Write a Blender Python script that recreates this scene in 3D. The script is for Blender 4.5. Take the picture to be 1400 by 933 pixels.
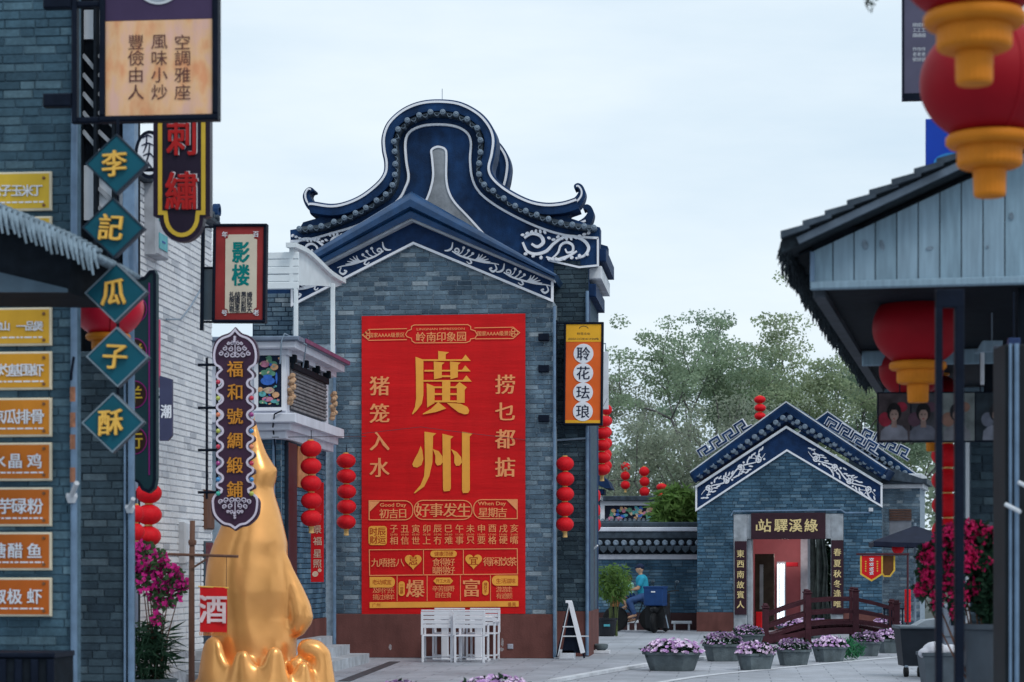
import bpy, math, random
from math import sin, cos, pi, radians, atan2, hypot, sqrt
from mathutils import Vector, Matrix
for o in list(bpy.data.objects): bpy.data.objects.remove(o)
random.seed(7)
scene = bpy.context.scene
col = scene.collection
# ------------------------------------------------------------------ camera
FPX = 3000.0            # focal length in pixels of a 1400 px wide picture
HORIZON = 775.0         # picture row of the horizon
EYE = 1.6
YAW = math.atan(310/FPX)          # the street runs along +Y; the camera looks a little left of it
camd = bpy.data.cameras.new('camera'); cam = bpy.data.objects.new('camera', camd); col.objects.link(cam)
camd.sensor_width = 36; camd.lens = FPX/1400*36; camd.shift_y = (HORIZON-466.5)/1400
camd.clip_start = .1; camd.clip_end = 2000
camd.dof.use_dof = True; camd.dof.focus_distance = 40; camd.dof.aperture_fstop = 2.8
cam.location = (0, 0, EYE); cam.rotation_euler = (pi/2, 0, YAW)
scene.camera = cam
# ------------------------------------------------------------------ sky and light (bright overcast)
SUN_EL, SUN_AZ = radians(50), radians(138)      # azimuth clockwise from +Y
world = bpy.data.worlds.new('World'); scene.world = world; world.use_nodes = True
wn, wl = world.node_tree.nodes, world.node_tree.links
wn.clear()
out = wn.new('ShaderNodeOutputWorld'); bg = wn.new('ShaderNodeBackground')
sky = wn.new('ShaderNodeTexSky'); sky.sky_type = 'NISHITA'; sky.sun_disc = False
sky.sun_elevation = SUN_EL; sky.sun_rotation = SUN_AZ; sky.dust_density = 2.0
tc = wn.new('ShaderNodeTexCoord'); mp = wn.new('ShaderNodeMapping'); mp.inputs['Scale'].default_value = (1, 1, 4.2)
nz = wn.new('ShaderNodeTexNoise'); nz.inputs['Scale'].default_value = 3.2; nz.inputs['Detail'].default_value = 6
nz.inputs['Roughness'].default_value = .55
rp = wn.new('ShaderNodeValToRGB')
rp.color_ramp.elements[0].position = .3; rp.color_ramp.elements[0].color = (6.3, 7.85, 9.2, 1)
rp.color_ramp.elements[1].position = .72; rp.color_ramp.elements[1].color = (8.7, 9.7, 10.4, 1)
mx = wn.new('ShaderNodeMixRGB'); mx.inputs[0].default_value = .94      # cloud deck over the clear sky
wl.new(tc.outputs['Generated'], mp.inputs[0]); wl.new(mp.outputs[0], nz.inputs['Vector'])
wl.new(nz.outputs['Fac'], rp.inputs[0]); wl.new(sky.outputs[0], mx.inputs[1]); wl.new(rp.outputs[0], mx.inputs[2])
wl.new(mx.outputs[0], bg.inputs[0]); bg.inputs[1].default_value = .1; wl.new(bg.outputs[0], out.inputs[0])
sund = bpy.data.lights.new('sun', 'SUN'); sund.energy = 1.1; sund.angle = radians(14); sund.color = (1, .96, .9)
sun = bpy.data.objects.new('sun', sund); col.objects.link(sun)
sd = Vector((sin(SUN_AZ)*cos(SUN_EL), cos(SUN_AZ)*cos(SUN_EL), sin(SUN_EL)))
sun.rotation_euler = (-sd).to_track_quat('-Z', 'Y').to_euler()
vs = scene.view_settings; vs.view_transform = 'Standard'; vs.look = 'None'; vs.exposure = 0.06; vs.gamma = 1; vs.use_curve_mapping = False
scene.render.engine = 'CYCLES'
scene.cycles.max_bounces = 6; scene.cycles.transparent_max_bounces = 8

# ------------------------------------------------------------------ materials
MATS = {}
def M(name, c, rough=.6, var=.18, scale=6, bump=0, metal=0, stain=0, bscale=40, coat=0, stretch=(1,1,1), trans=0, emit=0):
    """one procedural material: base colour, mottling, low-frequency stains and fine relief"""
    if name in MATS: return MATS[name]
    m = bpy.data.materials.new(name); m.use_nodes = True
    n, l = m.node_tree.nodes, m.node_tree.links
    b = n['Principled BSDF']; b.inputs['Roughness'].default_value = rough; b.inputs['Metallic'].default_value = metal
    b.inputs['Specular IOR Level'].default_value = .5 if (rough < .33 or metal or coat) else (.3 if rough < .5 else .15)
    if coat: b.inputs['Coat Weight'].default_value = coat; b.inputs['Coat Roughness'].default_value = .12
    t = n.new('ShaderNodeTexCoord'); mp = n.new('ShaderNodeMapping'); mp.inputs['Scale'].default_value = stretch
    l.new(t.outputs['Object'], mp.inputs[0])
    z = n.new('ShaderNodeTexNoise'); z.inputs['Scale'].default_value = scale; z.inputs['Detail'].default_value = 5
    l.new(mp.outputs[0], z.inputs['Vector'])
    r = n.new('ShaderNodeValToRGB'); l.new(z.outputs['Fac'], r.inputs[0])
    r.color_ramp.elements[0].position = .28; r.color_ramp.elements[1].position = .74
    r.color_ramp.elements[0].color = tuple(max(0, x*(1-var)) for x in c)+(1,)
    r.color_ramp.elements[1].color = tuple(min(1, x*(1+var)) for x in c)+(1,)
    src = r.outputs[0]
    if stain:
        g = n.new('ShaderNodeNewGeometry')
        z2 = n.new('ShaderNodeTexNoise'); z2.inputs['Scale'].default_value = .9; z2.inputs['Detail'].default_value = 7
        z2.inputs['Roughness'].default_value = .65
        mq = n.new('ShaderNodeMapping'); mq.inputs['Scale'].default_value = (2.2, 2.2, .5); l.new(g.outputs['Position'], mq.inputs[0]); l.new(mq.outputs[0], z2.inputs['Vector'])
        r2 = n.new('ShaderNodeValToRGB'); l.new(z2.outputs['Fac'], r2.inputs[0])
        r2.color_ramp.elements[0].position = .36; r2.color_ramp.elements[1].position = .62
        k = 1-stain
        r2.color_ramp.elements[0].color = (k, k, k, 1); r2.color_ramp.elements[1].color = (1, 1, 1, 1)
        q = n.new('ShaderNodeMixRGB'); q.blend_type = 'MULTIPLY'; q.inputs[0].default_value = 1
        l.new(src, q.inputs[1]); l.new(r2.outputs[0], q.inputs[2]); src = q.outputs[0]
    l.new(src, b.inputs['Base Color'])
    if emit:
        l.new(src, b.inputs['Emission Color']); b.inputs['Emission Strength'].default_value = emit
    if trans: b.inputs['Transmission Weight'].default_value = trans
    if bump:
        z3 = n.new('ShaderNodeTexNoise'); z3.inputs['Scale'].default_value = bscale; z3.inputs['Detail'].default_value = 4
        l.new(mp.outputs[0], z3.inputs['Vector'])
        bp = n.new('ShaderNodeBump'); bp.inputs['Strength'].default_value = bump; bp.inputs['Distance'].default_value = .02
        l.new(z3.outputs['Fac'], bp.inputs['Height']); l.new(bp.outputs[0], b.inputs['Normal'])
    MATS[name] = m
    return m
def brick_mat(name, stops, stain=.4, rough=.85, dirt=1.0):
    m = bpy.data.materials.new(name); m.use_nodes = True
    n, l = m.node_tree.nodes, m.node_tree.links
    b = n['Principled BSDF']; b.inputs['Roughness'].default_value = rough; b.inputs['Specular IOR Level'].default_value = .2
    oi = n.new('ShaderNodeObjectInfo'); g = n.new('ShaderNodeNewGeometry')
    ad = n.new('ShaderNodeMath'); ad.operation = 'ADD'; l.new(oi.outputs['Random'], ad.inputs[0]); l.new(g.outputs['Random Per Island'], ad.inputs[1])
    fr = n.new('ShaderNodeMath'); fr.operation = 'FRACT'; l.new(ad.outputs[0], fr.inputs[0])
    r = n.new('ShaderNodeValToRGB'); l.new(fr.outputs[0], r.inputs[0])
    e = r.color_ramp.elements
    e[0].position = stops[0][0]; e[0].color = stops[0][1]+(1,); e[1].position = stops[-1][0]; e[1].color = stops[-1][1]+(1,)
    for p, c in stops[1:-1]: x = e.new(p); x.color = c+(1,)
    src = r.outputs[0]
    for sc, k, lo, hi in ((1.1, stain, .36, .64), (26, .28*dirt, .3, .7), (6, .2*dirt, .35, .7), (-2.6, .28*dirt, .45, .68)):
        z = n.new('ShaderNodeTexNoise'); z.inputs['Scale'].default_value = abs(sc); z.inputs['Detail'].default_value = 6; z.inputs['Roughness'].default_value = .62
        if sc < 0:
            mq = n.new('ShaderNodeMapping'); mq.inputs['Scale'].default_value = (1, 1, .12); l.new(g.outputs['Position'], mq.inputs[0]); l.new(mq.outputs[0], z.inputs['Vector'])
        else: l.new(g.outputs['Position'], z.inputs['Vector'])
        r2 = n.new('ShaderNodeValToRGB'); l.new(z.outputs['Fac'], r2.inputs[0])
        r2.color_ramp.elements[0].position = lo; r2.color_ramp.elements[1].position = hi
        r2.color_ramp.elements[0].color = (1-k,)*3+(1,); r2.color_ramp.elements[1].color = (1, 1, 1, 1)
        q = n.new('ShaderNodeMixRGB'); q.blend_type = 'MULTIPLY'; q.inputs[0].default_value = 1
        l.new(src, q.inputs[1]); l.new(r2.outputs[0], q.inputs[2]); src = q.outputs[0]
    l.new(src, b.inputs['Base Color'])
    z3 = n.new('ShaderNodeTexNoise'); z3.inputs['Scale'].default_value = 45; z3.inputs['Detail'].default_value = 5
    l.new(g.outputs['Position'], z3.inputs['Vector'])
    bp = n.new('ShaderNodeBump'); bp.inputs['Strength'].default_value = .5; bp.inputs['Distance'].default_value = .015
    l.new(z3.outputs['Fac'], bp.inputs['Height']); l.new(bp.outputs[0], b.inputs['Normal'])
    MATS[name] = m
    return m
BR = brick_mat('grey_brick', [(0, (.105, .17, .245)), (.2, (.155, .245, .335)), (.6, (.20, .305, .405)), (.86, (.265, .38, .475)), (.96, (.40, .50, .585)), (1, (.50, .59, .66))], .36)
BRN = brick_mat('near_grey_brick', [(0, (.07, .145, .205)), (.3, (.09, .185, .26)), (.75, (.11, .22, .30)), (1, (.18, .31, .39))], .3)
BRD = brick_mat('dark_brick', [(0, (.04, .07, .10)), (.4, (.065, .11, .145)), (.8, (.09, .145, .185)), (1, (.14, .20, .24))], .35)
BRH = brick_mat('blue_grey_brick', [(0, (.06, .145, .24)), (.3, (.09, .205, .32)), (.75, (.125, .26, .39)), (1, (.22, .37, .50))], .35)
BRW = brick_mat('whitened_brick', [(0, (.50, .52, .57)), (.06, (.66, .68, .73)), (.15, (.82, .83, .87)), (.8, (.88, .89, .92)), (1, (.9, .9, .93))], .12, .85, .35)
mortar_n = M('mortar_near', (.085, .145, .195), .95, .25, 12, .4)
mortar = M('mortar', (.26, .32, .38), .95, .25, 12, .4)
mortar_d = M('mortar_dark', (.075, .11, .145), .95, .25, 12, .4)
mortar_w = M('mortar_white', (.55, .57, .61), .95, .25, 12, .4)
plinth = M('plinth_paint', (.165, .066, .058), .75, .16, 3, .25, stain=.3)
navy = M('navy_plaster', (.009, .040, .120), .6, .4, 4, .3, stain=.42)
navy_gl = M('navy_glazed_ridge', (.015, .058, .150), .32, .3, 4, .12, stain=.3)
navy_dk = M('navy_dark', (.007, .028, .088), .6, .3, 6, .2)
white = M('white_paint', (.78, .79, .84), .6, .06, 8, .1)
white_d = M('weathered_white', (.66, .69, .74), .6, .14, 4, .15, stain=.22)
tile_g = M('glazed_tile_end', (.16, .21, .27), .35, .4, 14, .2)
tile_r = M('roof_tile', (.055, .075, .10), .6, .35, 9, .3, stain=.3)
black = M('black_metal', (.007, .011, .022), .5, .2, 10, .1)
black_d = M('dark_timber', (.010, .014, .020), .75, .3, 9, .2)
for _m in (black, black_d): _m.node_tree.nodes['Principled BSDF'].inputs['Specular IOR Level'].default_value = .06
steel = M('steel_pipe', (.20, .26, .33), .45, .2, 6, .1)
pipe_b = M('blue_grey_pipe', (.14, .22, .33), .4, .25, 6, .15)
glass = M('window_glass', (.03, .05, .07), .12, .2, 3)
gold_c = M('gold_paint', (.78, .45, .08), .45, .12, 10, .15)
gold_t = M('banner_gold', (.87, .38, .06), .6, .05, 6)
gold_p = M('banner_pale_gold', (.87, .33, .13), .6, .05, 6)
red_l = M('lantern_silk', (.66, .010, .018), .55, .1, 8, .15)
red_big = M('lantern_red_plastic', (.30, .004, .012), .55, .12, 3)
amber = M('lantern_amber_plastic', (.62, .20, .014), .55, .12, 4)
red_cloth = M('red_cloth', (.60, .012, .016), .7, .1, 5, .15)
wood_pale = M('grey_weathered_board', (.26, .37, .46), .75, .16, 5, .3, stretch=(6, 6, .5), stain=.12)
wood_pale2 = M('grey_weathered_board_knotty', (.235, .345, .43), .75, .22, 4, .3, stretch=(5, 5, .7), stain=.15)
wood_br = M('brown_wood', (.13, .065, .045), .6, .3, 7, .25, stretch=(1, 1, .3))
maroon = M('maroon_wood', (.065, .020, .028), .5, .25, 7, .2)
signboard = M('dark_signboard', (.035, .012, .020), .45, .15, 8, .1)
concrete = M('planter_concrete', (.125, .155, .17), .85, .25, 8, .4, stain=.25)
leaf_m = M('leaf_green', (.07, .14, .06), .6, .45, 2)
leaf_d = M('leaf_dark', (.018, .05, .028), .6, .4, 3)
def leafify(m, k=.45):
    """let thin leaves pass light"""
    n, l = m.node_tree.nodes, m.node_tree.links; b = n['Principled BSDF']; src = b.inputs['Base Color'].links[0].from_socket
    t = n.new('ShaderNodeBsdfTranslucent'); mx = n.new('ShaderNodeMixShader'); mx.inputs[0].default_value = k
    l.new(src, t.inputs[0]); l.new(b.outputs[0], mx.inputs[1]); l.new(t.outputs[0], mx.inputs[2])
    l.new(mx.outputs[0], n['Material Output'].inputs['Surface']); return m
leafify(leaf_m); leafify(leaf_d, .3)

# ------------------------------------------------------------------ frames: a picture column and a depth fix a place; all geometry is metric
RX, RY = cos(YAW), sin(YAW)        # camera right
FX, FY = -sin(YAW), cos(YAW)       # camera forward
def ground_xy(px, D):
    k = D*(px-700)/FPX
    return FX*D+RX*k, FY*D+RY*k
def zat(py, D): return EYE+(HORIZON-py)/FPX*D
class Fr:
    """a vertical plane standing at (px, D), turned by th about z; local x right, y away, z up"""
    def __init__(s, px, D, th=0.0, z0=0.0):
        s.O = ground_xy(px, D); s.D = D; s.th = th; s.z0 = z0
        s.e = (cos(th), sin(th)); s.n = (-sin(th), cos(th))
    def uv(s, px, py, dy=0.0):
        k = (px-700)/FPX
        dx, dy_, dz = FX+RX*k, FY+RY*k, (HORIZON-py)/FPX
        den = dx*s.n[0]+dy_*s.n[1]
        t = (s.O[0]*s.n[0]+s.O[1]*s.n[1]+dy)/den
        X, Y, Z = dx*t-s.O[0], dy_*t-s.O[1], EYE+dz*t
        return X*s.e[0]+Y*s.e[1], Z-s.z0
    def u(s, px, dy=0.0): return s.uv(px, 500, dy)[0]
    def z(s, py, px=None, dy=0.0):
        return s.uv(700 if px is None else px, py, dy)[1]
    def m(s, p): return p*s.D/FPX                  # picture pixels to metres at this depth
    def pts(s, L, dy=0.0): return [s.uv(a, b, dy) for a, b in L]
    def at(s, px, py):                              # the same plane with its origin at the foot of another pixel
        f = Fr(px, s.D, s.th, 0); u, z = s.uv(px, py)
        f.O = (s.O[0]+s.e[0]*u, s.O[1]+s.e[1]*u); f.z0 = s.z0+z; f.D = s.D
        return f
# ------------------------------------------------------------------ mesh builder
def crom(P, n=6):
    """Catmull-Rom through 2-D points"""
    out = []
    Q = [P[0]]+list(P)+[P[-1]]
    for i in range(1, len(Q)-2):
        a, b, c, d = Q[i-1], Q[i], Q[i+1], Q[i+2]
        for k in range(n):
            t = k/n
            out.append(tuple(.5*((2*b[j])+(-a[j]+c[j])*t+(2*a[j]-5*b[j]+4*c[j]-d[j])*t*t+(-a[j]+3*b[j]-3*c[j]+d[j])*t**3) for j in range(len(b))))
    out.append(tuple(P[-1]))
    return out
def normals(P, closed=False):
    N = []
    n = len(P)
    for i in range(n):
        a = P[i-1] if (i > 0 or closed) else None
        c = P[(i+1) % n] if (i < n-1 or closed) else None
        b = P[i]
        def nn(p, q):
            dx, dz = q[0]-p[0], q[1]-p[1]; L = hypot(dx, dz) or 1e-9
            return (-dz/L, dx/L)
        if a is None: v = nn(b, c)
        elif c is None: v = nn(a, b)
        else:
            v1, v2 = nn(a, b), nn(b, c)
            s = (v1[0]+v2[0], v1[1]+v2[1]); L2 = s[0]**2+s[1]**2
            v = (s[0]*2/L2, s[1]*2/L2) if L2 > .5 else v1
        N.append(v)
    return N
def offset(P, d):
    return [(p[0]+n[0]*d, p[1]+n[1]*d) for p, n in zip(P, normals(P))]
class MB:
    def __init__(s): s.v = []; s.f = []
    def add(s, v, f):
        k = len(s.v); s.v += [tuple(p) for p in v]; s.f += [tuple(i+k for i in q) for q in f]; return s
    def box(s, x0, x1, y0, y1, z0, z1):
        return s.add([(x0,y0,z0),(x1,y0,z0),(x1,y1,z0),(x0,y1,z0),(x0,y0,z1),(x1,y0,z1),(x1,y1,z1),(x0,y1,z1)],
                     [(0,1,5,4),(1,2,6,5),(2,3,7,6),(3,0,4,7),(4,5,6,7),(3,2,1,0)])
    def cbox(s, x0, x1, y0, y1, z0, z1, c=.01):
        """box with chamfered front and side edges"""
        c = min(c, (x1-x0)*.4, (y1-y0)*.4, (z1-z0)*.4)
        v = []
        for (X0, X1, Z0, Z1, y) in ((x0+c, x1-c, z0+c, z1-c, y0), (x0, x1, z0, z1, y0+c), (x0, x1, z0, z1, y1-c), (x0+c, x1-c, z0+c, z1-c, y1)):
            v += [(X0, y, Z0), (X1, y, Z0), (X1, y, Z1), (X0, y, Z1)]
        f = [(0, 1, 2, 3), (15, 14, 13, 12)]
        for r in range(3):
            for i in range(4):
                a, b = r*4+i, r*4+(i+1) % 4
                f.append((b, a, a+4, b+4))
        return s.add(v, f)
    def prism(s, P, y0, y1):
        """polygon in x,z extruded from y0 to y1"""
        A = sum(P[i][0]*P[(i+1) % len(P)][1]-P[(i+1) % len(P)][0]*P[i][1] for i in range(len(P)))
        if A < 0: P = P[::-1]
        n = len(P)
        v = [(p[0], y0, p[1]) for p in P]+[(p[0], y1, p[1]) for p in P]
        f = [tuple(range(n)), tuple(range(2*n-1, n-1, -1))]
        for i in range(n):
            j = (i+1) % n; f.append((j, i, i+n, j+n))
        return s.add(v, f)
    def hprism(s, P, z0, z1):
        A = sum(P[i][0]*P[(i+1) % len(P)][1]-P[(i+1) % len(P)][0]*P[i][1] for i in range(len(P)))
        if A < 0: P = P[::-1]
        n = len(P)
        v = [(p[0], p[1], z0) for p in P]+[(p[0], p[1], z1) for p in P]
        f = [tuple(range(n-1, -1, -1)), tuple(range(n, 2*n))]
        for i in range(n):
            j = (i+1) % n; f.append((i, j, j+n, i+n))
        return s.add(v, f)
    def sweep(s, P, prof, closed=False):
        """profile [(offset along the left normal, y)] carried along a path in x,z"""
        N = normals(P, closed); k = len(prof); v = []; f = []
        for p, n in zip(P, N):
            for o, y in prof: v.append((p[0]+n[0]*o, y, p[1]+n[1]*o))
        m = len(P)
        for i in range(m if closed else m-1):
            j = (i+1) % m
            for q in range(k):
                r = (q+1) % k
                f.append((i*k+q, j*k+q, j*k+r, i*k+r))
        if not closed: f += [tuple(range(k-1, -1, -1)), tuple((m-1)*k+q for q in range(k))]
        return s.add(v, f)
    def stroke(s, P, w, y0, y1, closed=False):
        return s.sweep(P, [(-w/2, y1), (-w/2, y0), (w/2, y0), (w/2, y1)], closed)
    def brush(s, P, ws, y0, y1):
        """stroke of varying width"""
        N = normals(P); v = []; f = []
        for i, (p, n) in enumerate(zip(P, N)):
            t = i/(len(P)-1)*(len(ws)-1); a = min(int(t), len(ws)-2); w = ws[a]+(ws[a+1]-ws[a])*(t-a)
            for o, y in ((-w/2, y1), (-w/2, y0), (w/2, y0), (w/2, y1)): v.append((p[0]+n[0]*o, y, p[1]+n[1]*o))
        for i in range(len(P)-1):
            for q in range(4): f.append((i*4+q, (i+1)*4+q, (i+1)*4+(q+1) % 4, i*4+(q+1) % 4))
        m = len(P)-1
        f += [(3, 2, 1, 0), (m*4, m*4+1, m*4+2, m*4+3)]
        return s.add(v, f)
    def tube(s, P, r, n=8, r1=None):
        """round tube through 3-D points, radius tapering to r1"""
        P = [Vector(p) for p in P]; m = len(P); v = []; f = []
        ref = None
        for i, p in enumerate(P):
            t = (P[min(i+1, m-1)]-P[max(i-1, 0)])
            t = t.normalized() if t.length > 1e-9 else Vector((0, 0, 1))
            if ref is None:
                ref = Vector((0, 0, 1)) if abs(t.z) < .9 else Vector((1, 0, 0))
            a = (ref-t*ref.dot(t)); a = a.normalized() if a.length > 1e-6 else t.orthogonal().normalized()
            ref = a; b = t.cross(a)
            rr = r if r1 is None else r+(r1-r)*i/(m-1)
            for k in range(n):
                an = 2*pi*k/n; v.append(p+(a*cos(an)+b*sin(an))*rr)
        for i in range(m-1):
            for k in range(n):
                j = (k+1) % n; f.append((i*n+k, i*n+j, (i+1)*n+j, (i+1)*n+k))
        f += [tuple(range(n-1, -1, -1)), tuple((m-1)*n+k for k in range(n))]
        return s.add(v, f)
    def lathe(s, prof, c=(0,0,0), n=20, axis='z', flute=0, fl=.0):
        """profile [(radius, height)] turned about an axis through c"""
        v = []; f = []; m = len(prof)
        for r, h in prof:
            for k in range(n):
                an = 2*pi*k/n; rr = r*(1-(fl*(k % 2) if flute else 0))
                a, b = rr*cos(an), rr*sin(an)
                if axis == 'z': v.append((c[0]+a, c[1]+b, c[2]+h))
                elif axis == 'y': v.append((c[0]+a, c[1]+h, c[2]+b))
                else: v.append((c[0]+h, c[1]+a, c[2]+b))
        for i in range(m-1):
            for k in range(n):
                j = (k+1) % n
                q = (i*n+k, i*n+j, (i+1)*n+j, (i+1)*n+k)
                f.append(q if axis != 'y' else q[::-1])
        e0, e1 = tuple(range(n-1, -1, -1)), tuple((m-1)*n+k for k in range(n))
        f += [e0 if axis != 'y' else e0[::-1], e1 if axis != 'y' else e1[::-1]]
        return s.add(v, f)
    def mesh(s, name, mat, smooth=False):
        me = bpy.data.meshes.new(name); me.from_pydata(s.v, [], s.f); me.update()
        if mat: me.materials.append(mat)
        if smooth: me.polygons.foreach_set('use_smooth', [True]*len(me.polygons))
        return me
    def build(s, name, mat, parent=None, smooth=False, label=None, auto=False):
        me = s.mesh(name, mat, smooth or auto)
        if auto:
            try: me.set_sharp_from_angle(angle=radians(40))
            except Exception: pass
        o = bpy.data.objects.new(name, me); col.objects.link(o)
        if parent: o.parent = parent
        if label: o['label'] = label
        return o
def obj(name, me, parent=None, loc=None, rot=None, sc=None):
    o = bpy.data.objects.new(name, me); col.objects.link(o)
    if parent: o.parent = parent
    if loc: o.location = loc
    if rot: o.rotation_euler = rot
    if sc: o.scale = sc if not isinstance(sc, (int, float)) else (sc, sc, sc)
    return o
def tag(o, label=None, cat=None, group=None, kind=None):
    if label: o['label'] = label
    if cat: o['category'] = cat
    if group: o['group'] = group
    if kind: o['kind'] = kind
    return o
def thing(name, label, cat, fr, group=None, lift=0):
    o = bpy.data.objects.new(name, None); col.objects.link(o); o.empty_display_size = .2
    o.location = (fr.O[0], fr.O[1], fr.z0+lift); o.rotation_euler = (0, 0, fr.th)
    return tag(o, label, cat, group)
def copy_tree(o, parent=None):
    c = o.copy(); col.objects.link(c); c.parent = parent
    for ch in o.children: copy_tree(ch, c)
    return c
# ------------------------------------------------------------------ lettering (built-in font)
_gl = {}
def glyph(s, bold=0.0):
    k = (s, round(bold, 3))
    if k in _gl: return _gl[k]
    cu = bpy.data.curves.new('t', 'FONT'); cu.body = s; cu.size = 1; cu.align_x = 'CENTER'; cu.resolution_u = 2; cu.offset = bold
    cu.fill_mode = 'FRONT'
    ob = bpy.data.objects.new('t', cu); col.objects.link(ob)
    dg = bpy.context.evaluated_depsgraph_get(); ev = ob.evaluated_get(dg); me = ev.to_mesh()
    v = [(p.co.x, p.co.y) for p in me.vertices]; f = [tuple(p.vertices) for p in me.polygons]
    ev.to_mesh_clear(); bpy.data.objects.remove(ob); bpy.data.curves.remove(cu)
    if v:
        x0, x1 = min(a for a, b in v), max(a for a, b in v); y0, y1 = min(b for a, b in v), max(b for a, b in v)
    else: x0 = x1 = y0 = y1 = 0
    cx, cy = (x0+x1)/2, (y0+y1)/2
    _gl[k] = ([(a-cx, b-cy) for a, b in v], f, x1-x0, y1-y0)
    return _gl[k]
EM = None
def put_text(mb, s, u, z, size, y, bold=.0, song=0.0, depth=0.0, wx=1.0, fitw=None, slant=0.0, rot=0.0):
    """one character (or a Latin word) centred at u, z with the given em height; song thickens uprights only"""
    global EM
    if EM is None: EM = max(glyph('國')[2], glyph('國')[3])
    v, f, w, h = glyph(s)
    if not v: return
    if fitw: sx = fitw/w; sy = size/h
    else: sx = sy = size/EM
    sx *= wx
    cr, sr = cos(rot), sin(rot)
    cp = [(-song, 0), (song, 0)] if song else [(0, 0)]
    if bold > .006: cp = [(-song-bold, -bold*.7), (song+bold, bold*.7), (song+bold, -bold*.7), (-song-bold, bold*.7)]
    for i, (dx, dz) in enumerate(cp):
        pts = []
        for a, b in v:
            X, Z = a*sx+dx*size+b*sy*slant, b*sy+dz*size
            pts.append((u+X*cr-Z*sr, z+X*sr+Z*cr))
        k = len(pts); yy = y-i*.0012
        if depth:
            front = [(p[0], yy-depth, p[1]) for p in pts]; back = [(p[0], yy, p[1]) for p in pts]
            ed = {}
            for q in f:
                for a, b in zip(q, q[1:]+q[:1]):
                    if (b, a) in ed: del ed[(b, a)]
                    else: ed[(a, b)] = 1
            mb.add(front+back, [q for q in f]+[(b, a, a+k, b+k) for a, b in ed])
        else: mb.add([(p[0], yy, p[1]) for p in pts], f)
def text(parent, name, fr, items, mat, y, **kw):
    """items: (string, px, py, size px[, fit width px]); each legible character is a part, fine print is joined"""
    mb = MB(); n = 0; mult = kw.pop('piece', 8.5)
    for it in items:
        u, z = fr.uv(it[1], it[2]); k = dict(kw)
        if len(it) > 4: k['fitw'] = fr.m(it[4])
        if it[3] >= mult:
            q = MB(); put_text(q, it[0], u, z, fr.m(it[3]), y, **k); q.build('character', mat, parent)
        else:
            put_text(mb, it[0], u, z, fr.m(it[3]), y, **k); n += 1
    if n: tag(mb.build('small_print', mat, parent), kind='stuff')
# ------------------------------------------------------------------ brickwork
_ub = MB()
_ub.add([(0,1,0),(1,1,0),(1,1,1),(0,1,1),(0,.2,0),(1,.2,0),(1,.2,1),(0,.2,1),(.025,0,.07),(.975,0,.07),(.975,0,.93),(.025,0,.93)],
        [(8,9,10,11),(4,5,9,8),(5,6,10,9),(6,7,11,10),(7,4,8,11),(0,1,5,4),(1,2,6,5),(2,3,7,6),(3,0,4,7)])
_UBM = {}
def spans(polys, z):
    out = []
    for P in polys:
        xs = []
        for i in range(len(P)):
            a, b = P[i], P[(i+1) % len(P)]
            if (a[1] <= z < b[1]) or (b[1] <= z < a[1]): xs.append(a[0]+(z-a[1])/(b[1]-a[1])*(b[0]-a[0]))
        xs.sort(); out += [(xs[i], xs[i+1]) for i in range(0, len(xs)-1, 2)]
    return out
def bricks(parent, polys, holes, L, H, yf, mat, limit=300, joint=.010, depth=.06, prefer=None, rough=.008):
    rnd = random.Random(len(polys)*31+int(L*1000))
    z0 = min(p[1] for P in polys for p in P); z1 = max(p[1] for P in polys for p in P)
    B = []
    row = 0; z = z0
    while z < z1-.02:
        zt = min(z+H, z1); zm = (z+zt)/2
        for a, b in spans(polys, zm):
            cuts = [(a, b)]
            for (h0, h1, g0, g1) in holes:
                if g0 < zm < g1:
                    nc = []
                    for c0, c1 in cuts:
                        if h1 <= c0 or h0 >= c1: nc.append((c0, c1)); continue
                        if h0 > c0: nc.append((c0, h0))
                        if h1 < c1: nc.append((h1, c1))
                    cuts = nc
            for c0, c1 in cuts:
                k = math.floor((c0)/L)-1
                x = k*L+(row % 2)*L/2+rnd.uniform(-.06, .06)*L
                while x < c1:
                    Lk = L*(rnd.uniform(.86, 1.14) if rnd.random() > .12 else rnd.uniform(.45, .6))
                    xa, xb = max(x, c0)+joint/2, min(x+Lk, c1)-joint/2
                    if xb-xa > .025:
                        B.append((xa, xb, z+joint/2+rnd.uniform(-.0015, .0015), zt-joint/2, yf-rnd.random()*rough))
                    x += Lk
        z = zt; row += 1
    if prefer: B.sort(key=prefer)
    key = mat.name
    if key not in _UBM: _UBM[key] = _ub.mesh('brick', mat)
    for (xa, xb, za, zb, y) in B[:limit]:
        obj('brick', _UBM[key], parent, (xa, y, za), None, (xb-xa, depth, zb-za))
    if len(B) > limit:
        mb = MB()
        for (xa, xb, za, zb, y) in B[limit:]:
            mb.add([(xa+(xb-xa)*p[0], y+depth*p[1], za+(zb-za)*p[2]) for p in _ub.v], _ub.f)
        o = mb.build('brickwork', mat, parent); o['kind'] = 'stuff'
    return len(B)
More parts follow.
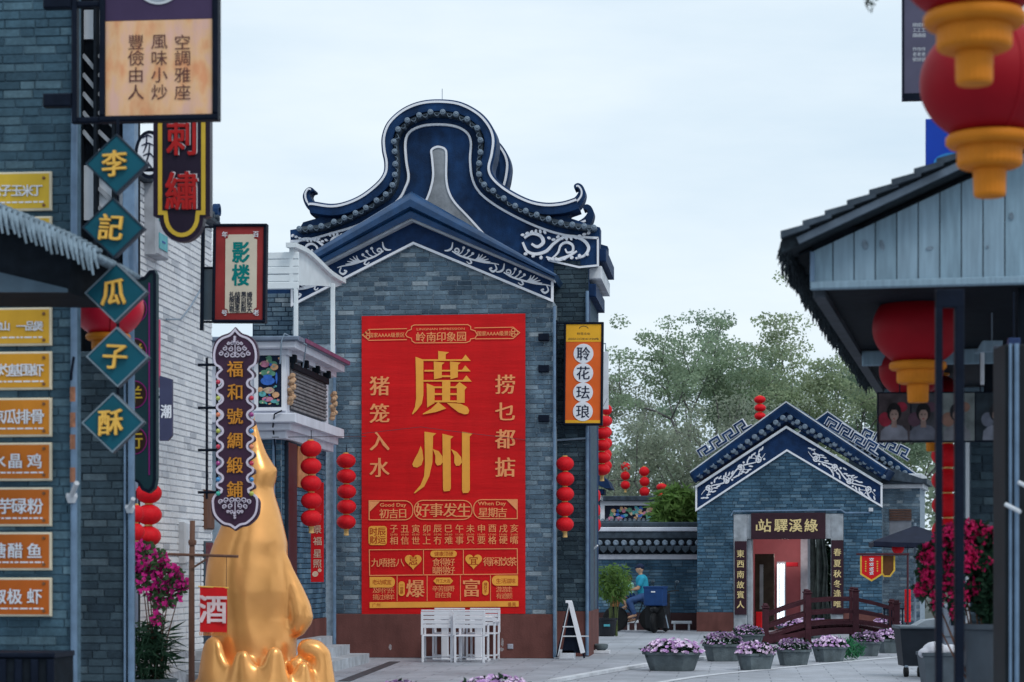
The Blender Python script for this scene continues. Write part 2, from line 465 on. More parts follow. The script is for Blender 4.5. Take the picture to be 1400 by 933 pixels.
# ------------------------------------------------------------------ small geometry helpers
def spiral(cx, cz, r0, r1, turns, a0, sgn=1, n=14):
    m = int(n*abs(turns))+2
    return [(cx+(r0+(r1-r0)*i/(m-1))*cos(a0+sgn*2*pi*turns*i/(m-1)), cz+(r0+(r1-r0)*i/(m-1))*sin(a0+sgn*2*pi*turns*i/(m-1))) for i in range(m)]
def blob(cx, cz, a, b, rot=0, n=10):
    return [(cx+a*cos(t)*cos(rot)-b*sin(t)*sin(rot), cz+a*cos(t)*sin(rot)+b*sin(t)*cos(rot)) for t in [2*pi*i/n for i in range(n)]]
def capsule(mb, p, q, r0, r1, n=12):
    p, q = Vector(p), Vector(q); d = (q-p); L = d.length; d.normalize()
    P = []; R = []
    for i in range(5):
        t = pi/2*(1-i/4); P.append(p-d*r0*sin(t)); R.append(max(r0*cos(t), r0*.03))
    for i in range(5):
        t = pi/2*i/4; P.append(q+d*r1*sin(t)); R.append(max(r1*cos(t), r1*.03))
    a = d.orthogonal().normalized(); b = d.cross(a); v = []; f = []
    for c, r in zip(P, R):
        for k in range(n): v.append(c+(a*cos(2*pi*k/n)+b*sin(2*pi*k/n))*r)
    for i in range(len(P)-1):
        for k in range(n): f.append((i*n+k, i*n+(k+1) % n, (i+1)*n+(k+1) % n, (i+1)*n+k))
    f += [tuple(range(n-1, -1, -1)), tuple((len(P)-1)*n+k for k in range(n))]
    mb.add(v, f)
def ellipsoid(mb, c, r, n=14, m=9):
    v = []; f = []
    for i in range(m+1):
        t = pi*i/m
        for k in range(n):
            v.append((c[0]+r[0]*max(sin(t), .02)*cos(2*pi*k/n), c[1]+r[1]*max(sin(t), .02)*sin(2*pi*k/n), c[2]-r[2]*cos(t)))
    for i in range(m):
        for k in range(n): f.append((i*n+k, i*n+(k+1) % n, (i+1)*n+(k+1) % n, (i+1)*n+k))
    f += [tuple(range(n-1, -1, -1)), tuple(m*n+k for k in range(n))]
    mb.add(v, f)
def remeshed(mb, name, mat, parent, voxel, smooth=6):
    """fuse overlapping pieces into one continuous surface"""
    o = mb.build(name, mat, None)
    md = o.modifiers.new('r', 'REMESH'); md.mode = 'VOXEL'; md.voxel_size = voxel
    sm = o.modifiers.new('s', 'SMOOTH'); sm.iterations = smooth; sm.factor = .5
    dg = bpy.context.evaluated_depsgraph_get(); me = bpy.data.meshes.new_from_object(o.evaluated_get(dg))
    bpy.data.objects.remove(o)
    me.name = name; me.polygons.foreach_set('use_smooth', [True]*len(me.polygons))
    if not me.materials: me.materials.append(mat)
    return obj(name, me, parent)
# lettering used below, outlined once while the scene is still empty
for _c in '國一丁上丑专世业乐乜九事亥人佛作信健儉入八冇冬凉出初刺化区午南卯印及发古只号吉味和咸品唔唯嘢嘴园围国國在基夏夜大好婚子宜家寅富小山岭州工巳年幼广座康开彩影得忌念戌手拍捞掂排搞搭搵摄放故文旗日时星春景晶暴有服期未术李東松极格椒楼横水活游溪滋潮灼炒照煲爆猪玉珐琅瓜生由申留番發白百相瞓硬碌礼祥福禺秋租空站笼米粉精糖細綠綢緞繡级纱结绵羊老聆自艺芋花苦茶號虾行袍装西要記調豐象賓财走辛辰过运逢遮都酉酒酥醋鋪闲难雅顶颜風食饮驛骨鱼鸡黑': glyph(_c)
# ================================================================== THE SETTING
def gxy(px, py):
    D = EYE*FPX/(py-HORIZON); return ground_xy(px, D)
def paving_mat():
    m = bpy.data.materials.new('paving'); m.use_nodes = True
    n, l = m.node_tree.nodes, m.node_tree.links; b = n['Principled BSDF']; b.inputs['Roughness'].default_value = .62
    g = n.new('ShaderNodeNewGeometry')
    bt = n.new('ShaderNodeTexBrick'); bt.inputs['Scale'].default_value = 1; bt.inputs['Brick Width'].default_value = .9; bt.inputs['Row Height'].default_value = .45
    bt.inputs['Mortar Size'].default_value = .010; bt.inputs['Color1'].default_value = (.46, .485, .55, 1); bt.inputs['Color2'].default_value = (.51, .53, .59, 1)
    bt.inputs['Mortar'].default_value = (.22, .24, .28, 1)
    l.new(g.outputs['Position'], bt.inputs['Vector'])
    src = bt.outputs['Color']
    for sc, lo, hi, k in ((.45, .35, .65, .30), (2.2, .42, .6, .14), (9, .3, .7, .16), (70, .3, .7, .18)):
        z = n.new('ShaderNodeTexNoise'); z.inputs['Scale'].default_value = sc; z.inputs['Detail'].default_value = 6
        l.new(g.outputs['Position'], z.inputs['Vector'])
        r = n.new('ShaderNodeValToRGB'); l.new(z.outputs['Fac'], r.inputs[0]); r.color_ramp.elements[0].position = lo; r.color_ramp.elements[1].position = hi
        r.color_ramp.elements[0].color = (1-k,)*3+(1,)
        q = n.new('ShaderNodeMixRGB'); q.blend_type = 'MULTIPLY'; q.inputs[0].default_value = 1; l.new(src, q.inputs[1]); l.new(r.outputs[0], q.inputs[2]); src = q.outputs[0]
    l.new(src, b.inputs['Base Color'])
    bp = n.new('ShaderNodeBump'); bp.inputs['Strength'].default_value = .3; bp.inputs['Distance'].default_value = .01
    l.new(bt.outputs['Fac'], bp.inputs['Height']); bp.invert = True; l.new(bp.outputs[0], b.inputs['Normal'])
    return m
earth = M('earth_and_asphalt', (.10, .115, .11), .9, .3, .3)
o = MB().add([(-600, -80, -.06), (600, -80, -.06), (600, 1200, -.06), (-600, 1200, -.06)], [(0, 1, 2, 3)]).build('ground', earth); tag(o, kind='structure')
o = MB().box(-16, 16, 2, 62, -.05, 0).build('plaza_paving', paving_mat()); tag(o, kind='structure')
kerb_m = M('pale_kerb_stone', (.62, .64, .68), .7, .14, 5, .2, stain=.2)
def kerb(name, L, w, h):
    P = [gxy(*q) for q in L]; P = crom(P, 5); N = normals(P)
    A = [(p[0]+n[0]*w/2, p[1]+n[1]*w/2) for p, n in zip(P, N)]; B = [(p[0]-n[0]*w/2, p[1]-n[1]*w/2) for p, n in zip(P, N)]
    mb = MB(); k = len(P)
    v = [(a[0], a[1], .004) for a in A]+[(b[0], b[1], .004) for b in B]+[(a[0], a[1], h) for a in A]+[(b[0], b[1], h) for b in B]
    f = []
    for i in range(k-1):
        f += [(2*k+i, 2*k+i+1, 3*k+i+1, 3*k+i), (i, i+1, 2*k+i+1, 2*k+i), (k+i+1, k+i, 3*k+i, 3*k+i+1)]
    f += [(0, 2*k, 3*k, k), (k-1, 2*k-1, 4*k-1, 3*k-1)]
    o = mb.add(v, f).build(name, kerb_m); return tag(o, kind='structure')
kerb('kerb', [(755, 934), (820, 922), (867, 914), (900, 909), (960, 902), (1010, 897)], .14, .05)
kerb('kerb', [(880, 938), (960, 925), (1060, 915), (1150, 906), (1240, 898)], .12, .012)
drain = M('drain_channel', (.06, .065, .075), .6, .3, 10)
a, b = gxy(470, 932), gxy(540, 905)
nx, ny = -(b[1]-a[1]), (b[0]-a[0]); L = hypot(nx, ny); nx, ny = nx/L*.09, ny/L*.09
tag(MB().hprism([(a[0]-nx, a[1]-ny), (b[0]-nx, b[1]-ny), (b[0]+nx, b[1]+ny), (a[0]+nx, a[1]+ny)], .002, .006).build('drain_strip', drain), kind='structure')

# ================================================================== MAIN GABLE BUILDING (behind the red banner)
MF = Fr(600, 38.5, 0)
main = thing('gabled_brick_house', 'grey brick house with navy gable roof behind the tall red banner', 'house', MF)
U, Z, m = MF.u, MF.z, MF.m
UL, UR = U(400), U(756)
ap = MF.uv(566, 334); el = MF.uv(400, 417); er = MF.uv(756, 411)
wallP = [(UL, 0), (UR, 0), (UR, er[1]), ap, (UL, el[1])]
MB().prism(wallP, .012, .86).build('wall', mortar, main)
zpl = Z(840)
ban = (U(497), U(716), Z(838), Z(433))
brickP = [(UL, zpl), (UR, zpl), (UR, er[1]), ap, (UL, el[1])]
bricks(main, [brickP], [(ban[0]+.02, ban[1]-.02, ban[2]+.02, ban[3]-.02), (UL-1, U(456), 0, Z(470))], .262, .0835, 0, BR, 300, prefer=lambda b: -b[2])
MB().cbox(U(459), UR+.012, -.035, .012, 0, zpl, .008).build('plinth', plinth, main)
# verge: glazed ridge roll, thin pale line, navy frieze, white border
outer = MF.pts([(396, 366), (440, 338), (500, 304), (566, 265), (640, 306), (700, 341), (763, 378)])
outerB = MF.pts([(392, 398), (566, 293), (762, 394)])
O2 = MF.pts([(392, 372), (566, 266), (764, 379)])
wv = m(27)
gl = MF.pts([(392, 392), (566, 304), (760, 386)])
prf = [(0, .95), (0.0, -.30), (.10, -.40), (.33, -.46), (.58, -.45), (.66, -.36), (.74, -.40), (.96, -.37), (.96, .95)]
v = []; fc = []; K = len(prf)
for a, b in zip(O2, gl):
    for f_, y in prf: v.append((a[0]+(b[0]-a[0])*f_, y, a[1]+(b[1]-a[1])*f_))
for i_ in range(2):
    for q in range(K): fc.append((i_*K+q, (i_+1)*K+q, (i_+1)*K+(q+1) % K, i_*K+(q+1) % K))
fc += [tuple(range(K-1, -1, -1)), tuple(2*K+q for q in range(K))]
MB().add(v, fc).build('roof', navy_gl, main, auto=True)
MB().stroke(gl, m(2.8), -.30, .0).build('verge_line', M('verge_grey', (.45, .49, .54), .7, .2, 6), main)
frP = MF.pts([(396, 391), (566, 305), (757, 385), (757, 412), (566, 334), (400, 418)])
MB().prism(frP, -.075, -.004).build('frieze', navy_dk, main)
MB().stroke(MF.pts([(400.5, 392), (400.5, 418), (566, 333.5), (755.5, 412), (755.5, 386)]), m(3.2), -.095, -.02).build('frieze_border', white, main)
def vine(mb, A, B, n, w, y0, y1, seed, flip=1):
    """foliage scroll along a line"""
    rnd = random.Random(seed)
    dx, dz = B[0]-A[0], B[1]-A[1]; L = hypot(dx, dz); tx, tz = dx/L, dz/L; nx, nz = -tz*flip, tx*flip
    def q(s, t): return (A[0]+tx*s*L+nx*t*w, A[1]+tz*s*L+nz*t*w)
    stem = [q(s/40, .18*sin(s/40*pi*n)) for s in range(41)]
    mb.brush(stem, [.03*w, .09*w, .10*w, .09*w, .03*w], y0, y1)
    for k in range(n):
        s = (k+.5)/n; sg = 1 if k % 2 == 0 else -1
        c = q(s, sg*.10)
        sp = spiral(c[0], c[1], .30*w, .06*w, 1.15, atan2(-nz*sg, -nx*sg), sg*flip)
        mb.brush(sp, [.05*w, .10*w, .07*w], y0, y1)
        mb.prism(blob(sp[-1][0], sp[-1][1], .09*w, .09*w), y0, y1)
        for j in range(7):
            ss = s+(j-3)/n*.17; tt = -sg*(.12+.30*rnd.random()); p = q(ss, tt)
            ang = atan2(tz, tx)+sg*flip*(-.9+rnd.random()*.9)
            mb.prism(blob(p[0], p[1], .17*w, .055*w, ang), y0-.001*j, y1)
            if j % 2: mb.brush([q(s, 0), q((s+ss)/2, tt*.55), p], [.05*w, .04*w, .04*w], y0-.0005*j, y1)
        p = q(s+.5/n*.6, sg*.30); mb.prism(blob(p[0], p[1], .08*w, .08*w), y0-.002, y1)
def sprig(mb, A, B, n, w, y0, y1, flip=1):
    """plaster vine: horn, ring, budded stem, leaf fan and hook, repeated n times"""
    dx, dz = B[0]-A[0], B[1]-A[1]; L = hypot(dx, dz)/n; tx, tz = dx/n/L, dz/n/L; nx, nz = -tz, tx
    if nz < 0: nx, nz = -nx, -nz
    for k in range(n):
        q = lambda s, t: (A[0]+tx*(k+s)*L+nx*t*w, A[1]+tz*(k+s)*L+nz*t*w)
        def st(P, ws, j): mb.brush(crom([q(*p) for p in P], 4), [x*w for x in ws], y0-.0007*j, y1)
        st([(0, -.30), (.06, -.2), (.10, .02), (.08, .40)], [.06, .15, .06], 0)
        c = q(.20, .0); mb.brush(spiral(c[0], c[1], .20*w, .05*w, 1.2, -pi/2, 1), [.10*w, .09*w, .07*w], y0-.001, y1)
        st([(.13, -.14), (.27, -.22), (.40, -.20), (.56, -.13), (.75, -.02), (.90, .14), (1.0, .2)], [.08, .13, .10, .05], 2)
        for j, (a, b, c_) in enumerate(((.26, .30, .34), (.34, .40, .30), (.41, .49, .22))):
            st([(a, -.2), ((a+b)/2+.02, .05), (b, c_)], [.07, .06, .06], 3+j); p = q(b, c_); mb.prism(blob(p[0], p[1], .095*w, .095*w), y0-.005-.0005*j, y1)
        st([(.46, -.16), (.53, -.34), (.50, -.47), (.44, -.40)], [.09, .10, .05], 7)
        for j, (b, c_) in enumerate(((.60, .36), (.66, .42), (.73, .38), (.79, .28), (.84, .16))): st([(.57, -.12), ((.57+b)/2+.02, c_*.4-.05), (b, c_)], [.06, .10, .04], 8+j)
        st([(.93, .12), (.99, -.12), (.95, -.36), (.88, -.28), (.91, -.16)], [.06, .14, .10], 14)
mb = MB(); sprig(mb, MF.uv(533, 337), MF.uv(464, 371), 1, m(21), -.09, -.07); mb.build('scroll_ornament', white, main)
mb = MB(); sprig(mb, MF.uv(456, 376), MF.uv(404, 402), 1, m(20), -.09, -.07); mb.build('scroll_ornament', white, main)
mb = MB(); sprig(mb, MF.uv(611, 338), MF.uv(752, 396), 2, m(21), -.09, -.07); mb.build('scroll_ornament', white, main)
# rain pipes and patches
MB().tube([(U(458.5), -.07, .02), (U(458.5), -.07, Z(470))], .028, 10).tube([(U(458.5), -.07, Z(640)), (U(458.5), .02, Z(640))], .02, 6).build('rain_pipe', pipe_b, main)
MB().tube([(UR+.03, -.05, .02), (UR+.03, -.05, Z(420))], .026, 10).build('rain_pipe', pipe_b, main)
peel = M('peeled_paint', (.33, .29, .30), .9, .4, 30)
for (x, y, w, h) in ((687, 878, 2.2, 6), (686, 888, 3, 3), (534, 885, 2, 4)):
    u, z = MF.uv(x, y); P = [(u+m(w)*cos(t)*(.7+.5*random.random()), z+m(h)*sin(t)*(.7+.5*random.random())) for t in [i*pi/5 for i in range(10)]]
    MB().prism(P, -.037, -.03).build('peeling_patch', peel, main)
u, z = MF.uv(698, 884)
MB().cbox(u-.05, u+.05, -.055, -.03, z-.045, z+.045).build('socket_box', M('grey_plastic', (.35, .36, .42), .5), main)
for y in (462, 505, 573):
    u, z = MF.uv(744, y)
    MB().cbox(u-.09, u+.09, -.16, .02, z-.06, z+.06).build('bracket_block', black, main)
# ------------------------------------------------------------------ the wok-ear hall behind
WF = Fr(600, 39.4, 0)
hall = thing('wok_ear_hall', 'brick hall with navy wok-ear gable rising behind the front house', 'hall', WF)
def zz(L): return [(390+a/3.111, 120+b/3.111) for a, b in L]
cont = zz([(145,552),(95,515),(74,470),(80,440),(98,423),(116,427),(120,438),(106,444),(104,462),(130,490),(200,500),(262,490),(330,460),(390,410),(421,368),(425,325),(415,270),(415,212),(440,150),(500,95),(575,64),(660,56),
 (750,68),(832,110),(880,165),(901,225),(895,290),(882,350),(902,392),(960,440),(1040,480),(1110,495),(1180,490),(1228,468),(1248,440),(1240,428),(1230,430),(1228,414),(1245,405),(1266,418),(1276,452),(1256,500),(1198,550)])
WP = WF.pts(crom(cont, 6))
u, m = WF.u, WF.m
yb0, yb1 = 0, .42
body = WP+WF.pts(zz([(1290,580),(1338,594),(1338,640),(1330,758)]))+[WF.uv(805, 366), (u(805), 0), (u(345), 0)]+WF.pts([(345, 395), (397, 393)])+WF.pts(zz([(22,655),(20,605),(60,598),(75,572)]))
hall_wall = MB().prism(body, .02, yb1).build('wall', navy, hall)
# raised coping on the outer contour
core = WF.pts(crom(zz([(104,500),(125,498),(200,508),(262,498),(330,468),(396,417),(429,372),(434,325),(424,270),(424,213),(448,155),(506,103),(578,73),(660,65),
 (748,76),(826,117),(873,170),(892,225),(886,290),(873,352),(895,398),(956,447),(1038,488),(1110,503),(1182,498),(1240,480)]), 6))
MB().sweep(core, [(m(3.0), yb1+.06), (m(3.0), -.12), (-m(2.2), -.16), (-m(13), -.14), (-m(14.5), -.05), (-m(14.5), yb1)]).build('ridge_coping', navy, hall, auto=True)
MB().stroke(offset(core, -m(1.2)), m(3.0), -.185, -.1).build('coping_line', white, hall)
for hp in ([(108,506),(90,480),(86,452),(98,432),(110,434)], [(1240,486),(1258,462),(1260,438),(1248,420),(1238,420)]):
    MB().stroke(WF.pts(crom(zz(hp), 5)), m(2.2), -.03, .3).build('horn_line', white, hall)
# tile ends under the coping
dots = [(70,608),(117,603),(163,597),(217,579),(261,563),(308,542),(352,520),(397,489),(436,463),(464,424),(474,380),(476,335),(473,282),(470,240),(488,188),(527,150),(577,128),(625,115),
 (677,115),(733,124),(780,145),(822,182),(836,234),(836,285),(830,332),(830,378),(852,422),(890,448),(935,480),(983,512),(1028,533),(1074,549),(1124,567),(1177,583),(1225,591),(1275,598),(1316,603)]
dp = WF.pts(zz(dots)); dpc = crom(dp, 5)
MB().sweep(dpc, [(m(4.5), .05), (m(4.5), -.06), (-m(1), -.16), (-m(4.0), -.14), (-m(4.5), -.02), (-m(4.5), .05)]).build('tile_course', tile_r, hall, auto=True)
ed = MB().lathe([(.03, -.25), (.042, -.255), (.05, -.245), (.053, -.22), (.05, .0)], n=12, axis='y').lathe([(.006, -.262), (.02, -.26), (.028, -.25)], n=8, axis='y').mesh('tile_end', tile_g, True)
for p in dp: obj('tile_end', ed, hall, (p[0], 0, p[1]))
lip = MB().sweep([(-.05, .0), (-.025, -.035), (0, -.045), (.025, -.035), (.05, 0)], [(.008, 0), (.008, -.19), (-.004, -.19), (-.004, 0)]).mesh('drip_tile', tile_g)
for i in range(len(dp)-1):
    a, b = dp[i], dp[i+1]
    obj('drip_tile', lip, hall, ((a[0]+b[0])/2, 0, (a[1]+b[1])/2-m(1)), (0, -atan2(b[1]-a[1], b[0]-a[0]), 0))
inner = WF.pts(crom(zz([(22,655),(110,645),(200,620),(300,590),(400,540),(480,480),(512,425),(525,380),(515,310),(512,232),(530,190),(580,165),(650,158),(720,165),(770,190),(790,232),(787,310),(797,390),(830,450),(900,505),(1000,560),(1100,603),(1200,630),(1332,641)]), 6))
MB().stroke(inner, m(3.0), -.035, .03).build('inner_line', white, hall)
key = crom(zz([(560,560),(603,475),(622,420),(630,370),(625,300),(622,270),(635,257),(655,253),(680,263),(686,290),(685,380),(695,440),(722,490),(780,552),(860,640)]), 6)
KP = WF.pts(key)
MB().prism(KP+WF.pts(zz([(860,700),(560,700)])), -.01, .02).build('keyhole_panel', M('grey_render', (.30, .32, .35), .9, .2, 6, .3, stain=.3), hall)
MB().stroke(KP, m(2.8), -.03, .0).build('keyhole_line', white, hall)
MB().stroke(WF.pts(zz([(1330,642),(1330,757),(1250,765),(1120,735)])), m(2.6), -.035, .02).build('corner_line', white, hall)
# dragon scrolls in the corners
def dragon(mb, cx, cy, s, fx, y0, y1):
    def t(L): return WF.pts([(cx+fx*a*s, cy+b*s) for a, b in L])
    mb.brush(t(crom([(-44,-12),(-34,-18),(-22,-15),(-18,-6),(-26,0),(-34,-4)], 5)), [m(3*s), m(5*s), m(3*s)], y0, y1)
    mb.brush(t(crom([(-46,-6),(-40,6),(-28,10),(-14,6),(-4,-4),(8,-12),(24,-14),(38,-8),(44,2),(38,12),(26,16)], 6)), [m(3*s), m(4.2*s), m(3.6*s), m(4.4*s), m(2.4*s)], y0-.002, y1)
    mb.brush(t(crom([(-6,16),(2,8),(6,-2),(14,-6),(22,-2),(22,6),(15,8),(12,3)], 6)), [m(2*s), m(3.6*s), m(2*s)], y0-.004, y1)
    mb.brush(t(crom([(-14,14),(0,18),(14,14),(28,6)], 6)), [m(2*s), m(5*s), m(2*s)], y0-.006, y1)
    for k in range(16):
        a = k/15; x = -46+90*a; y = -16-5*sin(a*pi*2.2)+(6 if .35 < a < .5 else 0)
        p = t([(x, y)])[0]; mb.prism(blob(p[0], p[1], m(2.9*s), m(1.9*s), a*7, 7), y0-.008-.0006*k, y1)
    for k in range(9):
        a = k/8; x = -42+84*a; y = 10+7*sin(a*pi)
        p = t([(x, y)])[0]; mb.prism(blob(p[0], p[1], m(2.8*s), m(2.2*s), a*5, 7), y0-.02-.0006*k, y1)
mb = MB(); dragon(mb, 761, 338, 1.0, 1, -.05, .03); mb.build('dragon_scroll', white, hall)
mb = MB(); dragon(mb, 438, 339, .85, -1, -.05, .03); mb.build('dragon_scroll', white, hall)
# brick below, corner and plinth
zb = WF.z(836)
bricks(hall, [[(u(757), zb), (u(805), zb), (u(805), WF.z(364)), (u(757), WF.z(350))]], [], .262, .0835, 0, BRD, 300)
bricks(hall, [[(u(346), WF.z(480)), (u(402), WF.z(480)), (u(402), WF.z(396)), (u(346), WF.z(396))]], [], .262, .0835, 0, BR, 300)
MB().box(u(757), u(804.5), .015, .3, zb, WF.z(368)).build('brick_backing', mortar_d, hall)
MB().cbox(u(757), u(805)+.01, -.03, .3, 0, zb, .008).build('plinth', plinth, hall)
MB().tube([(u(803), -.06, .02), (u(803), -.06, WF.z(400))], .03, 8).build('rain_pipe', pipe_b, hall)
MB().tube([(u(758), -.05, WF.z(603)), (u(804), -.05, WF.z(600))], .02, 8).build('cable_pipe', steel, hall)
# side body with the second ear and the eave corner
rear = bpy.data.objects.new('rear_gable', hall_wall.data)
col.objects.link(rear); rear.parent = hall; rear.location = (0, 2.3, 0)
MB().stroke(offset(core, -m(1.2)), m(3.0), 2.2, 2.26).build('rear_coping_line', white, hall)
MB().sweep(core, [(m(2.5), 2.8), (m(2.5), 2.25), (-m(12), 2.25), (-m(12), 2.8)]).build('rear_coping', navy, hall)
MB().box(u(345), u(804.8), .42, 2.35, 0, WF.z(352)).build('side_wall', mortar_d, hall)
MB().box(u(805), u(805)+.012, .3, 2.6, 0, zb).build('side_plinth', plinth, hall)
for k, (x, y, w) in enumerate(((810, 348, .30), (808, 372, .22), (806, 396, .12))):
    MB().cbox(u(805)-.02, u(805)+w, .15, 2.7, WF.z(y+10), WF.z(y-8), .02).build('corbel', white_d if k == 1 else navy_dk, hall)
mb = MB(); mb.tube([(u(602.5), .2, WF.z(140)), (u(602.5), .2, WF.z(116))], .006, 5); mb.build('lightning_rod', steel, hall)
# ================================================================== THE BANNER
BF = MF.at(606, 840)
ban_t = thing('wall_banner', 'tall red festival banner with gold characters hung on the gable wall', 'banner', BF)
def banner_cloth():
    x0, x1, z0, z1 = BF.u(495), BF.u(718.5), 0, BF.z(431.5, 606)
    nx, nz = 24, 60; v = []; f = []
    rnd = random.Random(3); ph = [rnd.random()*6 for _ in range(6)]
    for s in (0, 1):
        for j in range(nz+1):
            for i in range(nx+1):
                x = x0+(x1-x0)*i/nx; z = z0+(z1-z0)*j/nz
                y = -.034+.0035*sin(z*9+ph[0]+.3*x)+.0025*sin(z*23+ph[1]+x)+.002*sin(x*7+ph[2])
                v.append((x, y if s == 0 else y+.006, z+(.012*(i/nx))))
    k = (nx+1)*(nz+1)
    for j in range(nz):
        for i in range(nx):
            a = j*(nx+1)+i; f += [(a, a+1, a+nx+2, a+nx+1), (k+a+nx+1, k+a+nx+2, k+a+1, k+a)]
    return MB().add(v, f)
ban_red = M('banner_red', (.66, .010, .012), .55, .10, 2.5, .2, stretch=(.4, 1, 5), bscale=12, stain=.14)
banner_cloth().build('cloth', ban_red, ban_t, True)
YT = -.047
def line(L, w=1.3, closed=False, mat=gold_p, name='ruled_line', y=YT):
    MB().stroke(BF.pts(L), BF.m(w), y-.004, y, closed).build(name, mat, ban_t)
def poly(L, mat, name, y=YT):
    MB().prism(BF.pts(L), y-.004, y).build(name, mat, ban_t)
def za(L): return [(545+a/4.2417, 470+b/4.2417) for a, b in L]
GUANG = [[(232,45),(295,52),(275,65),(275,97),(232,97)],
 [(100,78),(146,95),(146,300),(137,350),(110,387),(84,412),(80,408),(97,370),(104,320),(103,200)],
 [(138,93),(370,93),(390,66),(420,102),(138,102)],
 [(206,105),(268,112),(253,125),(252,200),(208,208)], [(300,105),(362,112),(347,125),(345,197),(303,208)],
 [(152,154),(370,154),(388,128),(420,163),(152,164)], [(250,186),(305,186),(305,196),(250,196)],
 [(140,213),(375,213),(395,186),(426,222),(140,222)],
 [(165,232),(212,250),(210,347),(168,372)], [(255,221),(302,221),(300,342),(255,342)],
 [(328,252),(355,224),(398,255),(385,270),(385,345),(340,345),(340,258)],
 [(208,250),(342,250),(342,260),(208,260)], [(208,289),(342,289),(342,300),(208,300)], [(208,331),(342,331),(342,342),(208,342)],
 [(232,340),(278,378),(220,398),(145,412),(142,408),(190,380)],
 [(282,345),(360,350),(400,368),(412,390),(405,408),(385,412),(350,400),(310,370)]]
ZHOU = [[(130,595),(140,620),(146,670),(135,705),(110,720),(88,715),(82,700),(95,670),(115,635)],
 [(152,512),(220,522),(202,538),(198,690),(180,770),(150,830),(95,870),(92,865),(130,820),(150,770),(155,700)],
 [(200,612),(235,625),(256,655),(258,690),(245,705),(225,708),(215,690),(215,650)],
 [(256,524),(320,540),(303,555),(305,840),(298,855),(265,858),(260,845)],
 [(306,612),(340,630),(365,660),(370,690),(355,708),(335,710),(325,690),(325,650)],
 [(370,512),(432,522),(414,540),(415,850),(405,866),(375,868),(370,850)]]
for S, nm in ((GUANG, 'large_character'), (ZHOU, 'large_character')):
    mb = MB()
    for i, P in enumerate(S): mb.prism(BF.pts(za(P)), YT-.004-.0004*i, YT)
    mb.build(nm, gold_t, ban_t)
# header cartouche
line([(563,447),(567,445),(640,444.5),(644,447),(644,451),(650,453),(653,458),(650,463),(644,464),(643,467),(638,469),(568,469.5),(564,467),(563,463),(557,461),(555,458),(558,453),(563,451)], 1.1, True)
line([(557,450),(505,451),(496,458.5),(505,466),(557,465)], 1.0)
line([(649,449),(702,448),(711,455.5),(702,463.5),(650,464)], 1.0)
for sx, x in ((1, 500), (-1, 706)):
    mb = MB()
    for k, (dx, dy) in enumerate(((0, 0), (4, -3.5), (4, 3.2))): mb.stroke(BF.pts([(x+sx*dx+2.4*cos(t), 458+(-2.5 if sx < 0 else 0)+dy+2.4*sin(t)) for t in [i*pi/5 for i in range(10)]]), BF.m(.9), YT-.004, YT, True)
    mb.build('knot_ornament', gold_p, ban_t)
text(ban_t, 'lettering', BF, [(c, x, 461-(x-603)*.012, 12.5) for c, x in zip('岭南印象园', (576, 590, 603.5, 617.5, 631.5))], gold_p, YT, song=.018, bold=.004)
text(ban_t, 'lettering', BF, [('LINGNAN IMPRESSION', 603, 450.5, 3, 66), ('国家AAAA级景区', 529.5, 458.7, 6.5, 49), ('国家AAAA级景区', 677.5, 456.5, 6.5, 49)], gold_p, YT, bold=.012)
text(ban_t, 'lettering', BF, [(c, 519.5, y, 25) for c, y in zip('猪笼入水', (528, 565.5, 603.5, 639.5))]+[(c, 691, y, 25) for c, y in zip('捞乜都掂', (526, 563, 600.5, 639))], gold_p, YT, song=.026, bold=.006)
# three cartouches
def rrect(x0, x1, y0, y1, r, corners=(1, 1, 1, 1), n=5):
    L = []
    for (cx, cy, a0, on) in ((x1-r, y1-r, 0, corners[2]), (x0+r, y1-r, 90, corners[3]), (x0+r, y0+r, 180, corners[0]), (x1-r, y0+r, 270, corners[1])):
        if on: L += [(cx+r*cos(radians(a0+90*i/n)), cy+r*sin(radians(a0+90*i/n))) for i in range(n+1)]
        else: L.append((cx+(r if a0 in (0, 270) else -r), cy+(r if a0 in (0, 90) else -r)))
    return L
line(rrect(505.3, 565, 685, 711, 11, (0, 1, 1, 0)), 1.2, True)
line(rrect(567, 646, 684.5, 710.5, 12), 1.2, True)
line(rrect(648, 707.5, 683.5, 709.5, 11, (1, 0, 0, 1)), 1.2, True)
poly([(506, 686), (520, 686), (506, 700)], gold_p, 'corner_triangle'); poly([(707, 684), (693, 684), (707, 698)], gold_p, 'corner_triangle')
text(ban_t, 'lettering', BF, [('Good Day', 538, 691.5, 6.5, 36), ('When Day', 673, 689.5, 6.5, 38)], gold_p, YT, bold=.02)
text(ban_t, 'lettering', BF, [(c, x, 702.5, 12.5) for c, x in zip('初吉日', (525.5, 538.5, 551))]+[(c, x, 701, 12.5) for c, x in zip('星期吉', (661, 674, 687))], gold_p, YT, song=.02, bold=.006)
text(ban_t, 'lettering', BF, [(c, x, 697.8, 18) for c, x in zip('好事发生', (578, 597, 616, 635))], gold_p, YT, song=.02, bold=.004)
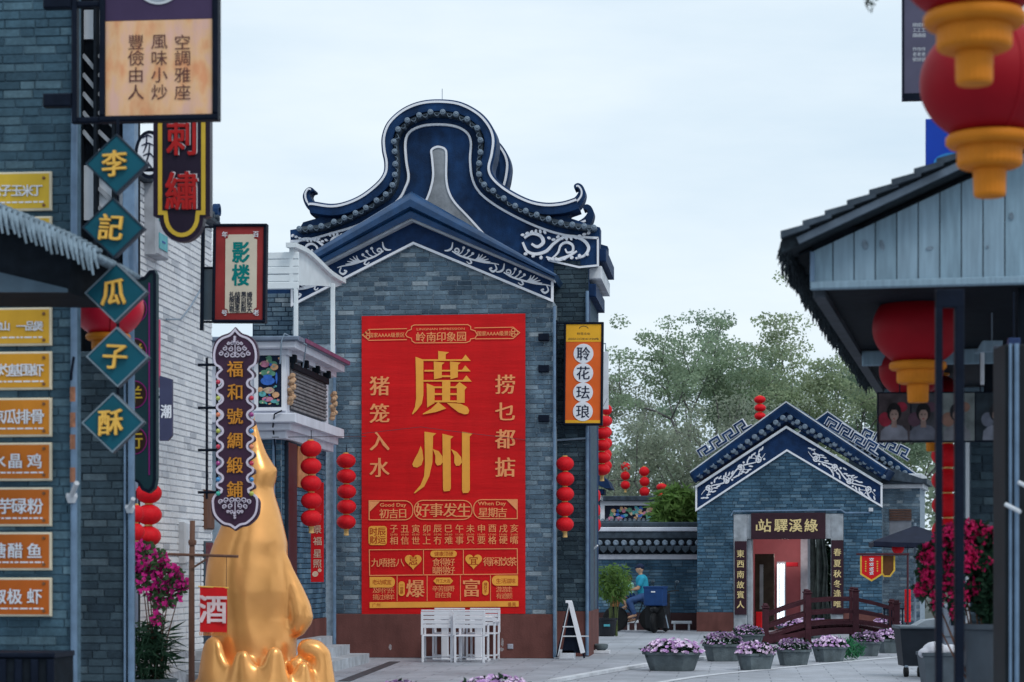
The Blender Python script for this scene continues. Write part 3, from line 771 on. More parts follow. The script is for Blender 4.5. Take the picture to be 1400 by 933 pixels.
# hours
poly(rrect(504.5, 529.5, 719.5, 745.5, 4), gold_t, 'gold_tablet')
ink = M('banner_ink', (.42, .05, .01), .6, .05)
text(ban_t, 'lettering', BF, [('时', 511.5, 727, 10.5), ('辰', 522.5, 727, 10.5), ('财', 511.5, 738.5, 10.5), ('运', 522.5, 738.5, 10.5)], ink, YT-.006, song=.02)
xs = [539+14.95*i for i in range(12)]
text(ban_t, 'lettering', BF, [(c, x, 723.3-i*.06, 10.5) for i, (c, x) in enumerate(zip('子丑寅卯辰巳午未申酉戌亥', xs))]+[(c, x, 739.3-i*.06, 10.5) for i, (c, x) in enumerate(zip('相信世上冇难事只要格硬嘴', xs))], gold_p, YT, song=.015)
text(ban_t, 'lettering', BF, [('%02d:00' % ((23+2*i) % 24), x, 731.2, 2.6, 10) for i, x in enumerate(xs)], gold_p, YT, bold=.01)
# grid
line([(505.5, 752), (707.5, 750.5), (708, 785), (506, 787)], 1.1, True)
line([(579.5, 751.5), (579.5, 786.5)], 1.0); line([(634, 751), (634, 786)], 1.0)
for x in (543.5, 584.5, 630, 671): line([(x, 787), (x, 822)], .9)
def heart(cx, cy, s):
    return [(cx+s*.0625*16*sin(t)**3, cy-s*.0625*(13*cos(t)-5*cos(2*t)-2*cos(3*t)-cos(4*t))) for t in [i*2*pi/28 for i in range(28)]]
poly(heart(565.5, 767.5, 11.5), gold_t, 'heart'); poly(heart(648, 767, 11.5), gold_t, 'heart')
text(ban_t, 'lettering', BF, [('忌', 565.5, 767, 11.5), ('宜', 648, 766.5, 11.5)], ink, YT-.006, song=.02)
text(ban_t, 'lettering', BF, [(c, x, 769.5, 11) for c, x in zip('九唔搭八', (514, 525, 536, 547.5))]+[(c, x, 768, 11.5) for c, x in zip('得闲饮茶', (667, 678.5, 690, 701))], gold_p, YT, song=.015)
poly(rrect(589, 625, 753, 762, 4.4), gold_t, 'gold_tablet'); text(ban_t, 'lettering', BF, [(c, x, 757.5, 6) for c, x in zip('健康顶硬', (597.5, 604, 610.5, 617))], ink, YT-.006)
text(ban_t, 'lettering', BF, [(c, x, 768.8, 10) for c, x in zip('食得好', (597, 607, 617))]+[(c, x, 780, 10) for c, x in zip('瞓得好', (597, 607, 617))], gold_p, YT, song=.015)
poly(rrect(506, 540.5, 789, 803.5, 6.5, (0, 1, 1, 0)), gold_t, 'gold_tablet'); poly(rrect(673, 708.5, 787, 801, 6.5, (1, 0, 0, 1)), gold_t, 'gold_tablet')
text(ban_t, 'lettering', BF, [(c, x, 796, 6.5) for c, x in zip('老幼咸宜', (513, 519.5, 526, 532.5))]+[(c, x, 794.5, 6.5) for c, x in zip('生活滋味', (682, 689, 695.5, 702))], ink, YT-.006)
text(ban_t, 'lettering', BF, [(c, x, 807.5, 7.5) for c, x in zip('及时行乐', (514, 521.5, 529, 536))]+[(c, x, 816.5, 7.5) for c, x in zip('搞过绵羊', (514, 521.5, 529, 536))]+
     [(c, x, 806, 7.5) for c, x in zip('游游走', (682.5, 690, 697))]+[(c, x, 815, 7.5) for c, x in zip('有遮颜', (682.5, 690, 697))]+
     [(c, x, 805, 7.5) for c, x in zip('辛苦搵嘢', (595.5, 603, 610.5, 618))]+[(c, x, 813.5, 7.5) for c, x in zip('自在食', (599, 606.5, 614))], gold_p, YT)
poly(rrect(545.5, 554, 795, 815, 4), gold_t, 'gold_tablet'); poly(rrect(660, 668.5, 794, 814, 4), gold_t, 'gold_tablet')
poly([(593, 794.5), (597, 790), (616, 790), (620, 794.5), (616, 799), (597, 799)], gold_t, 'gold_tablet')
text(ban_t, 'lettering', BF, [(c, x, 794.5, 4.8) for c, x in zip('开工大吉', (599, 604, 609, 614))]+[(c, 549.7, y, 4.8) for c, y in zip('一夜暴', (800, 805, 810))]+[(c, 664.2, y, 4.8) for c, y in zip('横财手', (799, 804, 809))], ink, YT-.006)
text(ban_t, 'lettering', BF, [('爆', 568.5, 804.8, 23), ('富', 645, 803.8, 23)], gold_p, YT, song=.024, bold=.004)
poly([(506, 823.5), (709.5, 822), (709.5, 829.5), (506, 831.5)], gold_t, 'gold_bar')
text(ban_t, 'lettering', BF, [('广州', 515, 827.5, 5.5, 11), ('番禺', 700, 826.5, 5.5, 11)], ink, YT-.006)

# ================================================================== HANGING SHOP SIGNS: shared helpers
def rect_sign(fr, name, label, x0, x1, y0, y1, frame_w, frame_mat, depth=.14, tilt=0.0):
    f = fr.at((x0+x1)/2, y1); t = thing(name, label, 'shop sign', f)
    if tilt: t.rotation_euler[1] = tilt
    a, b, z1 = f.u(x0), f.u(x1), f.z(y0, (x0+x1)/2); w = f.m(frame_w)
    for nm, bx in (('frame_bar', (a, b, 0, w)), ('frame_bar', (a, b, z1-w, z1)), ('frame_bar', (a, a+w, w, z1-w)), ('frame_bar', (b-w, b, w, z1-w))):
        MB().cbox(bx[0], bx[1], -depth/2, depth/2, bx[2], bx[3], .012).build(nm, frame_mat, t)
    return f, t, (a+w, b-w, w, z1-w)
# --- enamel shop sign beside the pier
EF = Fr(797, 38.9, 0)
f, t, R = rect_sign(EF, 'hanging_shop_sign', 'orange shop sign with four characters in white discs on the dark pier', 770, 824, 441, 582, 3, black, .16, radians(.6))
MB().box(R[0], R[1], -.05, .05, R[2], R[3]).build('face_panel', M('sign_orange', (.80, .14, .025), .5, .12, 2, .05, stain=.12), t)
MB().box(R[0], R[1], -.056, -.05, f.z(468, 797), R[3]-.001).build('header_panel', M('sign_yellow', (.83, .42, .03), .5, .08, 3), t)
MB().box(R[0]+.001, R[1], -.056, -.05, R[2], f.z(575, 797)).build('footer_strip', MATS['sign_yellow'], t)
for y in (484, 510.5, 537, 563):
    u_, z_ = f.uv(797, y); MB().prism(blob(u_, z_, f.m(13.6), f.m(13.3), 0, 28), -.059-.0015*(y > 500)-.0015*(y > 530)-.0015*(y > 550), -.05).build('white_disc', white, t)
text(t, 'lettering', f, [(c, 797, y, 17) for c, y in zip('聆花珐琅', (484, 510.5, 537, 563))], M('ink_black', (.015, .02, .045), .6), -.068, song=.014)
text(t, 'lettering', f, [('聆花文化', 797, 457, 3.4, 18), ('LINGHUA CULTURE ART OF ENAMEL', 797, 464, 2.6, 42)], MATS['ink_black'], -.06)
mb = MB(); u_, z_ = f.uv(797, 450); mb.stroke([(u_+f.m(6)*cos(a), z_+f.m(3.4)*abs(sin(a))) for a in [i*pi/10 for i in range(11)]], f.m(.7), -.06, -.056); mb.build('emblem', MATS['ink_black'], t)
a = f.u(759)
MB().cbox(a-.02, a+.02, -.03, .03, f.z(584, 797), f.z(438, 797), .008).build('bracket_post', black, t)
for y in (442, 478, 530, 578): MB().box(a+.02, R[0], -.02, .02, f.z(y+1, 797), f.z(y-1, 797)).build('bracket_arm', black, t)
# pale board hanging behind it
EF2 = Fr(829, 47, 0); f2 = EF2.at(829, 560)
t = thing('pale_hanging_board', 'pale blank vertical board peeking out behind the orange enamel sign', 'board', f2)
MB().cbox(f2.u(824), f2.u(832), -.03, .03, 0, f2.z(481, 829)).build('board', white_d, t)
MB().tube([(f2.u(828), 0, f2.z(481, 829)), (f2.u(828), 0, f2.z(470, 829)), (f2.u(806), 0, f2.z(470, 829))], .015, 6).build('hanger', steel, t)
# ================================================================== LEFT: THE NEAR BRICK PIER WITH MENU BOARDS
LF = Fr(103, 18, 0)
pier = thing('near_brick_wall', 'near blue-grey brick wall carrying the column of menu boards', 'wall', LF)
zt = LF.z(-60, 103)
MB().box(LF.u(-70), -.0, .008, .15, 0, zt).build('core', mortar_n, pier)
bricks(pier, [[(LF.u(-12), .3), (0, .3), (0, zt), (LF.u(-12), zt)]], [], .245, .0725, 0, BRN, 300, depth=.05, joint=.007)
MB().tube([(LF.u(103), -.04, 0), (LF.u(103), -.04, LF.z(252, 103)), (LF.u(106), -.04, zt)], .028, 10).build('rain_pipe', pipe_b, pier)
MB().tube([(LF.u(100), -.06, LF.z(520, 103)), (LF.u(104), -.13, LF.z(512, 103)), (LF.u(106), -.1, LF.z(490, 103))], .012, 6).build('cable', black, pier)
mb = MB(); q = LF.uv(101, 680); p = LF.uv(116, 662)
mb.tube([(q[0], -.08, q[1]), (p[0], -.22, p[1])], .022, 8); mb.lathe([(.03, -.05), (.05, 0), (.045, .03)], (q[0], -.06, q[1]), 10); mb.build('flag_socket', white_d, pier)
rust = M('rusty_patch', (.35, .16, .10), .85, .4, 20)
for y in (540, 575, 605, 650): q = LF.uv(102.5, y); MB().tube([(q[0], -.043, q[1]-.06), (q[0], -.043, q[1]+.06)], .0285, 8).build('rusty_sleeve', rust, pier)
rows = [(237, 290, (.74, .48, .05)), (298, 351, (.74, .47, .05)), (360, 411, (.74, .45, .045)), (422, 474, (.73, .40, .04)), (482, 534, (.70, .33, .03)), (545, 598, (.66, .24, .025)), (606, 658, (.60, .17, .02)),
        (667, 720, (.58, .15, .02)), (728, 780, (.56, .14, .02)), (790, 843, (.56, .13, .018))]
texts = [list(zip('松子玉米丁', (-3, 11, 26, 40.5, 53.5)))+[15], [], [], list(zip('佛山一品煲', (-1, 10.5, 32, 44, 55.5)))+[12.5], list(zip('白灼基围虾', (-6, 9, 23.5, 39, 54.5)))+[16],
         list(zip('凉瓜排骨', (-1, 17, 35, 54)))+[18.5], list(zip('水晶鸡', (1, 24, 50)))+[19], list(zip('芋碌粉', (10, 29, 51)))+[20], list(zip('糖醋鱼', (1, 24, 50)))+[19.5], list(zip('椒极虾', (1, 23, 50)))+[19.5]]
dish = ['corn', '', '', 'stew', 'prawn', 'spare-rib', 'chicken', 'taro', 'sweet and sour fish', 'pepper prawn']
screw = M('bronze_screw', (.20, .09, .04), .4, .2)
cream = M('cream_edge', (.74, .66, .50), .55, .1)
order = ['topmost yellow menu board on the near brick wall, above the thatched eave', 'yellow menu board half hidden by the thatched eave on the near wall', 'yellow menu board whose lower edge shows under the thatched eave',
 'amber menu board first below the thatched eave on the near wall', 'orange menu board second below the thatched eave on the near wall', 'orange menu board third below the thatched eave on the near wall',
 'deep orange menu board fourth from the bottom of the near wall column', 'deep orange menu board third from the bottom of the near wall column', 'deep orange menu board second from the bottom of the near wall column', 'lowest deep orange menu board on the near brick wall']
for i, (y0, y1, c) in enumerate(rows):
    f = LF.at(0, y1); t = thing('menu_board', order[i], 'menu board', f, 'menu boards on the near brick wall')
    z1 = f.z(y0, 0); a, b = f.u(-66), f.u(72.5)
    MB().cbox(a, b, -.045, -.004, 0, z1, .01).build('edge', cream, t)
    w = f.m(3)
    MB().box(a+w, b-w, -.049, -.04, w, z1-w).build('face', M('menu_face_%d' % i, c, .5, .12, 2, .1, stain=.16), t)
    for (sx, sy) in ((62.5, y0+8), (62.5, y1-8)):
        q = f.uv(sx, sy); MB().lathe([(.012, -.06), (.014, -.054), (.014, -.04)], (q[0], 0, q[1]), 10, 'y').build('screw', screw, t)
    if texts[i]:
        s = texts[i][-1]; ym = (y0+y1)/2-1
        text(t, 'lettering', f, [(ch, x, ym, s) for ch, x in texts[i][:-1]], white, -.049, bold=.016, depth=.008)
        mb = MB(); q0, q1 = f.uv(-20, y1-11), f.uv(62, y1-11); rnd = random.Random(i); x = q0[0]
        while x < q1[0]:
            L = .02+.05*rnd.random(); mb.box(x, min(x+L, q1[0]), -.052, -.048, q0[1]-.006, q0[1]+.006); x += L+.012
        tag(mb.build('small_print', white, t), kind='stuff')
# ribbed bin at its foot
f = Fr(38, 17, 0); t = thing('ribbed_cabinet', 'dark ribbed cabinet at the foot of the near brick wall', 'cabinet', f)
zc = f.z(896, 38)
MB().cbox(f.u(-30), f.u(74), 0, .5, 0, zc-.02).build('body', black_d, t)
MB().cbox(f.u(-32), f.u(76), -.03, .5, zc-.02, zc+.02).build('lid', black, t)
for k in range(4): x = f.u(4+22*k); MB().cbox(x-.03, x+.03, -.03, 0, .05, zc-.03).build('rib', black, t)
# thatched eave reaching in from the left
AF = Fr(60, 16.2, 0)
eave = thing('thatched_eave', 'grey thatched eave with drooping fringe at the left edge', 'eave', AF)
AF_ = AF
thatch = M('grey_thatch', (.20, .265, .32), .9, .4, 12, .5, stretch=(1, 1, .4))
top = AF.pts([(-60, 262), (0, 291), (60, 316), (110, 338), (143, 357)])
MB().prism(top+AF.pts([(141, 362), (100, 346), (50, 328), (0, 308), (-60, 284)]), -.25, .9).build('roof_slab', thatch, eave)
MB().prism(AF.pts([(-60, 280), (0, 303), (60, 327), (106, 347), (100, 402), (-60, 400)]), -.12, .9).build('soffit_board', black_d, eave)
MB().prism(AF.pts([(-60, 376), (0, 374), (100, 398), (100, 403), (-60, 403)]), -.15, -.122).build('fascia_trim', M('blue_trim', (.06, .095, .13), .6), eave)
rnd = random.Random(5); mb = MB(); TP = crom(top, 40); acc = 0
for row, (dz, yy, L0) in enumerate(((0, -.30, .15), (.045, -.285, .12))):
    last = None
    for p in TP:
        if last is not None and hypot(p[0]-last[0], p[1]-last[1]) < .040: continue
        last = p; L = L0*rnd.uniform(.88, 1.12); x, z = p[0]+.02*row, p[1]+dz*.4; dx = .03+.012*rnd.random()
        mb.tube([(x-.012, yy+.2, z+.035), (x, yy, z+.012), (x+dx*.55, yy-.035, z-L*.5), (x+dx, yy-.03, z-L)], .019, 6, .009)
tag(mb.build('thatch_fringe', thatch, eave), kind='stuff')
rib = MB(); rib.tube([(0, -.30, 0), (0, .9, .0)], .022, 6); ribm = rib.mesh('thatch_ridge', thatch, True)
for p in crom(top, 9)[8:]: obj('thatch_bundle', ribm, eave, (p[0], 0, p[1]+.002))
# ------------------------------------------------------------------ second pier behind
PF = Fr(180, 21, 0)
pier2 = thing('second_brick_pier', 'dark brick pier behind the near wall, under the diamond signs', 'pier', PF)
zt2 = PF.z(480, 180)
MB().box(PF.u(70), 0, .012, .12, 0, zt2).build('core', mortar_d, pier2)
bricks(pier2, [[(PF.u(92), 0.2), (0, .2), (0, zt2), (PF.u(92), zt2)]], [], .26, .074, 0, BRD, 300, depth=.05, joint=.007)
MB().tube([(PF.u(181), -.04, 0), (PF.u(181), -.04, PF.z(330, 180))], .032, 10).build('rain_pipe', pipe_b, pier2)
MB().tube([(PF.u(172), -.03, 0), (PF.u(172), -.03, zt2)], .012, 8).build('conduit', pipe_b, pier2)
mb = MB(); q = PF.uv(180, 695); p = PF.uv(190, 683)
mb.tube([(q[0], -.08, q[1]), (p[0], -.2, p[1])], .022, 8); mb.lathe([(.03, -.05), (.05, 0), (.045, .03)], (q[0], -.06, q[1]), 10); mb.build('flag_socket', white_d, pier2)
# ------------------------------------------------------------------ timber screen further back
TF = Fr(130, 25.5, 0)
scr = thing('timber_window_screen', 'dark timber screen with pale panes above the second pier', 'screen', TF)
MB().box(TF.u(80), TF.u(186), .10, .18, 0, TF.z(-40, 130)).build('backing', black_d, scr)
for x0, x1 in ((106, 113), (130, 134), (155, 159), (170, 186)):
    MB().cbox(TF.u(x0), TF.u(x1), -.08, .1, 0, TF.z(-40, 130)).build('post', black_d if x0 < 170 else pipe_b, scr)
pane = M('pale_pane', (.60, .64, .70), .3, .1, 3)
for (x0, x1, y0, y1) in ((113, 130, 225, 300), (134, 155, 232, 330), (113, 130, 12, 52), (134, 140, 12, 60), (159, 170, 240, 330)):
    MB().box(TF.u(x0), TF.u(x1), .05, .099, TF.z(y1, 130), TF.z(y0, 130)).build('pane', pane, scr)
for k in range(9):
    y = 75+26*k
    for x0, x1 in ((113, 130), (134, 155)):
        if y > 200 and x0 < 120: continue
        a, b = TF.uv(x0, y), TF.uv(x1, y+20)
        MB().stroke([a, b], .045, 0, .04).build('brace', M('brace_grey', (.28, .30, .33), .7), scr)
# ------------------------------------------------------------------ whitened brick shop row along the street
SF = Fr(290, 31, pi/2)
shop = thing('whitened_brick_shop', 'white-washed brick shop wall running along the left of the street', 'shop', SF)
u0, u1 = SF.uv(176, 500)[0], 0
ztop = 6.40
MB().box(u0, u1, .012, 2.5, 0, ztop).build('wall', mortar_w, shop)
bricks(shop, [[(u0, .2), (u1, .2), (u1, ztop), (u0, ztop)]], [], .36, .085, 0, BRW, 300, joint=.014, depth=.05, prefer=lambda b: (-b[0] if 2 < b[2] < 6.3 else 50))
MB().cbox(u0-.2, u1+.02, -.12, 2.6, ztop, ztop+.08, .02).build('eave', tile_r, shop)
for k in range(14):
    x = u0+(u1-u0)*(k+.5)/14; MB().lathe([(.04, -.14), (.045, -.12), (.045, .4)], (x, 0, ztop+.10), 8, 'y').build('roof_tile', tile_r, shop)
mb = MB(); P = [(u1+.05+q[0], q[1]) for q in spiral(.0, ztop+.22, .13, .03, 1.1, -pi/2, -1)]; mb.brush(P, [.07, .05, .03], -.10, -.02); mb.build('eave_curl', navy, shop)
def on_wall(px, py): return SF.uv(px, py)
# window box with coloured panes
wa, wb = on_wall(197, 300)[0], on_wall(214, 300)[0]
zA, zB = on_wall(205, 352)[1], on_wall(205, 240)[1]
win = MB().cbox(wa, wb, -.16, .02, zA, zB, .02).build('window', M('window_grey', (.38, .40, .44), .6), shop)
for k in range(3):
    h = (zB-zA)/3; MB().box(wa+.1, wb-.1, -.172, -.15, zA+h*k+.09, zA+h*(k+1)-.06).build('pane', M('teal_pane', (.10, .38, .42), .25, .3, 5), win)
    MB().box(wa+.22, wb-.22, -.178, -.17, zA+h*k+.2, zA+h*(k+1)-.17).build('pane_centre', M('blue_pane', (.03, .10, .30), .25, .3, 5), win)
zc = on_wall(250, 745)[1]
MB().cbox(on_wall(244, 745)[0], on_wall(256, 745)[0], -.10, .02, zc-.25, zc+.3, .02).build('meter_box', white_d, shop)
zc = on_wall(284, 690)[1]
MB().cbox(on_wall(278, 690)[0], on_wall(289, 690)[0], -.05, .02, zc-.35, zc+.2, .02).build('notice_board', wood_br, shop)
MB().cbox(on_wall(278, 760)[0], on_wall(289, 760)[0], -.03, .02, .3, on_wall(284, 740)[1], .02).build('door', glass, shop)
mb = MB(); mb.tube([(on_wall(x, y)[0], -.05-.02*(k % 2), on_wall(x, y)[1]) for k, (x, y) in enumerate([(222, 437), (240, 437), (255, 420), (268, 395), (276, 375)])], .012, 6); mb.build('cable', steel, shop)
# ================================================================== LEFT SIGNS
# --- four-line restaurant sign
def sign_wood():
    m = M('sign_wood_grain', (.76, .42, .25), .6, .22, 3.2, .1, stretch=(3, 3, .45))
    n, l = m.node_tree.nodes, m.node_tree.links; b = n['Principled BSDF']; src = b.inputs['Base Color'].links[0].from_socket
    t = n.new('ShaderNodeTexCoord'); mp = n.new('ShaderNodeMapping'); mp.inputs['Scale'].default_value = (2.2, 1, 1.1); l.new(t.outputs['Object'], mp.inputs[0])
    z = n.new('ShaderNodeTexNoise'); z.inputs['Scale'].default_value = 3.4; z.inputs['Detail'].default_value = 8; l.new(mp.outputs[0], z.inputs['Vector'])
    r = n.new('ShaderNodeValToRGB'); l.new(z.outputs['Fac'], r.inputs[0]); e = r.color_ramp.elements
    e[0].position = .36; e[0].color = (.72, .26, .10, 1); e[1].position = .66; e[1].color = (.72, .46, .42, 1); x = e.new(.5); x.color = (.80, .50, .26, 1)
    q = n.new('ShaderNodeMixRGB'); q.inputs[0].default_value = .6; l.new(src, q.inputs[1]); l.new(r.outputs[0], q.inputs[2]); l.new(q.outputs[0], b.inputs['Base Color']); return m
S1 = Fr(220, 17, 0)
f, t, R = rect_sign(S1, 'hanging_restaurant_sign', 'black framed sign with wood-grain panel and twelve brown characters at top left', 138, 300, -95, 167, 8, black, .12)
MB().box(R[0], R[1], -.03, .03, R[2], f.z(29, 220)).build('wood_panel', sign_wood(), t)
MB().box(R[0], R[1], -.032, .03, f.z(28.5, 220), R[3]).build('purple_panel', M('sign_purple', (.055, .035, .085), .5, .15, 3), t)
q = f.uv(219, -26); MB().prism(blob(q[0], q[1], f.m(34), f.m(34), 0, 36), -.042, -.03).build('emblem_ring', white_d, t); MB().prism(blob(q[0], q[1], f.m(30), f.m(30), 0, 36), -.046, -.04).build('emblem', M('emblem_grey', (.32, .36, .42), .6, .2), t)
brown_ink = M('brown_ink', (.12, .05, .045), .6, .1)
text(t, 'lettering', f, [(c, x, y, 19.5) for x, s in ((187.5, '豐儉由人'), (219.5, '風味小炒'), (251, '空調雅座')) for c, y in zip(s, (59, 81, 104, 127.5))], brown_ink, -.036, bold=.004, wx=1.08)
a = f.u(103)
MB().cbox(a-.022, a+.022, -.04, .04, 0, R[3], .01).build('bracket_post', black, t)
for y in (4, 163, -80): MB().cbox(a+.022, f.u(138), -.035, .035, f.z(y+4, 220), f.z(y-4, 220), .01).build('bracket_arm', black, t)
for y in (0, 135): MB().cbox(f.u(61), a-.022, -.05, .05, f.z(y+9, 220), f.z(y-9, 220), .01).build('wall_anchor', black, t)
# --- string of five diamond signs
D5 = Fr(158, 16.4, 0); f = D5.at(158, 621)
t = thing('diamond_sign_string', 'hanging string of five teal diamond signs with gold characters', 'shop sign', f)
teal = M('sign_teal', (.006, .085, .125), .5, .15, 4); teal_e = M('sign_teal_edge', (.01, .028, .05), .4, .2)
edge_l = M('sign_teal_light_edge', (.20, .26, .31), .4, .2)
cen = [(161, 225.5), (156.5, 312.5), (160, 401), (162, 489), (156, 578.5)]
MB().tube([(f.u(158), .06, f.z(600, 158)), (f.u(158), .06, f.z(160, 158))], .012, 8).build('hanging_rod', black, t)
for k, ((cx, cy), ch) in enumerate(zip(cen, '李記瓜子酥')):
    tl = (.0, -.01, .02, -.015, .01)[k]
    def dm(hw): return f.pts([(cx-hw, cy+tl*hw), (cx+tl*hw, cy-hw*.965), (cx+hw, cy-tl*hw), (cx-tl*hw, cy+hw*.965)])
    d = MB().prism(dm(43), -.03, .035).build('diamond_board', teal_e, t)
    MB().prism(dm(39.5), -.034, -.02).build('teal_face', teal, d)
    MB().stroke(dm(41.3), f.m(1.6), -.042, -.03, True).build('rim', teal_e if k < 2 else edge_l, d)
    q = f.uv(cx-2, cy); mb = MB(); put_text(mb, ch, q[0], q[1], f.m(33), -.034, bold=.018, depth=.03, wx=.95, slant=.08, rot=.06*(-1)**k)
    mb.build('character', gold_c, d)
# --- embroidery sign
S2 = Fr(250, 20, 0); f = S2.at(250, 332)
t = thing('rounded_embroidery_sign', 'dark sign with yellow border, rounded foot and two red characters', 'shop sign', f)
def arcpts(cx, cy, rx, ry, a0, a1, n=12): return [(cx+rx*cos(radians(a0+(a1-a0)*i/n)), cy+ry*sin(radians(a0+(a1-a0)*i/n))) for i in range(n+1)]
shp = [(211.5, 85), (211.5, 297), (220, 299)]+arcpts(250, 299, 30, 33, 175, 5)+[(280, 299), (289, 297), (289, 85)]
dkp = M('sign_dark_purple', (.018, .010, .026), .4, .15, 4)
MB().prism(f.pts(shp), -.05, .05).build('board', dkp, t)
brd = [(221, 85), (221, 292.5), (228.5, 292.5)]+arcpts(250.5, 297, 21.5, 26, 180, 0)+[(272.5, 292.5), (280, 292.5), (280, 85)]
MB().stroke(f.pts(brd), f.m(5.6), -.06, -.04).build('yellow_border', M('sign_border_yellow', (.62, .42, .05), .5, .1), t)
redc = M('sign_red', (.42, .012, .012), .45, .15, 6)
for ch, y, s in (('刺', 190, 46), ('繡', 263, 48)):
    q = f.uv(250.5, y); mb = MB(); put_text(mb, ch, q[0]+f.m(1.2), q[1]+f.m(1.0), f.m(s), -.052, bold=.02, wx=.85); mb.build('character_backing', white, t)
    mb = MB(); put_text(mb, ch, q[0], q[1], f.m(s), -.056, bold=.019, depth=.02, wx=.85); mb.build('character', redc, t)
MB().cbox(f.u(192), f.u(212), -.02, .02, f.z(234, 250), f.z(229, 250)).build('bracket_arm', black, t)
MB().cbox(f.u(192), f.u(212), -.02, .02, f.z(120, 250), f.z(115, 250)).build('bracket_arm', black, t)
# --- round white sign behind it
f = Fr(197, 22, 0).at(197, 245)
t = thing('round_white_sign', 'white round sign in a black ring between the diamond and the embroidery sign', 'shop sign', f)
q = f.uv(205, 212); MB().prism(blob(q[0], q[1], f.m(21), f.m(33), 0, 32), -.02, .03).build('ring', black, t); MB().prism(blob(q[0], q[1], f.m(16), f.m(28), 0, 32), -.03, .0).build('face', white, t)
mb = MB()
for L in ([(196, 190), (203, 186), (209, 189)], [(202, 184), (201, 200), (197, 210)], [(195, 200), (204, 197), (211, 200)], [(206, 197), (204, 214), (199, 228)], [(197, 214), (206, 211), (212, 218)], [(203, 222), (208, 230), (212, 236)]): mb.brush(f.pts(crom(L, 4)), [f.m(1.2), f.m(2.2), f.m(.8)], -.036-.0005*L[0][1]*.01, -.03)
mb.build('brush_marks', MATS['ink_black'], t)
MB().tube([(f.u(186), .03, f.z(212, 197)), (f.u(160), .3, f.z(212, 197))], .02, 6).build('bracket', black, t)
# --- photo studio sign
S3 = Fr(328, 27, 0)
f, t, R = rect_sign(S3, 'photo_studio_sign', 'red framed sign with cream panel and two large teal characters', 291, 364, 307, 442, 4, black, .14, radians(.8))
redp = M('sign_brick_red', (.30, .035, .035), .55, .25, 3, .1)
MB().box(R[0], R[1], -.04, .04, R[2], R[3]).build('red_panel', redp, t)
cp = f.pts([(312, 322), (346, 321), (347, 327), (351, 328), (351.5, 421), (348, 423), (347, 428), (313, 429), (312, 424), (308.5, 423), (308, 328), (311, 327)])
MB().prism(cp, -.048, -.035).build('cream_panel', M('sign_cream', (.66, .58, .46), .6, .08, 4), t)
tl = M('sign_teal_ink', (.0, .20, .19), .5, .1)
text(t, 'lettering', f, [('影', 329.5, 346, 27), ('楼', 329.5, 377, 27)], tl, -.05, bold=.03, wx=.82)
text(t, 'lettering', f, [('年', 307, 322, 7.5), ('百', 349.5, 321, 7.5), ('号', 308, 429, 7.5), ('老', 351, 428, 7.5)], white, -.05, bold=.02)
cols = ['专业摄影', '拍照留念', '古装旗袍', '婚纱艺术']
text(t, 'lettering', f, [(c, x, 403.5+7*j, 7) for s, x in zip(['礼服出租', '结婚留念', '黑白彩照', '婚纱放大'], (318, 325.5, 334, 342)) for j, c in enumerate(s)], MATS['ink_black'], -.05, bold=.02)
a = f.u(276)
MB().cbox(a-.02, a+.02, -.03, .03, f.z(452, 328), f.z(300, 328), .008).build('bracket_post', black, t)
for y in (310, 366, 440): MB().cbox(a+.02, f.u(291), -.02, .02, f.z(y+2, 328), f.z(y-1, 328)).build('bracket_arm', black, t)
MB().box(a+.02, f.u(291), .0, .02, f.z(438, 328), f.z(368, 328)).build('bracket_panel', glass, t)
# --- silk shop sign with coloured bulbs
S4 = Fr(322, 25.5, 0); f = S4.at(322, 726)
t = thing('silk_shop_sign', 'ornate purple sign with white scalloped border, coloured bulbs and six orange characters', 'shop sign', f)
def ze(L): return [(280+a/3.217, 440+b/3.217) for a, b in L]
lb = [267, 338, 410, 482, 551, 624, 695, 757]
left = [(137, 25), (112, 50), (72, 66), (46, 96), (36, 140), (42, 178), (62, 192), (72, 205)]
side = []
for k, y in enumerate(lb[:-1]):
    side += [(72, y-14), (78, y), (72, y+14)] + [(54, (y+lb[k+1])/2-10), (50, (y+lb[k+1])/2), (54, (y+lb[k+1])/2+10)]
side = [(54, 222), (50, 232), (54, 244)]+side+[(72, 745), (70, 758)]
left2 = [(52, 768), (36, 780), (30, 806), (40, 858), (78, 896), (112, 905), (137, 921)]
Lp = crom(left, 4)+crom(side, 3)+crom(left2, 4)
full = Lp+[(274-a, b) for a, b in Lp[::-1][1:-1]]
MB().prism(f.pts(ze(full)), -.04, .04).build('board', M('sign_plum', (.045, .016, .040), .45, .15, 4), t)
ring = [(137+(a-137)*(.90 if abs(a-137) < 75 else .91), 473+(b-473)*.972) for a, b in full]
MB().stroke(f.pts(ze(ring)), f.m(2.9), -.052, -.03, True).build('scalloped_border', M('sign_pale_border', (.66, .60, .70), .5, .08), t)
bc = {'r': (.55, .02, .06), 'y': (.45, .50, .08), 'o': (.75, .22, .10), 'b': (.03, .25, .55), 'p': (.35, .03, .22), 'g': (.03, .40, .30)}
def bulb(x, y, c):
    q = f.uv(*ze([(x, y)])[0]); mb = MB(); ellipsoid(mb, (q[0], -.05, q[1]), (f.m(3.3),)*3, 10, 7); mb.build('bulb', M('bulb_'+c, bc[c], .15, .1, coat=.6), t, True)
for y, c in zip(lb, 'ryoyrpbg'): bulb(63, y, c)
for y, c in zip(lb, 'prpborby'):
    if y > 300: bulb(210, y, c)
text(t, 'lettering', f, [(c,)+ze([(137, y)])[0]+(20.5,) for c, y in zip('福和號綢緞鋪', (210, 311, 417, 524, 632, 738))], M('sign_orange_gold', (.62, .25, .03), .4, .2, 8), -.042, bold=.014, depth=.014)
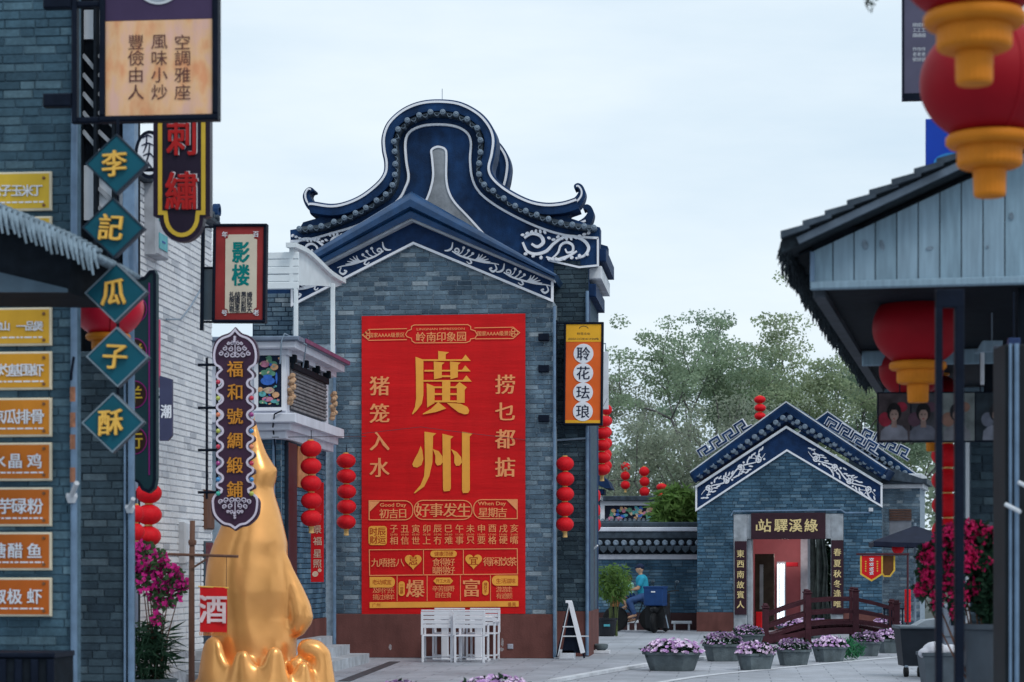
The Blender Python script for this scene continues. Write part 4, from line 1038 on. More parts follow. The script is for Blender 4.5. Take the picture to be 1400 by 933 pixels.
for cy, sg in ((118, 1), (815, -1)):
    mb = MB()
    for sx in (-1, 1):
        for (x, y, r) in ((12, 30, 13), (38, 30, 13), (62, 24, 11), (20, 4, 12), (45, 2, 11), (14, -22, 9), (30, -20, 7)):
            q = f.uv(*ze([(137+sx*x*.98, cy+sg*y)])[0])
            mb.brush(spiral(q[0], q[1], f.m(r/3.2), f.m(r/12), 1.2, pi/2*sg, sx), [f.m(.8), f.m(1.2), f.m(1.0)], -.05-.0004*x, -.038)
    q0, q1 = f.uv(*ze([(137, cy-50*sg)])[0]), f.uv(*ze([(137, cy+40*sg)])[0]); mb.stroke([q0, q1], f.m(1.1), -.049, -.038)
    for k in (0, 10, 20): q = f.uv(*ze([(137, cy-sg*(48-k))])[0]); mb.prism(blob(q[0], q[1], f.m(1.6), f.m(1.6)), -.07-.001*k, -.038)
    mb.build('lace_ornament', MATS['sign_pale_border'], t)
for x in (281, 295): MB().cbox(f.u(x-1.5), f.u(x+1.5), .05, .08, f.z(682, 322), f.z(488, 322), .005).build('ladder_post', black, t)
for y in (498, 557, 615, 673): MB().cbox(f.u(269), f.u(306), .045, .085, f.z(y+1.8, 322), f.z(y-1.8, 322), .005).build('ladder_rung', black, t)
# --- dark teal scroll sign half hidden behind the diamonds
S5 = Fr(190, 22.6, 0); f = S5.at(192, 674)
t = thing('dark_scroll_sign', 'dark green vertical sign with purple outline half hidden behind the diamond signs', 'shop sign', f)
sh = [(160, 378), (178, 376), (190, 382), (200, 380), (207, 371), (213, 370), (215.5, 376), (215.5, 655), (213, 668), (205, 675), (196, 671), (190, 660), (180, 654), (160, 654)]
MB().prism(f.pts(sh), -.05, .05).build('board', M('sign_dark_green', (.010, .035, .045), .5, .2, 3), t)
MB().stroke(f.pts([(160, 379), (178, 377), (190, 383), (200, 381), (207, 372.5), (212, 372), (213.5, 377), (213.5, 655), (211, 666), (205, 672), (197, 669), (191, 659), (180, 653)]), f.m(3.4), -.062, -.04).build('black_rim', black, t)
MB().stroke(f.pts([(206, 388), (206, 650)]), f.m(1.8), -.06, -.04).build('purple_line', M('sign_purple_line', (.20, .012, .14), .5), t)
for ch, y in (('發', 424), ('祥', 482), ('羊', 540), ('行', 603)):
    q = f.uv(186, y); MB().prism(blob(q[0], q[1], f.m(17.5), f.m(19), 0, 24), -.056, -.04).build('purple_ring', MATS['sign_purple_line'], t)
    MB().prism(blob(q[0], q[1], f.m(16), f.m(17.5), 0, 24), -.06, -.04).build('disc', M('sign_dark_brown', (.025, .012, .010), .5), t)
    text(t, 'lettering', f, [(ch, 186, y, 21)], M('sign_dull_gold', (.42, .28, .03), .5), -.062, bold=.02)
MB().cbox(f.u(166), f.u(176), .05, .3, f.z(402, 192), f.z(396, 192)).build('bracket_arm', black, t)
# --- small purple sign on the white wall
f = Fr(228, 25.5, 0).at(228, 603)
t = thing('small_purple_sign', 'small dull purple sign with white character beside the white brick wall', 'shop sign', f)
MB().prism(f.pts([(219, 514), (236, 519), (236, 596), (230, 603), (219, 603)]), -.03, .03).build('board', M('sign_dull_purple', (.055, .06, .12), .5, .2, 4), t)
text(t, 'lettering', f, [('潮', 228, 563, 17)], white, -.034, bold=.03, wx=.8)
MB().box(f.u(216), f.u(219), -.01, .02, f.z(530, 228), f.z(437, 228)).build('pink_strip', M('pink_strip', (.62, .10, .20), .5), t)
MB().cbox(f.u(210), f.u(219), -.01, .015, f.z(545, 228), f.z(541, 228)).build('bracket_arm', black, t)
# ================================================================== WHITE BAY HOUSE BETWEEN THE SHOP ROW AND THE GABLE
YF = Fr(390, 33, 0); YS = Fr(390, 33, pi/2)
bay = thing('white_bay_house', 'small house with white bay window and white canopy left of the banner', 'house', YF)
u, Z = YF.u, lambda y: YF.z(y, 390)
dep = YS.uv(453, 500)[0]              # depth of the side face
zb0, zb1 = Z(598), Z(462)
xl = u(285)
lw = -.10
MB().box(xl, lw, .212, dep, 0, zb0).build('wall', mortar, bay)
bricks(bay, [[(xl, .75), (lw, .75), (lw, zb0), (xl, zb0)]], [(xl-1, u(345), 0, 9)], .25, .082, .2, BRH, 200, depth=.05)
side = bpy.data.objects.new('side_wall', MB().box(.22, dep, 0, .02, 0, zb0).mesh('side_wall', mortar_d)); col.objects.link(side); side.parent = bay; side.location = (lw, 0, 0); side.rotation_euler = (0, 0, pi/2)
bricks(side, [[(.22, .75), (dep, .75), (dep, zb0), (.22, zb0)]], [], .25, .082, -.008, BRH, 300, depth=.012, rough=.004)
MB().cbox(lw-.2, lw+.02, .17, dep, 0, .75, .008).build('plinth', plinth, bay)
MB().cbox(xl, lw-.2, .17, .4, 0, .75, .008).build('plinth', plinth, bay)
lav = M('lavender_white', (.66, .68, .76), .6, .07, 4, .1, stain=.14)
# stepped lower cornice, window storey, upper cornice
for k, (pr, y0, y1) in enumerate(((.02, 600, 589), (.10, 589, 579), (.20, 579, 566))):
    MB().cbox(xl, pr, -pr, dep+.1, Z(y0), Z(y1), .015).build('lower_cornice', lav, bay)
MB().box(xl, -.04, .04, dep-.1, Z(566), Z(484)).build('window_storey', lav, bay)
for k, (pr, y0, y1) in enumerate(((.06, 486, 478), (.20, 478, 468))):
    MB().cbox(xl, pr, -pr, dep+.15, Z(y0), Z(y1), .015).build('upper_cornice', lav, bay)
MB().cbox(xl, .26, -.26, dep+.2, Z(468), Z(462), .015).build('roof', M('bay_roof_grey', (.16, .20, .27), .5, .2), bay)
MB().cbox(.262, .285, .2, dep+.2, Z(467), Z(461.5), .006).build('roof_edge', M('plum_tile_edge', (.20, .07, .14), .5, .2), bay)
# flower painting
x0, x1, z0, z1 = u(353), u(385), Z(557), Z(481)
for nm, bx in (('painting_frame', (x0-.06, x0, z0-.05, z1+.05)), ('painting_frame', (x1, x1+.06, z0-.05, z1+.05)), ('painting_frame', (x0, x1, z0-.05, z0)), ('painting_frame', (x0, x1, z1, z1+.05))):
    MB().box(bx[0], bx[1], -.01, .04, bx[2], bx[3]).build(nm, white, bay)
MB().box(x0, x1, .01, .04, z0, z1).build('painting_ground', M('painting_navy', (.012, .022, .05), .6, .3, 6), bay)
pc = {'pink': (.62, .24, .34), 'peach': (.70, .40, .22), 'leaf': (.12, .30, .20), 'blue': (.05, .16, .55), 'cream': (.60, .45, .32), 'teal': (.12, .40, .42)}
def pb(px, py, a, b, c, y=.0, rot=0):
    q = YF.uv(px, py); MB().prism(blob(q[0], q[1], YF.m(a), YF.m(b), rot, 12), y-.004, .011).build('painted_'+c, M('paint_'+c, pc[c], .6, .3, 20), bay)
for k, (px, py, a, b, c) in enumerate([(368, 492, 4, 6, 'leaf'), (374, 498, 5, 4, 'leaf'), (361, 510, 5, 4, 'leaf'), (368, 508, 5, 5, 'leaf'), (362, 498, 6.5, 4.5, 'pink'), (375, 502, 5.5, 4.5, 'peach'), (372, 511, 5, 3.5, 'leaf'),
     (366, 521, 10, 6, 'blue'), (366, 514.5, 6.5, 2, 'blue'), (378, 517, 1.3, 8, 'blue'), (356, 533, 3.5, 3.5, 'peach'), (368, 534, 7.5, 4.5, 'cream'), (359, 539, 5, 4, 'teal'), (377, 540, 5, 4, 'peach'), (366, 546, 8, 3.5, 'pink'), (376, 549, 6, 2.5, 'teal'), (359, 550, 5, 2.5, 'leaf')]):
    pb(px, py, a, b, c, -.0006*k)
rnd = random.Random(17)
for k in range(26): pb(rnd.uniform(356, 382), rnd.choice([rnd.uniform(488, 512), rnd.uniform(528, 553)]), rnd.uniform(.8, 2.2), rnd.uniform(.7, 1.6), rnd.choice(list(pc)), -.013-.0005*k, rnd.random()*3)
# lattice window on the receding side
su0, su1 = YS.uv(394, 500)[0], YS.uv(443, 500)[0]
sz0, sz1 = Z(558), Z(494)
def side_part(mb, nm, mat, par=None):
    o = mb.build(nm, mat, bay); o.rotation_euler = (0, 0, pi/2); return o
side_part(MB().box(su0, su1, -.03, .05, sz0, sz1), 'shutter', M('shutter_backing', (.07, .075, .085), .8))
slat_m = M('weathered_slat', (.20, .19, .20), .8, .4, 9, .4)
n = 13
for k in range(n):
    z = sz0+(sz1-sz0)*k/n; side_part(MB().cbox(su0+.02, su1-.02, -.05-.012*(k % 2), -.02, z+.008, z+(sz1-sz0)/n-.008, .006), 'slat', slat_m)
for k in range(4):
    x = su0+.05+(su1-su0-.1)*k/3; side_part(MB().cbox(x-.05, x+.05, -.12, 0, sz1, sz1+.12), 'corbel', black_d)
side_part(MB().cbox(su0, su1, -.09, -.04, sz1-.1, sz1, .01), 'shutter_head', black_d)
for x in (su0-.10, su1+.16): side_part(MB().cbox(x-.09, x+.12, -.02, .05, Z(566), Z(486), .01), 'post', lav)
relief = M('carved_relief', (.50, .32, .20), .7, .4, 18, .5)
for x in (su0-.14, su1+.42):
    mb = MB(); rnd = random.Random(4)
    for k in range(14): ellipsoid(mb, (x+rnd.uniform(-.04, .05), -.06-rnd.random()*.05, sz0+.08+.032*k), (.045, .05, .04), 7, 5)
    side_part(mb, 'carved_relief', relief)
# wall things on the side below
side_part(MB().cbox(YS.uv(397, 700)[0], YS.uv(409, 700)[0], .03, .10, .1, Z(602), .01), 'dark_panel', M('dark_door_panel', (.012, .022, .04), .4))
side_part(MB().box(YS.uv(412, 700)[0], YS.uv(436, 700)[0], .05, .10, Z(662), Z(604)), 'poster', M('orange_poster', (.52, .22, .10), .6, .3, 6))
MB().tube([(u(372), .14, 0), (u(372), .14, zb0)], .03, 8).build('rain_pipe', pipe_b, bay)
MB().tube([(u(390), -.23, Z(563)), (u(380), -.25, Z(568)), (u(375), -.1, Z(584)), (u(374), .12, Z(610)), (u(374), .14, Z(690))], .012, 6).build('cable', black, bay)
MB().tube([(u(388), -.27, Z(500)), (u(390), -.28, Z(470)), (u(394), -.27, Z(459)), (.28, .2, Z(470)), (.2, .35, Z(500))], .012, 6).build('cable', steel, bay)
# white canopy above
cw = M('canopy_white', (.72, .77, .80), .5, .08, 4, .1)
for k in range(5):
    ya, yb = 338+10.4*k, 338+10.4*(k+1)
    MB().cbox(u(300), u(399), .5+.01*(k % 2), .56, Z(yb)+.006, Z(ya), .01).build('canopy_board', cw, bay)
YS2 = Fr(399, 33.5, pi/2)
pts = [YS2.uv(*p) for p in crom([(399, 336), (415, 345), (432, 360), (448, 375), (464, 384)], 4)]+[YS2.uv(*p) for p in [(466, 390), (457, 393), (440, 391), (399, 390)]]
o = MB().prism(pts, -.02, .04).build('canopy_side', cw, bay); dx, dy = YS2.O[0]-YF.O[0], YS2.O[1]-YF.O[1]; o.location = (dx, dy, 0); o.rotation_euler = (0, 0, pi/2)
rimp = [YS2.uv(*p) for p in crom([(396, 335), (415, 344), (432, 359), (448, 374), (466, 385)], 4)]
o = MB().stroke(rimp, .07, -.09, .06).build('canopy_rim', cw, bay); o.location = (dx, dy, 0); o.rotation_euler = (0, 0, pi/2)
MB().cbox(u(392), u(397.5), .5, .58, Z(464), Z(388), .01).build('canopy_post', cw, bay)
p = Fr(455, 36.6, 0); lx, ly = p.O[0]-YF.O[0], p.O[1]-YF.O[1]
MB().cbox(lx-.035, lx+.035, ly-.035, ly+.035, p.z(500, 455), p.z(388, 455), .01).build('canopy_post', cw, bay)
# ------------------------------------------------------------------ front steps
stepm = M('step_stone', (.46, .49, .53), .75, .2, 6, .25, stain=.25)
f = Fr(455, 36.7, 0); t = thing('stone_steps', 'pale stone steps beside the golden sculpture leading to the bay house', 'steps', f)
for k, (xr, y0, z0, z1) in enumerate(((505, -7.2, 0, .155), (482, -7.0, .155, .31), (462, -6.8, .31, .46))):
    MB().cbox(f.u(400), f.u(xr), y0, .0-.25*k, z0, z1, .012).build('step', stepm, t)
# ================================================================== GOLDEN SCULPTURE
GF = Fr(365, 28, YAW); t = thing('golden_sculpture', 'tall glossy golden flame-like sculpture rising from curled waves', 'sculpture', GF)
def gz(x, y): return GF.uv(240+x/2.374, 540+y/2.374)
prof = [(60,256,258),(80,250,262),(120,240,272),(150,232,281),(190,222,296),(225,212,318),(250,206,330),(275,200,328),(300,192,318),(330,180,324),(380,162,340),(430,146,352),(480,124,364),(520,110,364),(560,101,372),(600,97,378),(640,96,384),(690,105,388),(730,112,390),(760,114,392),(785,116,394),(810,116,394),(860,112,392),(933,112,400),(965,110,410)]
BULGE = [(350, 520, 16), (368, 580, 24), (388, 640, 34), (402, 690, 42), (408, 722, 43), (396, 752, 36)]
mb = MB(); v = []; fc = []; nn = 40
for (y, l, r) in prof:
    a, z = gz(l, y); b, _ = gz(r, y); c = (a+b)/2; h = (b-a)/2
    bulge = max(0, 1-abs(y-715)/90); main_h = h
    d = min(h, .62)*.9
    for k in range(nn):
        an = 2*pi*k/nn
        fold = 1+.018*sin(an*3+y*.004)*min(1, max(0, (y-260)/200))
        x = c+h*cos(an)*(1 if cos(an) < .6 else 1)
        yy = d*sin(an)*fold*(1-.35*max(0, cos(an))*bulge)
        v.append((x, yy, z))
m_ = len(prof)
for i in range(m_-1):
    for k in range(nn): fc.append((i*nn+k, (i+1)*nn+k, (i+1)*nn+(k+1) % nn, i*nn+(k+1) % nn))
fc += [tuple(range(nn)), tuple((m_-1)*nn+k for k in range(nn-1, -1, -1))]
mb.add(v, fc)
def lobe(L, y):
    for (x0, y0, r0), (x1, y1, r1) in zip(L, L[1:]):
        p, q = gz(x0, y0), gz(x1, y1); capsule(mb, (p[0], y, p[1]), (q[0], y, q[1]), GF.m(r0/2.374), GF.m(r1/2.374), 14)
CREST = crom([(287, 893), (291, 876), (298, 868), (305, 872), (310, 888), (318, 902), (328, 910), (334, 898), (338, 887), (344, 886), (349, 896), (358, 906), (368, 907), (376, 896), (382, 882), (388, 884), (393, 902), (399, 922), (406, 926), (413, 910), (419, 902), (425, 908)], 4)
for px, py in CREST:
    a, z = GF.uv(px, py); yy = -.78*sqrt(max(.04, 1-((px-362)/84)**2)); r = .075
    capsule(mb, (a, yy*1.05, 0), (a, yy, z-r), r*1.9, r, 8)
for L, yy in (([(424, 886, 15), (434, 888, 15), (442, 895, 14), (443, 940, 20)], -.32), ([(421, 908, 7), (421, 945, 14)], -.62)):
    for (x0, y0, r0), (x1, y1, r1) in zip(L, L[1:]):
        p, q = GF.uv(x0, y0), GF.uv(x1, y1); capsule(mb, (p[0], yy, p[1]), (q[0], yy, q[1]), GF.m(r0), GF.m(r1), 14)
lobe([(316, 246, 17), (300, 264, 24)], -.05); lobe(BULGE, -.12)
for k in range(10):
    an = pi*2*k/10; capsule(mb, (GF.u(362)+.72*cos(an), .60*sin(an)-.05, .02), (GF.u(362)+.55*cos(an), .5*sin(an)-.05, .35), .22, .12)
gold_s = M('gold_leaf_paint', (.90, .42, .13), .27, .14, 2.2, .06, metal=.5, bscale=5)
g = remeshed(mb, 'flame_body', gold_s, t, .026, 14)
# ================================================================== WINE FLAG POLE
f = Fr(262, 24.5, 0); t = thing('wine_flag_pole', 'brown wooden cross pole with a red wine flag before the golden sculpture', 'flag pole', f)
MB().tube([(0, 0, 0), (0, 0, f.z(790, 262)), (.01, 0, f.z(712, 262))], .036, 10, .03).build('pole', wood_br, t, True)
MB().lathe([(.10, 0), (.085, .06), (.05, .2), (.036, .32)], (0, 0, 0), 12).build('pole_foot', wood_br, t)
MB().lathe([(.042, -.03), (.048, 0), (.042, .03)], (.008, 0, f.z(742, 262)), 10).build('collar', wood_br, t)
MB().tube([(f.u(231), -.045, f.z(758, 262)), (f.u(327), -.045, f.z(761, 262))], .016, 8).build('cross_arm', wood_br, t)
MB().tube([(f.u(264), -.04, f.z(777, 262)), (f.u(285), -.045, f.z(764, 262))], .012, 8).build('brace', wood_br, t)
mb = MB(); v = []; fc = []
for j in range(9):
    for i in range(7):
        x0, zt_ = f.uv(275, 802); x1, zb_ = f.uv(312, 864); v.append((x0+(x1-x0)*i/6, -.06+.010*sin(i*1.1+j*.4), zt_+(zb_-zt_)*j/8-(.012*i/6)))
for j in range(8):
    for i in range(6): a = j*7+i; fc.append((a, a+7, a+8, a+1))
k = len(v); mb.add(v+[(p[0], p[1]+.006, p[2]) for p in v], fc+[tuple(q+k for q in r[::-1]) for r in fc]); flag = mb.build('flag', red_cloth, t, True)
q = f.uv(293, 833); mb = MB(); put_text(mb, '酒', q[0], q[1], f.m(36), -.076, bold=.026); mb.build('character', M('flag_white', (.72, .55, .55), .7), flag)
MB().tube([(f.u(273), -.055, f.z(802, 262)), (f.u(314), -.055, f.z(804, 262))], .008, 6).build('flag_rod', gold_c, t)
mb = MB()
for i in range(18): x = f.u(275+2.1*i); mb.tube([(x, -.062, f.z(864, 262)), (x+.004, -.06, f.z(869, 262))], .005, 4)
tag(mb.build('flag_fringe', M('fringe_orange', (.60, .20, .04), .7), t), kind='stuff')
for x in (276, 311): MB().tube([(f.u(x), -.055, f.z(803, 262)), (f.u(x), -.045, f.z(762, 262))], .003, 4).build('cord', black, t)
# ================================================================== LANTERNS
_gp = [(.10, -.40)]+[(.5*cos(radians(a)), .40*sin(radians(a))) for a in range(-70, 71, 14)]+[(.10, .40)]
mesh_globe = MB().lathe(_gp, n=24, flute=1, fl=.05).mesh('globe', red_l, True)
gold_r = M('lantern_gold_ring', (.62, .36, .10), .4, .2)
mesh_ring = MB().lathe([(.10, -.05), (.15, -.03), (.15, .03), (.10, .05)], n=12).mesh('ring', gold_r)
mesh_tass = MB().lathe([(.05, 0), (.13, -.03), (.13, -.16), (.15, -.30), (.10, -.31)], n=12, flute=1, fl=.08).mesh('tassel', M('tassel_gold', (.66, .42, .16), .7, .2))
def lantern_string(px, D, y0, y1, n, wpx, label, group, tassel=True, lean=0.0, top=None, name='lantern_string'):
    f = Fr(px, D, 0); f = f.at(px, y1); t = thing(name, label, 'lantern string', f, group)
    H = f.z(y0, px); w = f.m(wpx)
    th = H*.06 if tassel else 0
    step = (H-th)/n; sz = step/.82
    zt_ = H+(f.m(top) if top else .15)
    MB().tube([(0, 0, 0 if not tassel else th*.5), (lean*H*.5, 0, H*.5), (lean*H, 0, zt_)], .006, 5).build('cord', black, t)
    rr = random.Random(int(px)); b = 1
    for k in range(n):
        z = th+step*(k+.5); x = lean*z+rr.uniform(-.006, .006)
        g = obj('lantern', mesh_globe, t, (x, 0, z), (rr.uniform(-.04, .04), rr.uniform(-.05, .05), rr.random()*3), (w, w, sz))
        obj('ring', mesh_ring, g, (0, 0, .40), None, (1, 1, 1)); obj('ring', mesh_ring, g, (0, 0, -.40))
    if tassel: obj('tassel', mesh_tass, t, (0, 0, th+.01), None, (w*.9, w*.9, w*1.1))
    return t
lantern_string(473.5, 37.4, 620, 731, 5, 26.5, 'string of five red lanterns hanging just left of the red banner', 'red lantern strings', lean=0)
lantern_string(425.5, 33.4, 602, 728, 5, 29, 'string of five red lanterns before the hanging red scroll', 'red lantern strings')
lantern_string(772.5, 38.6, 624, 734, 5, 25, 'string of five red lanterns hanging on the dark pier right of the banner', 'red lantern strings', top=14)
lantern_string(823, 43, 568, 656, 5, 24, 'red lantern string hanging right below the orange enamel sign', 'red lantern strings')
lantern_string(829, 50, 553, 650, 6, 16, 'red lantern string half hidden behind the string under the enamel sign', 'red lantern strings')
lantern_string(815, 47, 668, 732, 3, 13, 'short red lantern string at the corner beside the tiled wall', 'red lantern strings')
lantern_string(855, 66, 632, 672, 3, 13, 'small far lantern string, left of the two before the trees', 'far red lantern strings')
lantern_string(881, 66, 638, 682, 3, 14, 'small far lantern string, right of the two before the trees', 'far red lantern strings')
lantern_string(905, 64, 661, 683, 2, 15, 'far pair of red lanterns beside the bamboo bush', 'far red lantern strings')
lantern_string(1039, 62, 541, 577, 3, 16, 'three red lanterns showing above the bridge house roof', 'far red lantern strings')
lantern_string(203, 25.2, 660, 748, 3, 36, 'large red lantern string under the dark scroll sign', 'red lantern strings', False)
lantern_string(186, 24.4, 690, 740, 2, 24, 'red lantern pair half hidden behind the second brick pier', 'red lantern strings', False)
wire = M('thin_wire', (.05, .06, .075), .5)
def wire_thing(L, label, r=.006):
    P = [Vector(ground_xy(px, D)+(zat(py, D),)) for px, py, D in L]; o = P[0]
    mb = MB().tube([p-o for p in P], r, 5); ob = mb.build('overhead_wire', wire); ob.location = o; tag(ob, label, 'wire')
wire_thing([(372, 598, 32.9), (430, 597.5, 33.5), (500, 597, 37.6)], 'thin wire carrying the lantern strings left of the banner')
wire_thing([(770, 608, 38.4), (800, 606, 40.5), (830, 545, 46)], 'thin wire over the lantern strings by the dark pier')
wire_thing([(495, 593, 38.25), (540, 588, 38.2), (575, 584, 38.2), (612, 589, 38.2), (720, 602, 38.3)], 'thin dark wire crossing the red banner between the two big characters', .004)
# red paper scroll
f = Fr(434, 33.9, 0).at(434, 796); t = thing('red_paper_scroll', 'narrow red paper scroll with pale characters behind the lantern string', 'scroll', f)
MB().box(f.u(425), f.u(442.5), 0, .012, 0, f.z(660, 434)).build('sheet', red_cloth, t)
text(t, 'lettering', f, [(c, 434, y, 11) for c, y in zip('好景福星照', (708, 724, 740, 757, 771))], M('scroll_pale', (.70, .48, .36), .6), -.004, bold=.01)
mb = MB(); q = f.uv(431, 785); mb.prism(blob(q[0], q[1], .05, .045, .4, 9), -.005, 0); q = f.uv(437, 780); mb.prism(blob(q[0], q[1], .03, .03, .4, 9), -.005, 0); mb.build('motif', MATS['scroll_pale'], t)
# big plastic lanterns
_bg = [(.20, -.40)]+[(.5*cos(radians(a)), .44*sin(radians(a))) for a in range(-66, 67, 6)]+[(.20, .40)]
mesh_bg = MB().lathe(_bg, n=48).mesh('globe', red_big, True)
mesh_bg_lit = MB().lathe(_bg, n=48).mesh('globe', M('lantern_red_lit', (.58, .008, .03), .4, .1, 3), True)  # same plastic as the other globes; the brighter red paints in light falling on it
mesh_seam = MB().lathe([(.497, -.012), (.506, -.008), (.506, .008), (.497, .012)], n=48, axis='x').mesh('seam', red_big, True)
mesh_fl = MB().lathe([(.20, .02), (.30, .0), (.315, -.02), (.315, -.06), (.29, -.085), (.22, -.09)], n=36).mesh('flange', amber, True)
mesh_dr = MB().lathe([(.235, 0), (.235, -.12), (.225, -.14), (.19, -.155), (.10, -.16)], n=64, flute=1, fl=.02).mesh('drum', amber)
mesh_st = MB().lathe([(.12, 0), (.115, -.18), (.105, -.20), (.02, -.205)], n=40, flute=1, fl=.03).mesh('stem', amber)
mesh_cap = MB().lathe([(.20, 0), (.26, .02), (.26, .07), (.16, .09), (.12, .16), (.05, .17)], n=36).mesh('cap', amber, True)
def big_lantern(px, py, D, dia, label, cord=.5, rz=0, lit=False):
    f = Fr(px, D, 0); k = dia; f.z0 = zat(py, D)-.84*k
    t = thing('large_plastic_lantern', label, 'lantern', f, 'large red plastic lanterns'); t.rotation_euler[2] = rz
    g_ = obj('globe', mesh_bg if not lit else mesh_bg_lit, t, (0, 0, .84*k), None, k); obj('seam', mesh_seam, t, (0, 0, .84*k), (0, .0, .35), (k, k, k*.885))
    obj('flange', mesh_fl, t, (0, 0, .455*k), None, k); obj('drum', mesh_dr, t, (0, 0, .37*k), None, k); obj('stem', mesh_st, t, (0, 0, .21*k), None, k)
    obj('cap', mesh_cap, t, (0, 0, 1.23*k), None, k)
    MB().tube([(0, 0, 1.38*k), (0, 0, 1.38*k+cord)], .008, 6).build('cord', black, t)
    return t
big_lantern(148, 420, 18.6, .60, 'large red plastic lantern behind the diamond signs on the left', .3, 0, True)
# ================================================================== BRIDGE HOUSE (far right centre)
HT = YAW-radians(14)
HF = Fr(1080, 53.6, HT)
house = thing('bridge_house', 'small grey brick gable house with a dark name board beyond the footbridge', 'house', HF)
u, m = HF.u, HF.m
Zh = lambda y: HF.z(y, 1080)
def hz(a, b): return (930+a/4.118, 530+b/4.118)
def hz2(a, b): return (995+a/5.83, 690+b/5.83)
apx = HF.uv(1076, 616); le = HF.uv(953, 698); re_ = HF.uv(1206, 692)
d0, d1, dz = u(1022), u(1136), Zh(737)
wl_, wr = u(953), u(1206)
for nm, P in (('wall', [(wl_, 0), (d0, 0), (d0, le[1]), (wl_, le[1])]), ('wall', [(d1, 0), (wr, 0), (wr, re_[1]), (d1, re_[1])]), ('wall', [(d0, dz), (d1, dz), (d1, re_[1]), (wr, re_[1]), apx, (wl_, le[1]), (d0, le[1])])):
    MB().prism(P, .012, .3).build(nm, mortar_d, house)
zp = Zh(838)
bricks(house, [[(wl_, zp), (wr, zp), (wr, re_[1]), apx, (wl_, le[1])]], [(u(1003), u(1153), 0, Zh(703))], .25, .078, 0, BRH, 300, depth=.04)
MB().cbox(wl_-.01, u(1003), -.03, .012, 0, zp, .008).build('plinth', plinth, house); MB().cbox(u(1153), wr+.01, -.03, .012, 0, zp, .008).build('plinth', plinth, house)
jamb = M('pale_jamb_stone', (.40, .43, .47), .8, .25, 6, .3, stain=.3)
MB().cbox(u(1003), u(1021.5), -.02, .3, 0, Zh(703), .01).build('jamb', jamb, house); MB().cbox(u(1021.5), u(1027.5), .04, .3, 0, Zh(737), .01).build('inner_jamb', jamb, house)
MB().cbox(u(1136), u(1153), -.02, .3, 0, Zh(703), .01).build('jamb', jamb, house)
MB().cbox(u(1021.5), u(1136), -.018, .3, Zh(737), Zh(703), .01).build('lintel', jamb, house)
MB().tube([(u(1000), -.05, Zh(705)), (u(1003), -.05, Zh(699)), (u(1150), -.05, Zh(698)), (u(1156), -.05, Zh(702)), (u(1190), -.05, Zh(702))], .022, 8).build('conduit', pipe_b, house)
q = HF.uv(1191, 697); MB().cbox(q[0]-.05, q[0]+.05, -.14, 0, q[1]-.05, q[1]+.04).build('camera_box', white_d, house)
# name board and couplets (parts of the doorway)
nb = MB().cbox(u(1027.5), u(1129), -.10, -.03, Zh(737.5), Zh(701.5), .01).build('name_board', signboard, house)
gold_i = M('gilt_lettering', (.75, .58, .28), .5, .15)
for c, a in zip('站驛溪綠', (300, 428, 545, 668)):
    q = HF.uv(*hz2(a, 168)); mb = MB(); put_text(mb, c, q[0], q[1], m(16.5), -.102, bold=.02, depth=.01); mb.build('character', gold_i, nb)
q = HF.uv(*hz2(235, 185)); MB().box(q[0]-.02, q[0]+.02, -.106, -.1, q[1]-.07, q[1]+.07).build('seal', gold_i, nb)
for x0, x1, y0, y1, s, cx, ys in ((1005, 1021.3, 740, 841, '東西南故賓人', 105, (392, 475, 558, 640, 718, 797)), (1136.8, 1153.3, 739, 840, '春夏秋冬逢唯', 876, (380, 470, 552, 632, 708, 792))):
    cb = MB().cbox(u(x0), u(x1), -.07, -.025, Zh(y1), Zh(y0), .006).build('couplet_board', signboard, house)
    for c, yy in zip(s, ys):
        q = HF.uv(*hz2(cx, yy)); mb = MB(); put_text(mb, c, q[0], q[1], m(9.5), -.073, bold=.016); mb.build('character', gold_i, cb)
# inside
pinkw = M('pink_interior', (.55, .20, .22), .8, .15, 2)
MB().box(u(1000), u(1080), 2.9, 3.0, 0, Zh(690)).build('interior_wall', pinkw, house)
MB().box(u(1000), u(1150), .3, 3.2, Zh(700), Zh(697)).build('interior_ceiling', pinkw, house)
MB().box(u(1000)-.1, u(1000), .3, 3.2, 0, Zh(700)).build('interior_side_wall', pinkw, house)
MB().box(u(1078), u(1088), 2.6, 3.2, 0, Zh(700)).build('interior_column', M('pale_column', (.52, .55, .60), .7), house)
MB().cbox(u(1020), u(1047), 1.6, 1.68, 0, Zh(757)).build('open_door', M('brown_door', (.06, .045, .03), .5, .3), house)
MB().box(u(1027), u(1032), 1.57, 1.6, Zh(835), Zh(772)).build('door_pane', M('door_pane_grey', (.30, .33, .33), .3), house)
MB().cbox(u(1046), u(1059), 2.24, 2.3, .15, Zh(768)).build('lamp_case', M('lamp_case', (.25, .27, .30), .5), house)
for x in (1048.5, 1052.5, 1056): MB().tube([(u(x), 2.21, .25), (u(x), 2.21, Zh(771))], .024, 8).build('lamp_tube', M('lamp_tube', (.85, .93, 1), .5, .02, emit=1.5), house)
lt = bpy.data.lights.new('doorway_lamp', 'POINT'); lt.energy = 11; lt.color = (1, .82, .76); lt.shadow_soft_size = .15; lo = bpy.data.objects.new('doorway_lamp', lt); col.objects.link(lo); lo.parent = house; lo.location = (u(1060), 1.9, 1.9)
MB().cbox(u(1060), u(1077), 2.2, 2.25, Zh(775), Zh(769)).build('small_red_sign', M('small_red', (.35, .01, .02), .5), house)
MB().cbox(u(1027), u(1036), .8, 1.0, 0, Zh(838), .02).build('red_box', red_cloth, house)
